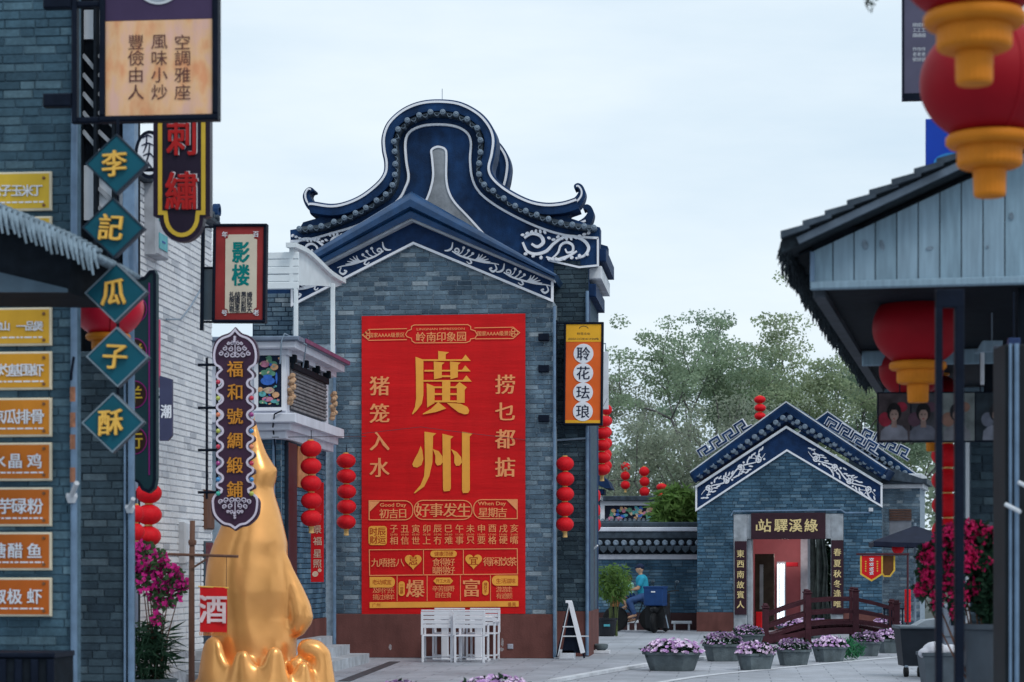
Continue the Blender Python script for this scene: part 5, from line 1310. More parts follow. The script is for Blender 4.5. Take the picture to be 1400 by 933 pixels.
# verge
HO = HF.pts([hz(70, 498), hz(110, 440), hz(602, 82), hz(1130, 425), hz(1168, 482)])
O3 = HF.pts([hz(60, 478), hz(602, 80), hz(1170, 458)])
wv = m(12)
MB().sweep(O3, [(0, 3.4), (0, -.18), (-wv*.3, -.24), (-wv, -.20), (-wv*1.2, 0), (-wv*1.2, 3.4)]).build('roof', navy, house, auto=True)
MB().stroke(offset(O3, -m(.8)), m(1.6), -.23, -.1).build('ridge_line', white_d, house)
MB().sweep(HF.pts([hz(70, 512), hz(602, 160), hz(1160, 490)]), [(m(6), .02), (m(6), -.10), (-m(6), -.14), (-m(8), 0)]).build('tile_course', navy_dk, house)
hd = MB().lathe([(.03, -.06), (.05, -.065), (.062, -.05), (.065, -.02), (.06, .15)], n=10, axis='y').mesh('tile_end', tile_g, True)
for A, B, n in ((hz(85, 505), hz(602, 160), 13), (hz(602, 160), hz(1150, 485), 13)):
    for k in range(n):
        s = (k+.5)/n
        for row, dy in ((0, 0), (1, 20)):
            q = HF.uv(A[0]+(B[0]-A[0])*(s+.03*row), A[1]+(B[1]-A[1])*(s+.03*row)+dy/4.118); obj('tile_end', hd, house, (q[0], -.14+.05*row, q[1]), None, 1.1-.25*row)
MB().stroke(HF.pts([hz(88, 562), hz(600, 224), hz(1138, 548)]), m(3.2), -.12, .0).build('verge_line', white_d, house)
MB().prism(HF.pts([hz(92, 562), hz(600, 228), hz(1134, 548), hz(1134, 668), hz(602, 354), hz(92, 690)]), -.04, -.006).build('frieze', navy_dk, house)
MB().stroke(HF.pts([hz(92, 562), hz(92, 690), hz(602, 354), hz(1134, 668), hz(1134, 548)]), m(2.4), -.06, -.0).build('frieze_border', white, house)
for A, B, fl, sd in ((hz(120, 605), hz(480, 372), 1, 11), (hz(722, 362), hz(1100, 612), -1, 12)):
    mb = MB(); vine(mb, HF.uv(*A), HF.uv(*B), 4, m(19), -.055, -.035, sd, fl); mb.build('scroll_ornament', white, house)
def keyfret(A, B, n, hgt, fr_, par, y0):
    dx, dy = B[0]-A[0], B[1]-A[1]; L = hypot(dx, dy); tx, ty = dx/L, dy/L; nx, ny = ty, -tx
    if ny > 0: nx, ny = -nx, -ny
    P = []; s = L/n
    for k in range(n):
        for (a, b) in ((0, .1), (0, .85+.15*(k % 2)), (.62, .85+.15*(k % 2)), (.62, .42), (.34, .42), (.34, .1)): P.append((A[0]+tx*(k+a)*s+nx*b*hgt, A[1]+ty*(k+a)*s+ny*b*hgt))
    P.append((B[0], B[1]))
    Q = fr_.pts(P); w = fr_.m(1)
    MB().stroke(Q, w*4.4, y0, y0+.14).build('key_fret_outline', white, par); MB().stroke(Q, w*2.4, y0-.02, y0+.12).build('key_fret', navy, par)
keyfret(hz(125, 395), hz(405, 215), 4, 13, HF, house, -.05); keyfret(hz(815, 215), hz(1110, 385), 4, 13, HF, house, -.05)
# second gable behind
H2 = Fr(1133, 57.5, HT); h2 = thing('rear_gable_house', 'second navy gable roof peeping behind the bridge house', 'house', H2)
O4 = H2.pts([hz(560, 330), hz(835, 135), hz(1340, 490)])
MB().sweep(O4, [(0, 2.5), (0, -.18), (-wv*.3, -.24), (-wv*1.05, -.20), (-wv*1.2, 0), (-wv*1.2, 2.5)]).build('roof', navy, h2, auto=True)
MB().stroke(offset(O4, -m(.8)), m(1.6), -.23, -.1).build('ridge_line', white_d, h2)
for k in range(12):
    for row in (0, 1):
        a = 835+(1330-835)*(k+.5)/12; b = 215+(520-215)*(k+.5)/12+22*row; q = H2.uv(*hz(a+10*row, b)); obj('tile_end', hd, h2, (q[0], -.2+.03*row, q[1]), None, 1.05-.25*row)
MB().prism(H2.pts([(1160, 870), (1250, 870), (1250, 655), (1160, 598)]), .1, 2.4).build('wall', mortar_d, h2)
keyfret(hz(1020, 275), hz(1285, 410), 4, 13, H2, h2, -.05)
# side wing with louvre window
G2 = Fr(1235, 55.5, HT); wing = thing('side_wing', 'pale brick side wing with louvre window beside the bridge house', 'house wing', G2)
zw = G2.z(668, 1235)
MB().box(G2.u(1206), G2.u(1258), .012, 2.0, 0, zw).build('wall', mortar, wing)
bricks(wing, [[(G2.u(1206), 0), (G2.u(1258), 0), (G2.u(1258), zw), (G2.u(1206), zw)]], [(G2.u(1216), G2.u(1246), G2.z(742, 1235), G2.z(696, 1235))], .25, .078, 0, BR, 120, depth=.04)
MB().box(G2.u(1216), G2.u(1246), .0, .03, G2.z(742, 1235), G2.z(712, 1235)).build('window_pane', M('grey_pane', (.20, .22, .26), .5), wing)
for k in range(7): MB().cbox(G2.u(1216), G2.u(1246), -.03, .02, G2.z(712-2.3*k, 1235)+.005, G2.z(710.4-2.3*k, 1235), .004).build('louvre_slat', wood_br, wing)
for pr, y0, y1, mt in ((.08, 668, 662, white_d), (.18, 662, 655, tile_r), (.05, 655, 648, white_d)): MB().cbox(G2.u(1206), G2.u(1258)+pr, -pr, 2.1, G2.z(y0, 1235), G2.z(y1, 1235), .015).build('cornice', mt, wing)
MB().prism(G2.pts([(1200, 650), (1212, 638), (1264, 656), (1264, 662), (1206, 656)]), -.25, 2.2).build('roof', tile_r, wing)
# ================================================================== TILED GARDEN WALL BEHIND THE BICYCLE
KF = Fr(880, 55.5, 0); gw = thing('tiled_garden_wall', 'low dark brick garden wall with tiled coping behind the bicycle', 'wall', KF)
Zk = lambda y: KF.z(y, 880)
k0, k1 = KF.u(804), KF.u(960)
MB().box(k0, k1, .012, .3, 0, Zk(742)).build('core', mortar_d, gw)
bricks(gw, [[(k0, Zk(838)), (k1, Zk(838)), (k1, Zk(762)), (k0, Zk(762))]], [], .30, .078, 0, BRH, 300, depth=.04)
MB().cbox(k0, k1, -.03, .012, 0, Zk(838), .008).build('plinth', M('dark_plinth', (.055, .028, .030), .8, .2, 4), gw)
MB().cbox(k0, k1, -.06, .3, Zk(765), Zk(758), .01).build('ledge', lav, gw)
MB().prism([(q, z) for q, z in [(k0, Zk(757)), (k1, Zk(757)), (k1, Zk(737)), (k0, Zk(737))]], -.10, .4).build('coping_bed', black_d, gw)
MB().cbox(k0, k1, -.05, .35, Zk(737), Zk(727), .02).build('ridge', tile_r, gw); MB().cbox(k0, k1, -.09, .38, Zk(727), Zk(721), .02).build('ridge_cap', lav, gw); MB().cbox(k0, k1, -.05, .35, Zk(721), Zk(714), .03).build('ridge_top', tile_r, gw)
ct = MB().lathe([(.03, -.37), (.055, -.375), (.07, -.36), (.075, -.3), (.075, .1)], n=12, axis='y').mesh('coping_tile', tile_g, True)
dt = MB().prism([(-.10, .06), (.10, .06), (.09, -.03), (.0, -.12), (-.09, -.03)], -.34, -.31).mesh('drip_tile', tile_r)
n = 14
for k in range(n):
    x = k0+(k1-k0)*(k+.5)/n; obj('coping_tile', ct, gw, (x, 0, Zk(745)), (radians(-8), 0, 0)); 
    if k: obj('drip_tile', dt, gw, (k0+(k1-k0)*k/n, .0, Zk(750)))
# roof with painted panel behind it
K2 = Fr(865, 60, 0); pav = thing('painted_pavilion', 'tiled roof with white framed floral panel above the garden wall', 'pavilion', K2)
Zp = lambda y: K2.z(y, 865)
p0, p1 = K2.u(812), K2.u(906)
MB().box(p0, p1, .5, 3, 0, Zp(712)).build('wall', mortar_d, pav)
mb = MB().add([(p0, -.2, Zp(738)), (p1, -.2, Zp(738)), (p1, .9, Zp(711)), (p0, .9, Zp(711)), (p0, -.2, Zp(743)), (p1, -.2, Zp(743)), (p1, .9, Zp(717)), (p0, .9, Zp(717))], [(0, 1, 2, 3), (4, 5, 1, 0), (7, 6, 5, 4), (1, 5, 6, 2), (0, 3, 7, 4)]); mb.build('roof', tile_r, pav)
tr = MB().tube([(0, -.22, Zp(737)), (0, .9, Zp(710))], .055, 8).mesh('roof_tile', tile_g, True)
for k in range(15): obj('roof_tile', tr, pav, (p0+(p1-p0)*(k+.5)/15, 0, 0))
MB().box(p0+.1, p1, .92, 1.1, Zp(712), Zp(686)).build('panel_ground', M('panel_navy', (.015, .02, .04), .6), pav)
for nm, bx in (('panel_frame', (p0+.12, p1, Zp(690), Zp(684))), ('panel_frame', (p0+.12, p0+.24, Zp(712), Zp(690)))): MB().box(bx[0], bx[1], .86, .93, bx[2], bx[3]).build(nm, white, pav)
MB().cbox(p0, p1+.1, .7, 3, Zp(684), Zp(677), .02).build('panel_roof', tile_r, pav)
rnd = random.Random(9)
cl = ['pink', 'peach', 'leaf', 'blue', 'cream', 'teal']
for k in range(46):
    x, z = rnd.uniform(p0+.4, p1-.1), Zp(rnd.uniform(694, 709)); c = cl[k % 6]
    MB().prism(blob(x, z, rnd.uniform(.04, .11), rnd.uniform(.03, .07), rnd.random()*3, 8), .905-.0006*k, .93).build('painted_'+c, M('paint_'+c, pc[c]), pav)
# carved eave corner on the left
K3 = Fr(818, 58, 0); ec = thing('carved_eave_corner', 'dark eave corner with white brackets right of the hall pier', 'eave', K3)
Ze = lambda y: K3.z(y, 818)
MB().prism(K3.pts([(800, 640), (815, 643), (832, 658), (836, 668), (828, 668), (800, 655)]), -.2, 1.5).build('roof', navy_dk, ec)
for k in range(4): MB().cbox(K3.u(804), K3.u(826-4*k), -.1, .8, Ze(676+8*k), Ze(669+8*k), .02).build('bracket_block', white_d if k % 2 else navy, ec)
MB().box(K3.u(800), K3.u(812), 0, .8, 0, Ze(700)).build('wall', mortar_d, ec)
# ================================================================== FOLIAGE
def leaves(mb, rnd, c, r, n, L, W, droop=.3, shell=.35, up=0):
    """n small blades through an ellipsoid"""
    for _ in range(n):
        while 1:
            a = (rnd.uniform(-1, 1), rnd.uniform(-1, 1), rnd.uniform(-1, 1)); d = a[0]**2+a[1]**2+a[2]**2
            if shell**2 < d < 1: break
        p = Vector((c[0]+a[0]*r[0], c[1]+a[1]*r[1], c[2]+a[2]*r[2]))
        d = Vector((rnd.gauss(0, 1), rnd.gauss(0, 1), rnd.gauss(0, .7)-droop+up)).normalized(); s = d.cross(Vector((rnd.gauss(0, 1), rnd.gauss(0, 1), rnd.gauss(0, 1)))).normalized()
        l, w = L*rnd.uniform(.6, 1.3), W*rnd.uniform(.7, 1.3)
        q = p+d*l
        mb.add([p, p+d*l*.45+s*w, q, p+d*l*.45-s*w], [(0, 1, 2, 3)])
tree_mats = [M('tree_leaf_a', (.31, .40, .27), .7, .4, 1.2), M('tree_leaf_b', (.28, .375, .27), .7, .4, 1.2), M('tree_leaf_c', (.34, .41, .26), .7, .4, 1.2), M('tree_leaf_d', (.31, .355, .27), .7, .4, 1.0)]  # greens paled so the leaf colour itself carries the distance haze
for _m in tree_mats: leafify(_m, .5)
bark = M('bark', (.16, .155, .15), .9, .3, 6, .5)
def tree(px, D, ytop, spread, label, mi, seed, dens=1.0, leafsz=.10, base_spread=1.0, lean=0.0):
    rnd = random.Random(seed); f = Fr(px, D, YAW); H = f.z(ytop, px)
    t = thing('background_tree', label, 'tree', f, 'trees behind the bridge house')
    wood = MB(); lv = MB(); tips = []
    def grow(p, d, L, r, lev):
        q = p; pts = [p]
        for k in range(3):
            d = (d+Vector((rnd.gauss(0, .14), rnd.gauss(0, .14), rnd.gauss(0, .08)))).normalized(); q = q+d*L/3; pts.append(q)
        wood.tube(pts, r, 6 if lev < 2 else 4, r*.62)
        if lev >= 3: tips.append((q, lev)); tips.append(((p+q)/2, lev)); return
        if lev == 2: tips.append((q, lev))
        n = 3 if lev else 4
        for k in range(n):
            an = 2*pi*(k+rnd.random()*.7)/n; tilt = rnd.uniform(.45, .95)
            a = d.orthogonal().normalized(); b = d.cross(a)
            nd = (d*cos(tilt)+(a*cos(an)+b*sin(an))*sin(tilt)+Vector((0, 0, .12))).normalized()
            grow(pts[-1] if k else pts[2], nd, L*rnd.uniform(.6, .82), r*.55, lev+1)
    grow(Vector((0, 0, 0)), Vector((lean, 0, 1)).normalized(), H*.36, H*.013, 0)
    zmax = max(p.z for p, l in tips); xs = max(abs(p.x) for p, l in tips) or 1
    kz, kx = (H*.97)/zmax, spread/xs
    wood.v = [(x*(1+(kx-1)*min(1, z/(H*.3))), y*(1+(kx-1)*min(1, z/(H*.3))), z*kz) for x, y, z in wood.v]
    for p, l in tips:
        c = Vector((p.x*kx, p.y*kx, p.z*kz)); s = rnd.uniform(.35, .75)
        leaves(lv, rnd, c, (s*1.15, s*1.15, s*.55), int(170*dens*rnd.uniform(.6, 1.3)), leafsz, leafsz*.42, .25, 0)
        if c.z > H*.3 and rnd.random() < .5:
            c2 = c+Vector((rnd.gauss(0, .7), rnd.gauss(0, .7), rnd.gauss(0, .5))); leaves(lv, rnd, c2, (.4, .4, .28), int(80*dens), leafsz, leafsz*.42, .25, 0)
    wood.build('trunk', bark, t, True); tag(lv.build('crown', tree_mats[mi], t), kind='stuff')
tree(940, 74, 428, 3.6, 'tall pale tree rising left of the bridge house gable', 0, 21, 1.0)
tree(1018, 80, 424, 3.4, 'tallest feathery tree behind the left slope of the bridge house', 1, 22, 1.0)
tree(1075, 76, 428, 3.2, 'light green tree directly behind the bridge house ridge', 2, 23, 1.0)
tree(1145, 78, 462, 3.6, 'broad tree between the rear gable and the thatched eave', 1, 24, 1.0)
tree(868, 82, 488, 3.2, 'low tree standing next to the orange enamel sign', 3, 25, 1.0)
tree(1215, 80, 478, 3.6, 'dim tree seen under the thatched eave on the right', 2, 26, .9)
tree(905, 68, 560, 2.6, 'short dry-twigged tree above the bamboo bush', 3, 27, .45, .09)
tree(985, 66, 540, 2.6, 'short sparse tree left behind the key-fret ridge', 3, 28, .6, .09)
tree(1262, 84, 470, 3.4, 'dim tree behind the portrait boards', 1, 29, .8)
# a far wood that closes the view
rnd = random.Random(33); mb = MB(); f = Fr(1040, 105, YAW)
for k in range(70):
    x = rnd.uniform(-11, 11); z = rnd.uniform(.5, 7.6-.010*x*x); leaves(mb, rnd, (x, rnd.uniform(-3, 3), z), (1.5, 1.5, 1.1), 150, .28, .12, .2, 0)
o = mb.build('far_wood', leafify(M('far_leaf', (.32, .39, .29), .8, .3, .6))); o.location = (f.O[0], f.O[1], 0); o.rotation_euler = (0, 0, YAW); tag(o, 'far green wood closing the view behind the trees', 'wood', None, 'stuff')
# banyan seen through the doorway
f = Fr(1108, 60, YAW); t = thing('banyan_tree', 'dark banyan with hanging roots seen through the house doorway', 'tree', f)
rnd = random.Random(12); mb = MB()
for k in range(16):
    x = rnd.uniform(-.42, .42); y = rnd.uniform(-.3, .3)
    mb.tube([(x*1.35, y, -.02), (x+rnd.gauss(0, .05), y, .7), (x*.9+rnd.gauss(0, .06), y, 1.6), (x*.8+rnd.gauss(0, .05), y, 2.6), (x*.9, y, 3.4)], rnd.uniform(.035, .11), 7, rnd.uniform(.04, .09))
mb.build('trunk', M('banyan_bark', (.15, .175, .16), .9, .5, 5, .6), t, True)
mb = MB(); leaves(mb, rnd, (0, .6, 3.8), (2.0, 1.4, .8), 1500, .14, .06); leaves(mb, rnd, (-.7, .4, 1.1), (.25, .3, .9), 260, .10, .05); leaves(mb, rnd, (.8, 1.2, 1.4), (.5, .5, 1.5), 1500, .14, .06, .3, 0); leaves(mb, rnd, (0, 1.6, 1.3), (1.0, .4, 1.4), 1200, .14, .06, .3, 0); tag(mb.build('crown', leaf_d, t), kind='stuff')
# bamboo bush above the garden wall
bam = leafify(M('bamboo_leaf', (.13, .23, .06), .6, .5, 2))
def bamboo(px, D, y0, y1, wpx, n, label, L, name='bamboo_bush', seed=3, tuft=9):
    f = Fr(px, D, YAW); t = thing(name, label, 'bamboo', f); rnd = random.Random(seed)
    zt_, zb_ = f.z(y0, px), f.z(y1, px); zc, rz, rx = (zt_+zb_)/2, (zt_-zb_)/2, f.m(wpx)/2
    st = MB()
    for k in range(tuft):
        x = rnd.gauss(0, .08); e = rnd.uniform(-.8, .8)*rx
        st.tube([(x, rnd.gauss(0, .05), .0), (x+e*.2, 0, zc*.6), (x+e*.7, rnd.gauss(0, .1), zc+rz*.5)], .012, 5, .005)
    st.build('stems', M('bamboo_stem', (.10, .13, .05), .6), t)
    lv = MB(); leaves(lv, rnd, (0, 0, zc), (rx, rx*.8, rz), n, L, L*.10, .55, .2)
    tag(lv.build('foliage', bam, t), kind='stuff'); return f, t
bamboo(927, 57.2, 664, 740, 70, 2600, 'bright green bamboo bush rising behind the garden wall', .34)
f, t = bamboo(838, 50.5, 770, 822, 52, 950, 'potted feathery bamboo standing left of the bicycle', .20, 'potted_bamboo', 8, 12)
for o in t.children: o.location = (0, 0, 0)
MB().lathe([(.17, 0), (.20, .02), (.24, .36), (.26, .38), (.26, .42), (.22, .42), (.21, .36)], (-.15, 0, 0), 18).build('pot', M('black_pot', (.012, .014, .02), .4), t)
MB().box(-.22, -.08, -.235, -.20, .23, .28).build('pot_label', M('pot_label_teal', (.08, .35, .42), .5), t)
# ================================================================== BICYCLE, RIDERS, SCOOTER
BFr = Fr(868, 54, YAW)
bike = thing('bicycle', 'dark bicycle with brown basket in front of the garden wall', 'bicycle', BFr)
bx = lambda px, py: BFr.uv(px, py)
rub = M('tyre_rubber', (.012, .013, .015), .7)
for xw in (-.48, .42):
    w = obj('wheel', MB().lathe([(.27, -.018), (.30, -.02), (.315, 0), (.30, .02), (.27, .018)], n=28, axis='y').mesh('wheel', rub, True), bike, (xw, 0, .315))
    sp = MB()
    for k in range(8): a = k*pi/4; sp.tube([(0, 0, 0), (.28*cos(a), 0, .28*sin(a))], .004, 4)
    sp.build('spokes', steel, w)
dkb = M('bike_frame', (.03, .035, .05), .4)
MB().tube([(.42, 0, .315), (.05, 0, .30), (.22, 0, .80)], .016, 7).tube([(.05, 0, .30), (-.36, 0, .78), (.2, 0, .72)], .016, 7).tube([(-.36, 0, .86), (-.38, 0, .72), (-.48, 0, .315)], .016, 7).tube([(.42, 0, .315), (.2, 0, .7)], .012, 6).build('frame', dkb, bike)
MB().tube([(-.30, -.24, .98), (-.38, -.1, .95), (-.36, 0, .86), (-.38, .1, .95), (-.30, .24, .98)], .012, 7).build('handlebar', dkb, bike)
mb = MB(); ellipsoid(mb, (.24, 0, .82), (.13, .08, .04)); mb.build('saddle', black, bike, True)
MB().lathe([(.11, 0), (.15, .24), (.155, .25), (.13, .25), (.10, .02)], (-.50, 0, .62), 14).build('basket', M('basket_wicker', (.30, .12, .05), .8, .4, 30, .5), bike)
MB().tube([(-.02, -.12, .22), (.05, -.05, .30), (.12, .05, .38)], .012, 6).build('crank', dkb, bike)
skin = M('skin', (.50, .30, .20), .6, .08, 5)
def rider(name, label, dx, z0, k, shirt, cap, legs):
    f = BFr; t = thing(name, label, 'person', f); t.location = t.location+Vector((cos(YAW)*dx, sin(YAW)*dx, z0))
    def V(x, y, z): return (x*k, y*k, z*k)
    mb = MB()
    hip, sh = (.0, 0), (-.06, .50)
    capsule(mb, V(0, 0, .03), V(-.05, 0, .40), .13*k, .14*k); capsule(mb, V(-.05, -.10, .44), V(-.05, .10, .44), .075*k, .075*k); capsule(mb, V(-.06, 0, .48), V(-.085, 0, .58), .05*k, .048*k)
    ellipsoid(mb, V(-.105, 0, .68), (.095*k, .078*k, .115*k)); capsule(mb, V(-.195, 0, .67), V(-.185, 0, .69), .016*k, .014*k)
    for s in (-1, 1):
        capsule(mb, V(-.10, s*.078, .67), V(-.10, s*.08, .69), .02*k, .018*k)
        capsule(mb, V(-.05, s*.17, .43), V(-.16, s*.20, .20), .05*k, .042*k); capsule(mb, V(-.16, s*.20, .20), V(-.40, s*.19, .17), .040*k, .03*k)
        capsule(mb, V(-.40, s*.19, .17), V(-.45, s*.19, .17), .034*k, .028*k)
        for j in range(4): capsule(mb, V(-.45, s*(.165+.016*j), .18), V(-.475, s*(.165+.016*j), .15), .0095*k, .008*k, 6)
        capsule(mb, V(-.42, s*.155, .18), V(-.455, s*.145, .165), .010*k, .008*k, 6)
        kn = V(-.36, s*.11, -.10-.08*(s > 0)); an = V(-.22, s*.10, -.46-.10*(s > 0))
        capsule(mb, V(0, s*.085, .02), kn, .085*k, .062*k); capsule(mb, kn, an, .06*k, .04*k); capsule(mb, an, (an[0]-.16*k, an[1], an[2]-.05*k), .042*k, .03*k)
    remeshed(mb, 'body', skin, t, .014*k+.002, 3)
    sm = MB(); capsule(sm, V(0, 0, .06), V(-.05, 0, .40), .15*k, .157*k); capsule(sm, V(-.05, -.11, .44), V(-.05, .11, .44), .09*k, .09*k)
    for s in (-1, 1): capsule(sm, V(-.05, s*.17, .43), V(-.11, s*.19, .30), .066*k, .064*k)
    remeshed(sm, 'shirt', shirt, t, .016*k+.002, 3)
    tm = MB(); capsule(tm, V(.01, -.05, .0), V(.01, .05, .0), .135*k, .135*k)
    for s in (-1, 1):
        kn = V(-.36, s*.11, -.10-.08*(s > 0)); an = V(-.24, s*.10, -.40-.10*(s > 0))
        capsule(tm, V(0, s*.085, .02), kn if legs else V(-.24, s*.10, -.05), .10*k, .075*k)
        if legs: capsule(tm, kn, an, .073*k, .058*k)
    remeshed(tm, 'trousers', legs or M('child_shorts', (.02, .05, .16), .8), t, .016*k+.002, 3)
    hm = MB(); ellipsoid(hm, V(-.09, 0, .735), (.105*k, .092*k, .085*k))
    if cap: capsule(hm, V(-.17, -.04, .73), V(-.23, 0, .71), .022*k, .016*k); capsule(hm, V(-.17, .04, .73), V(-.23, 0, .71), .022*k, .016*k)
    else: capsule(hm, V(-.03, 0, .72), V(-.01, 0, .62), .06*k, .04*k)
    remeshed(hm, 'cap' if cap else 'hair', M('cap_navy', (.015, .025, .06), .8) if cap else M('hair_dark', (.05, .03, .02), .6), t, .012*k+.002, 2)
    fm = MB()
    for s in (-1, 1): ellipsoid(fm, V(-.192, s*.035, .692), (.008*k, .013*k, .009*k), 8, 5)
    fm.build('eyes', M('eye_dark', (.02, .015, .015), .3), t)
    return t
rider('person', 'person in turquoise shirt and navy cap riding the bicycle', .22, .86, 1.0, M('shirt_turquoise', (.03, .30, .44), .8, .1), True, M('jeans', (.05, .10, .24), .8, .2))
rider('person', 'small child in pale green top sitting before the cyclist', -.08, .90, .60, M('shirt_pale_green', (.25, .46, .40), .8, .1), False, None)
SC = Fr(900, 53.2, YAW-radians(18)); sc = thing('delivery_scooter', 'black scooter seen from behind carrying a navy delivery box', 'scooter', SC)
blk = M('scooter_black', (.010, .011, .013), .4, .2)
mb = MB(); ellipsoid(mb, (0, .05, .58), (.20, .55, .20)); mb.build('seat_fairing', blk, sc, True)
MB().prism([(-.22, .12), (.22, .12), (.25, .45), (.20, .72), (-.20, .72), (-.25, .45)], -.35, .25).build('rear_fairing', blk, sc)
for y in (-.42, .75): obj('wheel', MB().lathe([(.16, -.05), (.22, -.055), (.25, 0), (.22, .055), (.16, .05)], n=22, axis='x').mesh('wheel', rub, True), sc, (0, y, .25))
MB().cbox(-.10, .10, .72, .80, .30, .95, .04).build('leg_shield', blk, sc)
MB().tube([(-.36, .62, 1.02), (-.15, .70, 1.0), (0, .72, .96), (.15, .70, 1.0), (.36, .62, 1.02)], .016, 7).build('handlebar', blk, sc)
for s in (-1, 1):
    MB().tube([(s*.24, .66, 1.0), (s*.30, .64, 1.18)], .008, 5).build('mirror_stalk', blk, sc); mb = MB(); ellipsoid(mb, (s*.31, .64, 1.22), (.06, .015, .045)); mb.build('mirror', glass, sc, True)
MB().tube([(.2, -.2, .55), (.34, -.35, .12)], .015, 6).build('stand', steel, sc)
box = MB().cbox(-.24, .24, -.50, -.05, .66, 1.13, .025).build('delivery_box', M('box_navy', (.015, .05, .16), .6, .15), sc)
MB().box(-.05, .05, -.508, -.498, .98, 1.01).build('box_mark', white, box); MB().cbox(-.255, .255, -.515, -.04, 1.08, 1.13, .02).build('box_lid', MATS['box_navy'], box)
for x0, x1, y, lb_ in ((855, 873, 850, 'low pale wheel stop under the bicycle'), (918, 946, 851, 'low pale wheel stop right of the scooter')):
    f = Fr((x0+x1)/2, 55.15, 0); mb = MB().cbox(f.u(x0), f.u(x1), -.06, .05, f.z(y+2, 880), f.z(y-2, 880), .01).box(f.u(x0)+.05, f.u(x0)+.1, -.02, .02, 0, f.z(y+2, 880)).box(f.u(x1)-.1, f.u(x1)-.05, -.02, .02, 0, f.z(y+2, 880))
    o = mb.build('wheel_stop_rail', white_d); o.location = (f.O[0], f.O[1], 0); tag(o, lb_, 'rail')
# ================================================================== FOOTBRIDGE
BR_F = Fr(1137, 45.2, YAW-radians(6)); br = thing('arched_footbridge', 'small arched maroon wooden footbridge before the house doorway', 'footbridge', BR_F)
ub = BR_F.u; zb_ = lambda px, py: BR_F.uv(px, py)
posts = [(1047, 828, 884), (1105, 808, 874), (1170, 805, 868), (1226, 822, 858)]
for side_y, first in ((0, 1), (1.5, 0)):
    for (x, y0, y1) in posts:
        xx = ub(x); a, b = max(zb_(x, y1)[1], 0), zb_(x, y0)[1]
        MB().cbox(xx-.062, xx+.062, side_y-.062, side_y+.062, 0, b-.06, .012).build('post', maroon, br)
        MB().cbox(xx-.08, xx+.08, side_y-.08, side_y+.08, b-.06, b-.03, .01).cbox(xx-.05, xx+.05, side_y-.05, side_y+.05, b-.03, b+.02, .015).build('post_cap', maroon, br)
    for L in ([(1047, 842), (1105, 822), (1170, 819.5), (1226, 834)], [(1047, 858), (1105, 839), (1170, 836), (1226, 848)], [(1047, 873), (1105, 854), (1170, 851), (1226, 860)]):
        P = [zb_(*q) for q in L]
        for a, b in zip(P, P[1:]):
            MB().stroke([a, ((a[0]+b[0])/2, (a[1]+b[1])/2+.015), b], .075, side_y-.03, side_y+.03).build('rail', maroon, br)
    P = [(ub(1035), .06)]+[zb_(*q) for q in [(1075, 872), (1105, 866), (1137, 863), (1170, 863), (1200, 868)]]+[(ub(1240), .08)]
    MB().stroke(crom(P, 4), .14, side_y-.05, side_y+.05).build('side_beam', maroon, br)
arc = crom([(ub(1032), .05)]+[zb_(*q) for q in [(1075, 870), (1105, 864), (1137, 861), (1170, 861), (1200, 866)]]+[(ub(1243), .07)], 4)
for a, b in zip(arc, arc[1:]):
    MB().stroke([(a[0]+.006, a[1]+.08), (b[0]-.006, b[1]+.08)], .04, .06, 1.44).build('deck_board', maroon, br)
# ================================================================== FLOWER TROUGHS
petal = M('petunia_purple', (.50, .30, .56), .6, .35, 14); petal2 = M('petunia_pale', (.76, .60, .78), .6, .25, 14)
def make_planter(sd0=0, full=1.0):
    hexp = lambda w, d: [(-w, -d*.45), (-w*.62, -d), (w*.62, -d), (w, -d*.45), (w, d*.45), (w*.62, d), (-w*.62, d), (-w, d*.45)]
    root = bpy.data.objects.new('flower_trough', None); col.objects.link(root)
    v = []; fc = []
    for w, d, z in ((.235, .17, 0), (.245, .175, .02), (.30, .215, .22), (.325, .235, .225), (.325, .235, .26), (.285, .20, .26), (.28, .195, .20)):
        v += [(x, y, z) for x, y in hexp(w, d)]
    for i in range(6):
        for k in range(8): fc.append((i*8+k, i*8+(k+1) % 8, (i+1)*8+(k+1) % 8, (i+1)*8+k))
    fc += [tuple(range(7, -1, -1)), tuple(48+k for k in range(8))]
    MB().add(v, fc).build('trough', concrete, root)
    rnd = random.Random(2+sd0); lv = MB(); leaves(lv, rnd, (.02*sd0-.02, 0, .28), (.33, .24, .12+.02*sd0), int(420*full), .06, .022, .0, .2, .4)
    tag(lv.build('foliage', leaf_d, root), kind='stuff')
    for mt, sd, n in ((petal, 5+10*sd0, int(85*full)), (petal2, 6+10*sd0, int(110*full*(.8+.15*sd0)))):
        fl = MB(); rnd = random.Random(sd)
        for _ in range(n):
            an = rnd.random()*2*pi; rr = sqrt(rnd.random()); x, y = .36*rr*cos(an), .27*rr*sin(an); z = .28-.05*(rr > .85)+(.13+.025*sin(an*(2+sd0)+sd0))*sqrt(max(0, 1-rr*rr*.9))*rnd.uniform(.6, 1.1)
            nrm = Vector((x*1.6, y*1.6-.25, .6+rnd.uniform(-.3, .3))).normalized(); a = nrm.orthogonal().normalized(); b = nrm.cross(a); r = rnd.uniform(.022, .034); c = Vector((x, y, z))
            ring = [c+(a*cos(k*pi/5)+b*sin(k*pi/5))*r*(1.1 if k % 2 == 0 else .78)+nrm*.008 for k in range(10)]
            fl.add([c-nrm*.012]+ring, [(0, k+1, (k+1) % 10+1) for k in range(10)])
        tag(fl.build('blossoms', mt, root), kind='stuff')
    return root
protos = [make_planter(0, 1.0), make_planter(1, .75), make_planter(2, 1.25)]
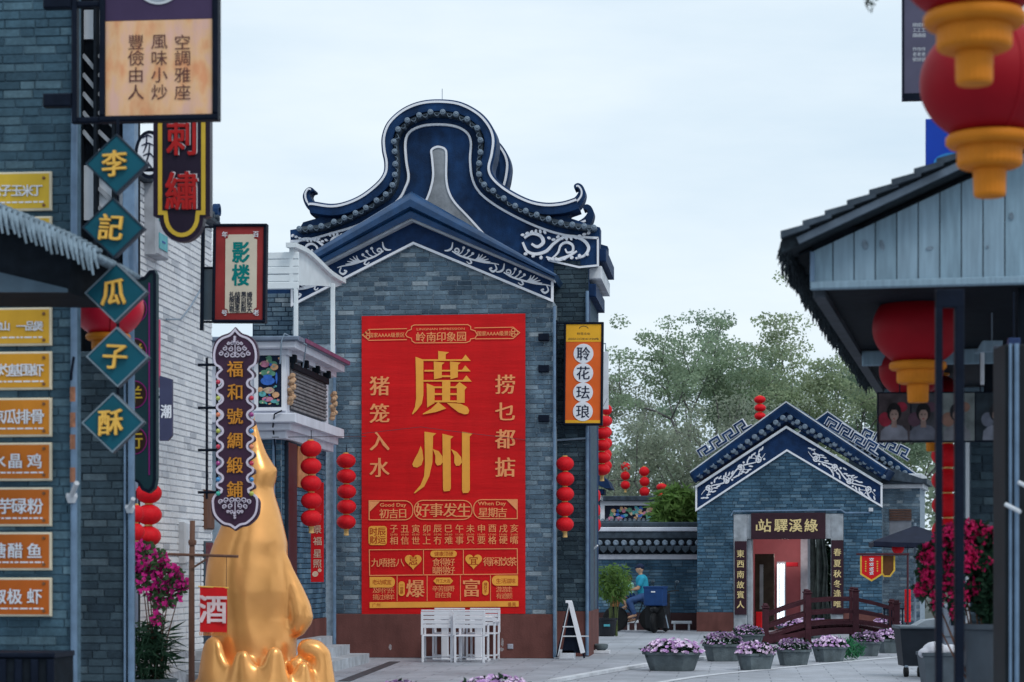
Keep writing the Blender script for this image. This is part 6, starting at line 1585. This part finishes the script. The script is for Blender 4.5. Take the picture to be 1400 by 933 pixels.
spots = [(919, 917, 1.36, 'wide grey trough of purple petunias, leftmost of the row'), (988, 904, 1.05, 'grey petunia trough second from the left, set a little back'), (1033, 916, .92, 'grey petunia trough standing nearest the kerb before the bridge foot'),
 (1085, 910, .90, 'grey petunia trough under the left half of the footbridge'), (1134, 905, .90, 'grey petunia trough under the middle of the footbridge'), (1184, 897, .84, 'grey petunia trough under the right end of the footbridge'), (1217, 893, .80, 'grey petunia trough beside the dark wheeled bin'),
 (1022, 885, 1.0, 'petunia trough behind the left post of the footbridge'), (1085, 874, 1.15, 'petunia trough seen through the footbridge railing, left'), (1118, 873, 1.0, 'petunia trough seen through the footbridge railing, right'), (1212, 872, 1.0, 'petunia trough behind the right end of the footbridge'),
 (552, 990, 1.0, 'petunia trough at the bottom edge, left of the table'), (676, 990, 1.25, 'petunia trough at the bottom edge, under the white table'), (489, 1004, 1.0, 'petunia trough at the bottom edge beside the golden sculpture')]
for i, (px, py, s, lb_) in enumerate(spots):
    o = protos[i] if i < 3 else copy_tree(protos[(i*2+i//3) % 3])
    x, y = gxy(px, py); o.location = (x, y, .0); o.scale = (s, s, 1.0+.12*(s > 1)); o.rotation_euler = (0, 0, YAW+(.15*((i*7) % 5-2))+(pi if i % 2 else 0)); tag(o, lb_, 'flower planter', 'flower troughs along the kerb')
# green tufts between the troughs
f = Fr(1163, 37.5, YAW); mb = MB(); rnd = random.Random(8); leaves(mb, rnd, (0, 0, .16), (.25, .15, .18), 260, .16, .012, 0, 0, 1.2); o = mb.build('grass_tuft', M('tuft_green', (.03, .16, .07), .6)); o.location = (f.O[0], f.O[1], .0); tag(o, 'bright green grass tuft between troughs by the bridge', 'grass', None, 'stuff')
# ================================================================== TABLE AND CHAIRS
wch = M('white_chair_paint', (.74, .75, .80), .45, .05, 6)
TB = Fr(627, 37.3, 0)
tbl = thing('white_table', 'white rectangular table among four chairs under the banner', 'table', TB)
MB().cbox(TB.u(588), TB.u(672), .05, .62, .72, .75, .01).build('tabletop', wch, tbl)
for x in (TB.u(606), TB.u(652)):
    MB().cbox(x-.06, x+.06, .18, .28, .02, .72, .01).build('pedestal', wch, tbl); MB().cbox(x-.2, x+.2, .12, .34, 0, .03, .008).build('foot', wch, tbl)
def make_chair():
    r = bpy.data.objects.new('white_chair', None); col.objects.link(r)
    for x in (-.24, .24):
        MB().cbox(x-.018, x+.018, -.26, -.22, 0, .46, .005).build('leg', wch, r)          # rear leg (the backrest side faces the viewer)
        MB().stroke([(0, .46), (0, .85)], .036, -.02, .02).build('back_post', wch, r).location = (x*1.04, -.245, 0)
        MB().cbox(x-.018, x+.018, .20, .24, 0, .64, .005).build('leg', wch, r)
        MB().cbox(x-.022, x+.022, -.25, .26, .64, .665, .006).build('armrest', wch, r)
        MB().cbox(x-.014, x+.014, -.24, .22, .06, .085, .004).build('stretcher', wch, r)
    MB().cbox(-.25, .25, -.25, .25, .435, .46, .008).build('seat', wch, r)
    for k in range(4): MB().cbox(-.235, .235, -.262, -.238, .575+.072*k, .634+.072*k, .004).build('slat', wch, r)
    MB().cbox(-.265, .265, -.268, -.232, .855, .88, .006).build('top_rail', wch, r)
    MB().cbox(-.24, .24, .21, .23, .06, .085, .004).build('stretcher', wch, r)
    return r
ch = make_chair()
for i, (px, D, rz, lb_) in enumerate([(599, 36.9, .06, 'white slatted chair on the viewer side of the table, left'), (645, 36.75, -.05, 'white slatted chair on the viewer side of the table, right'), (613, 38.0, pi+.04, 'white slatted chair against the wall, left of the two'), (660, 38.0, pi-.05, 'white slatted chair against the wall, right of the two')]):
    o = ch if i == 0 else copy_tree(ch)
    x, y = ground_xy(px, D); o.location = (x, y, 0); o.rotation_euler = (0, 0, rz); tag(o, lb_, 'chair', 'white chairs around the table')
# ================================================================== A-FRAME BOARD beside the pier
AFm = Fr(779, 37.9, 0); t = thing('a_frame_stand', 'open A-frame stand with one thick white leg beside the pier', 'stand', AFm)
a = AFm.uv
tp = a(778, 824)
MB().stroke([tp, a(761, 899)], .028, -.03, .0).build('thin_leg', black, t); MB().stroke([(tp[0]+.01, tp[1]), a(763, 897)], .016, -.036, -.031).build('leg_trim', white_d, t)
MB().stroke([(tp[0]+.02, tp[1]+.01), a(797, 893)], .075, -.04, .02).build('white_leg', white, t); MB().stroke([a(796.5, 890), a(799, 900)], .03, -.03, .0).build('leg_foot', black, t)
MB().cbox(tp[0]-.06, tp[0]+.05, -.035, .03, tp[1]-.01, tp[1]+.035, .008).build('hinge_cap', white, t)
for (x0, x1, y) in ((769.5, 786, 857), (770, 805, 870)): p, q = a(x0, y), a(x1, y); MB().stroke([p, q], .02, -.035, -.01).build('cross_bar', white_d, t)
p, q = a(764, 897), a(785, 889); MB().cbox(p[0], q[0], .02, .3, 0, q[1], .01).build('step_box', white_d, t)
p, q = a(766, 888), a(799, 843); MB().prism([a(768, 893), a(797, 893), a(779, 830)], .02, .04).build('dark_board', black, t)
# small things at the hall corner
f = Fr(822, 40.4, 0); t = thing('stone_basin', 'small round stone basin on a pale slab by the hall corner', 'basin', f)
MB().cbox(-.16, .16, -.12, .35, 0, .06, .01).build('slab', kerb_m, t); MB().lathe([(.07, .06), (.12, .10), (.13, .16), (.11, .18), (.09, .15)], (0, 0, 0), 16).build('bowl', concrete, t, True)
f = Fr(810, 40.6, 0); t = thing('maroon_post', 'slim maroon post at the right corner of the hall', 'post', f)
MB().cbox(-.035, .035, -.035, .035, 0, f.z(690, 810), .008).build('shaft', maroon, t); MB().cbox(-.055, .055, -.055, .055, 0, .1, .01).build('foot', maroon, t)
q = f.uv(808, 752); MB().tube([(0, -.04, q[1]), (.10, -.1, q[1]+.08)], .018, 6).build('white_bracket', white, t)
# ================================================================== UMBRELLA, FLAGS, FIRECRACKERS
f = Fr(1251, 43.5, 0); t = thing('patio_umbrella', 'dark square patio umbrella behind the bougainvillea', 'umbrella', f)
zt_, ze_ = f.z(719, 1251), f.z(741, 1251); R_ = .86
cor = [(-R_, -R_), (R_, -R_), (R_, R_), (-R_, R_)]
v = [(0, 0, zt_)]; fc = []
for k in range(4):
    a0, b0 = cor[k], cor[(k+1) % 4]
    for s in (0, .25, .5, .75): v.append((a0[0]+(b0[0]-a0[0])*s, a0[1]+(b0[1]-a0[1])*s, ze_-.03*sin(pi*s)))
n = 16; v += [(x, y, z-.09) for x, y, z in v[1:]]
for k in range(n): fc += [(0, 1+k, 1+(k+1) % n), (1+k, 1+n+k, 1+n+(k+1) % n, 1+(k+1) % n)]
MB().add(v, fc).build('canopy', M('umbrella_navy', (.012, .016, .035), .7, .2), t)
MB().tube([(0, 0, 0), (0, 0, zt_+.05)], .025, 8).build('pole', steel, t)
for k in range(4): MB().tube([(0, 0, zt_-.05), (cor[k][0], cor[k][1], ze_-.02)], .010, 5).build('rib', black, t)
MB().lathe([(.28, 0), (.28, .06), (.1, .1)], (0, 0, 0), 16).build('base', concrete, t)
FL = Fr(1200, 41.5, 0).at(1205, 793); t = thing('hanging_pennants', 'rod with a red gold-edged pennant and a brown pennant before the side wing', 'pennant', FL)
MB().cbox(FL.u(1171), FL.u(1243), -.03, .03, FL.z(759.5, 1205), FL.z(756.5, 1205), .006).build('rod', maroon, t)
MB().tube([(FL.u(1241), 0, FL.z(757, 1205)), (FL.u(1241), 0, -FL.z0)], .02, 6).build('rod_post', maroon, t)
gb = M('gold_braid', (.66, .42, .06), .6, .2, 30, .5)
for P, mt, nm in (([(1177, 760), (1206, 760), (1206, 785), (1191.5, 794), (1177, 785)], red_cloth, 'red_pennant'), ([(1204, 760), (1223, 760), (1223, 780), (1217, 788), (1209, 788), (1204, 780)], M('pennant_brown', (.12, .05, .02), .8), 'brown_pennant')):
    y = 0 if nm[0] == 'r' else .06
    pn = MB().prism(FL.pts(P), y-.005, y+.005).build(nm, mt, t); MB().stroke(FL.pts(P[1:]+P[:1]), FL.m(2.2), y-.012, y+.012).build('braid', gb, pn)
mb = MB()
for k, y in enumerate((765.5, 772, 778.5, 784)):
    for (dx, dy, a, b) in ((0, -1.6, 3.4, .7), (0, 1.2, 3.0, .7), (-1.4, 0, .7, 2.4), (1.6, .2, .7, 2.4)): q = FL.uv(1191.5+dx, y+dy); mb.prism(blob(q[0], q[1], FL.m(a), FL.m(b), .1*k, 8), -.009-.0004*k, -.004)
tag(mb.build('small_print', white, t), kind='stuff'); mb = MB()
for sx in (1183.5, 1199.5):
    for k in range(5): q = FL.uv(sx, 768+3.2*k); mb.prism(blob(q[0], q[1], FL.m(1.3), FL.m(1.0), .5*k, 6), -.009, -.004)
tag(mb.build('small_print', gb, t), kind='stuff')
f = Fr(1241, 42.6, 0).at(1241, 851); t = thing('firecracker_string', 'hanging string of red firecrackers below the dark umbrella', 'firecrackers', f)
Hh = f.z(806, 1241)
for k in range(9):
    z = Hh*(k+.5)/9
    MB().lathe([(.05, -.035), (.062, -.03), (.062, .03), (.05, .035)], (0, 0, z), 10).build('firecracker', red_l, t)
MB().tube([(0, 0, 0), (0, 0, f.z(745, 1241))], .006, 5).build('cord', black, t)
lantern_string(1228, 43.2, 742, 758, 1, 17, 'single red lantern tucked under the umbrella rim', 'far red lantern strings', False)
f = Fr(1222, 46, 0); t = thing('black_railing', 'short black metal railing behind the firecrackers', 'railing', f)
for k in range(7): x = f.u(1209+5*k); MB().cbox(x-.012, x+.012, -.012, .012, 0, .72+.06*(k % 3 == 0), .003).build('baluster', black, t)
for z in (.15, .70): MB().cbox(f.u(1207), f.u(1241), -.015, .015, z, z+.03, .003).build('rail', black, t)
# ================================================================== BINS
WBn = Fr(1257, 32, YAW); t = thing('wheeled_bin', 'dark wheeled rubbish bin with pale lid beyond the steel frame', 'bin', WBn)
w0, w1 = WBn.u(1226), WBn.u(1292)
v = []
for (a, b, y0, y1, z) in ((w0+.06, w1-.06, -.22, .22, .16), (w0, w1, -.28, .28, .70)): v += [(a, y0, z), (b, y0, z), (b, y1, z), (a, y1, z)]
MB().add(v, [(0, 1, 5, 4), (1, 2, 6, 5), (2, 3, 7, 6), (3, 0, 4, 7), (3, 2, 1, 0), (4, 5, 6, 7)]).build('body', M('bin_dark', (.018, .024, .034), .5, .2, 4), t)
MB().cbox(w0-.02, w1+.02, -.31, .31, .70, .745, .015).build('rim', M('bin_rim', (.12, .15, .18), .5), t)
MB().prism([(w0+.25, .745), (w1, .745), (w1, .86), (w0+.38, .82)], -.2, .25).build('lid', M('bin_lid_grey', (.25, .29, .33), .5, .2), t)
for x in (w0+.10, w0+.30, w1-.08):
    wheel = MB().lathe([(.03, -.03), (.07, -.03), (.075, 0), (.07, .03), (.03, .03)], n=16, axis='x').mesh('wheel', rub, True); obj('wheel', wheel, t, (x, -.2, .076)); MB().cbox(x-.025, x+.025, -.23, -.17, .076, .17, .005).build('castor_fork', steel, t)
f = Fr(1305, 30.8, YAW); t = thing('hooded_bin', 'grey bin with arched hood and dark slot behind the steel frame', 'bin', f)
hw = .17
P = [(-hw, 0), (hw, 0), (hw, .98)]+[(hw*cos(radians(a)), .98+.11*sin(radians(a))) for a in range(15, 180, 15)]+[(-hw, .98)]
MB().prism(P, -.15, .2).build('body', M('bin_grey', (.17, .20, .25), .5, .15, 4), t); MB().box(-.08, .06, -.156, -.14, .78, .92).build('slot', black, t); MB().cbox(-.18, .18, -.165, .21, .62, .645, .006).build('seam', M('bin_rim'.strip(), (.12, .15, .18)), t)
f = Fr(1290, 28, YAW); t = thing('grey_tub', 'grey rubbish tub lined with a pale plastic bag', 'bin', f)
v = []
for (w, z) in ((.24, 0), (.295, .47), (.31, .47), (.31, .51), (.28, .51)): v += [(-w, -w*.8, z), (w, -w*.8, z), (w, w*.8, z), (-w, w*.8, z)]
fc = [(3, 2, 1, 0), (16, 17, 18, 19)]
for i in range(4):
    for k in range(4): fc.append((i*4+k, i*4+(k+1) % 4, i*4+4+(k+1) % 4, i*4+4+k))
MB().add(v, fc).build('tub', M('tub_grey', (.09, .115, .14), .55, .2), t)
mb = MB(); ellipsoid(mb, (-.12, -.05, .53), (.17, .18, .12), 9, 6); ellipsoid(mb, (.10, .02, .52), (.17, .17, .09), 8, 6); ellipsoid(mb, (-.26, -.1, .50), (.09, .1, .07), 8, 5); remeshed(mb, 'plastic_bag', M('bag_white', (.62, .62, .68), .35, .15, 5, .6, bscale=9), t, .02, 1)
# ================================================================== RIGHT: WOODEN SHED WITH THATCHED EAVE
RT = YAW-radians(12.3)
RS = Fr(1110, 16, RT); shed = thing('wooden_gable_shed', 'open shed with grey board gable and dark thatched eave on the right', 'shed', RS)
ru, rp_ = RS.u, RS.uv
zr = lambda y: RS.z(y, 1110)
gl0, gl1 = rp_(1110, 345), rp_(1345, 236)
slope = (gl1[1]-gl0[1])/(gl1[0]-gl0[0])
xR = ru(1560)
bz0 = zr(386)
bw = RS.m(28.6); k = 0; x = gl0[0]
zt_of = lambda x: gl0[1]+slope*(x-gl0[0])
while x < xR:
    a, b = x+.004, x+bw-.004
    MB().prism([(a, bz0+random.uniform(-.004, .004)), (b, bz0), (b, zt_of(b)), (a, zt_of(a))], -.012*random.random(), .03).build('gable_board', wood_pale if k % 3 else wood_pale2, shed); x += bw; k += 1
MB().box(gl0[0], xR, .032, .06, bz0-.02, bz0+.4).build('board_backing', black_d, shed)
MB().cbox(gl0[0]-.01, xR, -.035, .05, bz0-.055, bz0, .008).build('tie_beam', wood_pale, shed)
MB().cbox(gl0[0]-.012, gl0[0]+.02, -.03, .04, bz0, gl0[1], .006).build('corner_batten', pipe_b, shed)
knot = M('wood_knot', (.17, .225, .28), .8, .4, 20)
for (px, py, a, b) in ((1183, 335, 4, 7), (1206, 336, 3.5, 8), (1271, 340, 5, 2.5), (1350, 338, 2, 2), (1383, 296, 3, 5)):
    q = rp_(px, py); MB().prism(blob(q[0], q[1], RS.m(a), RS.m(b), .2, 12), -.016, .0).build('knot', knot, shed)
# roof slabs
thd = M('dark_thatch', (.022, .030, .038), .9, .4, 14, .6)
e0 = rp_(1072, 352); L_ = 11.5
def roof_line(x): return e0[1]+(x-e0[0])*slope*1.0
topx = xR
MB().prism([e0, (topx, roof_line(topx)), (topx, roof_line(topx)+.10), (e0[0], e0[1]+.10)], -.22, L_).build('roof_slab', thd, shed)
MB().prism([(e0[0]+.1, roof_line(e0[0]+.1)-.03), (topx, roof_line(topx)-.03), (topx, roof_line(topx)-.012), (e0[0]+.1, roof_line(e0[0]+.1)-.012)], .06, L_).build('soffit', black_d, shed)
# stepped shingle edge on the verge
n = 12
for k in range(n):
    xa = e0[0]+(topx-e0[0])*k/n*.75; xb = xa+(topx-e0[0])/n*.75+.05
    MB().prism([(xa, roof_line(xa)+.10), (xb, roof_line(xb)+.075), (xb, roof_line(xb)+.11), (xa, roof_line(xa)+.15)], -.27-.02*random.random(), .6).build('shingle', tile_r, shed)
MB().stroke([(e0[0]+.12, roof_line(e0[0]+.12)+.03), (topx, roof_line(topx)+.03)], .05, -.25, -.222).build('barge_board', M('barge_blue', (.10, .13, .17), .6, .3), shed)
rnd = random.Random(6); mb = MB()
for k in range(1500):
    y = -.2+rnd.random()*L_; x = e0[0]+rnd.uniform(-.02, .08); z = roof_line(x)+rnd.uniform(.0, .1); L2 = rnd.uniform(.08, .17)*(1 if y > .2 else .6)
    mb.tube([(x, y, z), (x-.02, y+rnd.gauss(0, .02), z-L2*.6), (x-.015+rnd.gauss(0, .01), y+rnd.gauss(0, .03), z-L2)], .011, 4, .003)
tag(mb.build('thatch_fringe', thd, shed), kind='stuff')
MB().cbox(gl0[0], gl0[0]+.09, .1, L_, bz0-.10, bz0+.02, .01).build('eave_beam', M('eave_beam_dark', (.05, .06, .075), .7, .3, 6), shed)
MB().box(gl0[0]+.09, xR, .06, L_, bz0-.05, bz0-.02).build('ceiling', black_d, shed)
for y in (4.6, 9.0): MB().cbox(gl0[0]+.1, xR, y, y+.08, bz0-.20, bz0-.06, .01).build('cross_beam', wood_pale, shed)
MB().box(ru(1345, 5), xR+3, 5.0, 5.1, 0, bz0-.05).build('back_partition', black_d, shed)
for (y, px) in ((.25, 1392), (6.5, 1345)):
    xx = ru(px, y); MB().cbox(xx, xx+.16, y, y+.16, 0, bz0, .015).build('post', black_d, shed)
# dark brick pier with pipes at the right edge
RP = Fr(1340, 19.5, YAW-radians(4)); t = thing('dark_brick_pier', 'dark brick pier with pipes at the right edge under the shed', 'pier', RP)
h_ = RP.z(590, 1340)
MB().box(RP.u(1327), RP.u(1400), .012, .5, 0, h_).build('core', mortar_d, t)
bricks(t, [[(RP.u(1327), 0), (RP.u(1400), 0), (RP.u(1400), h_), (RP.u(1327), h_)]], [], .25, .074, 0, BRD, 300, depth=.05, joint=.007)
for x, r in ((1366, .010), (1322, .016)): MB().tube([(RP.u(x), -.04, 0), (RP.u(x), -.04, h_)], r, 8).build('conduit', white_d if x < 1330 else steel, t)
RQ = Fr(1392, 14.2, YAW); t = thing('near_dark_pillar', 'near dark pillar with grey pipes at the right edge', 'pillar', RQ)
hq = RQ.z(470, 1392)
MB().cbox(RQ.u(1376), RQ.u(1440), .03, .4, 0, hq, .01).build('shaft', M('pillar_dark', (.012, .016, .020), .6, .3, 4), t)
for x, r in ((1381.5, .010), (1390, .016)): MB().tube([(RQ.u(x), -.0, 0), (RQ.u(x), -.0, hq)], r, 8).build('pipe', pipe_b, t)
for y, x in ((660, 1392), (690, 1374)):
    q = RQ.uv(x, y); MB().tube([(q[0], -.02, q[1]), (q[0]+.07, -.12, q[1]-.05)], .014, 6).build('pale_bracket', white_d, t)
# black steel frame
SFm = Fr(1297, 13.2, YAW); t = thing('black_steel_frame', 'tall black steel frame of two posts in the right foreground', 'frame', SFm)
for x0, x1 in ((1279, 1288), (1305, 1317.5)): MB().cbox(SFm.u(x0), SFm.u(x1), -.03, .03, 0, SFm.z(398, 1297), .006).build('post', black, t)
MB().cbox(SFm.u(1279), SFm.u(1317.5), -.032, .032, SFm.z(421, 1297), SFm.z(396, 1297), .006).build('top_plate', black, t)
MB().cbox(SFm.u(1276), SFm.u(1320), -.2, .2, 0, .03, .006).build('foot_plate', black, t)
# portrait boards
PFm = Fr(1290, 18.6, YAW-radians(4)).at(1295, 605); t = thing('portrait_board', 'hanging strip of four costume portraits under the shed', 'portrait board', PFm)
MB().cbox(PFm.u(1199), PFm.u(1384), -.015, .03, 0, PFm.z(536, 1295), .006).build('backing', black, t)
def face_panel(x0, x1, bgc, hair, dress, accent, cx):
    p = MB().box(PFm.u(x0), PFm.u(x1), -.02, -.014, PFm.z(603, 1295), PFm.z(538, 1295)).build('portrait', M('portrait_bg_%d' % x0, bgc, .5, .5, 9), t)
    S = lambda L: PFm.pts(L); yy = -.021
    def add(L, c, nm, d): MB().prism(S(L), yy-.0012*d, yy).build(nm, M('portrait_%s_%d' % (nm, x0), c, .5, .3, 12), p)
    add([(cx-19, 602), (cx-18, 590), (cx-11, 583), (cx, 580), (cx+11, 583), (cx+18, 590), (cx+19, 602)], dress, 'dress', 1)
    add(arcpts(cx-12, 574, 9, 10, 0, 360, 14), accent, 'flowers', 2); add(arcpts(cx+10, 557, 8, 7, 0, 360, 12), accent, 'headdress', 2)
    add(arcpts(cx, 564, 10, 13, 0, 360, 16), hair, 'hair', 3); add([(cx-3, 574), (cx+3, 574), (cx+4, 585), (cx-4, 585)], (.24, .16, .14), 'neck', 4); add(arcpts(cx, 568, 6, 8.5, 0, 360, 14), (.30, .20, .17), 'face', 5)
    for sx in (-2.4, 2.4): add(arcpts(cx+sx, 567, 1.3, .8, 0, 360, 8), (.03, .02, .02), 'eye', 6)
    add(arcpts(cx, 573, 1.6, .7, 0, 360, 8), (.30, .03, .04), 'lips', 6); add([(cx-6.5, 566), (cx-5, 558), (cx, 555), (cx+5, 558), (cx+6.5, 566), (cx+3, 561), (cx-3, 561)], hair, 'fringe', 7)
face_panel(1201, 1244, (.06, .045, .05), (.012, .01, .012), (.20, .20, .24), (.26, .02, .04), 1222)
face_panel(1246, 1282, (.05, .05, .06), (.012, .01, .012), (.12, .125, .16), (.08, .04, .06), 1262)
face_panel(1288, 1332, (.16, .18, .18), (.02, .02, .025), (.18, .18, .20), (.24, .13, .10), 1308)
face_panel(1334, 1382, (.02, .03, .04), (.02, .02, .025), (.20, .21, .26), (.12, .13, .17), 1362)
for x in (1230, 1340): MB().tube([(PFm.u(x), 0, PFm.z(537, 1295)), (PFm.u(x), 0, PFm.z(470, 1295))], .006, 5).build('hanger', black, t)
# hanging cone lamp and white tube
f = Fr(1353, 17.5, 0).at(1353, 526); t = thing('hanging_pendant_lamp', 'small pale pendant lamp hanging under the shed at right', 'lamp', f)
MB().prism(f.pts([(1333, 483), (1343, 467), (1370, 467), (1368, 480)]), -.06, .06).build('shade', wood_pale, t); MB().tube([(f.u(1343), 0, f.z(482, 1353)), (f.u(1343), 0, 0)], .016, 8).build('tube', white_d, t)
MB().tube([(f.u(1356), 0, f.z(467, 1353)), (f.u(1356), 0, f.z(420, 1353))], .006, 5).build('cord', steel, t)
f = Fr(1387, 15, 0).at(1387, 512); t = thing('blue_box_sign', 'small dark blue box sign at the right edge under the shed', 'shop sign', f)
MB().cbox(f.u(1378), f.u(1394), -.05, .05, 0, f.z(463, 1387), .008).build('case', M('box_blue', (.012, .035, .12), .4), t); MB().cbox(f.u(1359), f.u(1376), -.03, .05, f.z(540, 1387), f.z(473, 1387), .008).build('side_board', M('side_board_grey', (.05, .06, .08), .6), t)
MB().tube([(f.u(1386), 0, f.z(463, 1387)), (f.u(1386), 0, f.z(400, 1387))], .006, 5).build('hanger', black, t)
# large lanterns on the right
big_lantern(1332, -66, 9.6, .70, 'largest red plastic lantern cut off by the top right corner', .6)
big_lantern(1353, 112, 11.4, .72, 'red plastic lantern second from the top right corner', .7)
big_lantern(1255, 448, 17, .70, 'red plastic lantern behind the steel frame under the shed gable', .25)
big_lantern(1246, 506, 20.5, .60, 'dim red plastic lantern half hidden behind the one under the gable', .4)
big_lantern(1276, 548, 23, .64, 'farthest dim red plastic lantern above the portrait board', .5)
lantern_string(1296, 26.5, 572, 742, 5, 44, 'large red lantern string seen between the steel posts', 'red lantern strings', False)
# signs against the sky at top right
f = Fr(1258, 20, 0).at(1258, 138); t = thing('purple_hanging_sign', 'dull purple sign with faint columns of print beside the top lanterns', 'shop sign', f)
MB().cbox(f.u(1233), f.u(1285), -.04, .04, 0, f.z(-30, 1258), .01).build('board', M('sign_grey_purple', (.10, .095, .15), .5, .15, 3), t)
MB().stroke(f.pts([(1234.5, 136), (1234.5, -30)]), f.m(2.2), -.05, -.03).build('edge_strip', black, t); MB().box(f.u(1235), f.u(1284), -.05, -.03, .0, f.m(9)).build('foot_strip', black, t)
text(t, 'lettering', f, [(c, x, 36+7*j+(12 if j > 2 else 0), 5.4) for x in (1250, 1256, 1262) for j, c in enumerate('精工細作老號')], white_d, -.044)
MB().cbox(f.u(1285), f.u(1330), -.02, .02, f.z(60, 1258), f.z(56, 1258)).build('bracket_arm', black, t)
f = Fr(1300, 19, 0).at(1300, 262); t = thing('blue_poster_board', 'bright blue poster board above the shed roof', 'board', f)
MB().cbox(f.u(1265.5), f.u(1345), -.03, .03, 0, f.z(163, 1300), .008).build('board', M('poster_blue', (.01, .055, .42), .5, .15, 2), t)
q = f.uv(1300, 224); MB().prism(blob(q[0], q[1], f.m(24), f.m(14), 0, 24), -.036, -.03).build('pale_disc', M('poster_sky', (.03, .20, .50), .5), t); q = f.uv(1278, 238); MB().prism(blob(q[0], q[1], f.m(10), f.m(3.5), 0, 14), -.04, -.03).build('orange_cloud', M('poster_orange', (.60, .28, .12), .5), t)
MB().cbox(f.u(1300), f.u(1304), .03, .06, -f.m(30), f.z(170, 1300)).build('post', black, t)
# ================================================================== BOUGAINVILLEA AND PLANTS
bract = leafify(M('bougainvillea_magenta', (.74, .025, .16), .6, .35, 5), .35); bract2 = leafify(M('bougainvillea_pink', (.64, .03, .27), .6, .35, 5), .35)
def bougain(fr, name, label, cl, mt, nb, seed, stem_to=None, dark=leaf_d, bsz=.04):
    t = thing(name, label, 'shrub', fr); rnd = random.Random(seed)
    bm, lv, st = MB(), MB(), MB(); zbase = -0.0
    for (px, py, rx, ry, wgt) in cl:
        q = fr.uv(px, py); c = (q[0], rnd.uniform(-.12, .12), q[1]); r = (fr.m(rx), fr.m(rx)*.8, fr.m(ry))
        leaves(lv, rnd, c, r, int(150*wgt), .075, .028, .2, .1)
        st.tube([(rnd.gauss(0, .05), 0, .25), (q[0]*.5, 0, q[1]*.6), c], .012, 5, .004)
        for _ in range(int(nb*wgt)):
            while 1:
                a = (rnd.uniform(-1, 1), rnd.uniform(-1, 1), rnd.uniform(-1, 1))
                if a[0]**2+a[1]**2+a[2]**2 < 1: break
            p = Vector((c[0]+a[0]*r[0], c[1]+a[1]*r[1]-.03, c[2]+a[2]*r[2]))
            for k in range(3):
                d = Vector((rnd.gauss(0, 1), rnd.gauss(0, 1), rnd.gauss(0, 1))).normalized(); s = d.orthogonal().normalized(); e = rnd.uniform(.7, 1.2)*bsz
                bm.add([p, p+d*e*.5+s*e*.5, p+d*e*1.1, p+d*e*.5-s*e*.5], [(0, 1, 2, 3)])
    tag(lv.build('foliage', dark, t), kind='stuff'); tag(bm.build('bracts', mt, t), kind='stuff'); st.build('stems', wood_br, t)
    return t, rnd
f = Fr(1350, 18.3, YAW)
t, rnd = bougain(f, 'potted_bougainvillea', 'magenta bougainvillea spilling from a tall dark pot on the right', [(1300, 735, 26, 16, 1.2), (1338, 730, 26, 14, 1), (1366, 735, 16, 14, .6), (1275, 760, 18, 20, 1), (1268, 790, 16, 18, .9), (1295, 785, 20, 22, .9), (1312, 765, 18, 20, .7), (1340, 800, 16, 14, .5), (1310, 815, 14, 18, .5), (1280, 820, 8, 12, .3), (1335, 760, 20, 20, .35), (1258, 805, 9, 9, .3), (1290, 760, 20, 18, .8), (1304, 835, 8, 12, .25), (1322, 722, 22, 9, .6)], bract, 110, 41)
lv = MB(); leaves(lv, rnd, f.uv(1352, 790)[:1]+(0,)+f.uv(1352, 790)[1:], (f.m(24), .15, f.m(60)), 1500, .09, .035, .3, 0); tag(lv.build('dark_foliage', leaf_d, t), kind='stuff')
MB().lathe([(.13, 0), (.15, .02), (.20, f.z(862, 1350)), (.225, f.z(860, 1350)), (.225, f.z(853, 1350)), (.19, f.z(853, 1350)), (.18, f.z(860, 1350))], (0, 0, 0), 24).build('pot', M('pot_blue_grey', (.05, .065, .085), .45, .2, 4), t, False, None, True)
f = Fr(212, 25.0, YAW)
t, rnd = bougain(f, 'street_bougainvillea', 'pink bougainvillea shrub against the white brick wall on the left', [(195, 755, 16, 16, 1), (213, 765, 20, 18, 1), (235, 790, 18, 18, .9), (205, 795, 20, 18, .8), (225, 820, 20, 14, .7), (248, 800, 10, 14, .5), (192, 780, 12, 16, .7), (215, 846, 6, 8, .2)], bract2, 46, 42, None, leaf_m, .06)
lv = MB(); q = f.uv(204, 890); leaves(lv, rnd, (q[0], 0, q[1]), (f.m(30), .2, f.m(42)), 700, .26, .014, .35, 0); tag(lv.build('lower_leaves', leaf_d, t), kind='stuff')
MB().lathe([(.16, 0), (.20, .02), (.25, .30), (.27, .32), (.24, .32)], (0, 0, 0), 18).build('pot', concrete, t)
# leafy twig dipping into the top edge
f = Fr(1185, 12, YAW).at(1185, 14); t = thing('leafy_twig', 'dark leafy twig tip dipping into the top edge of the sky', 'twig', f)
rnd = random.Random(4); MB().tube([(0, 0, .02), (.02, 0, .2), (.3, .1, .7), (.9, .2, 1.0)], .008, 5).build('stem', bark, t)
lv = MB(); leaves(lv, rnd, (.015, 0, .06), (.03, .03, .055), 22, .035, .008, 1.2, 0); lv.build('leaves', leaf_d, t)
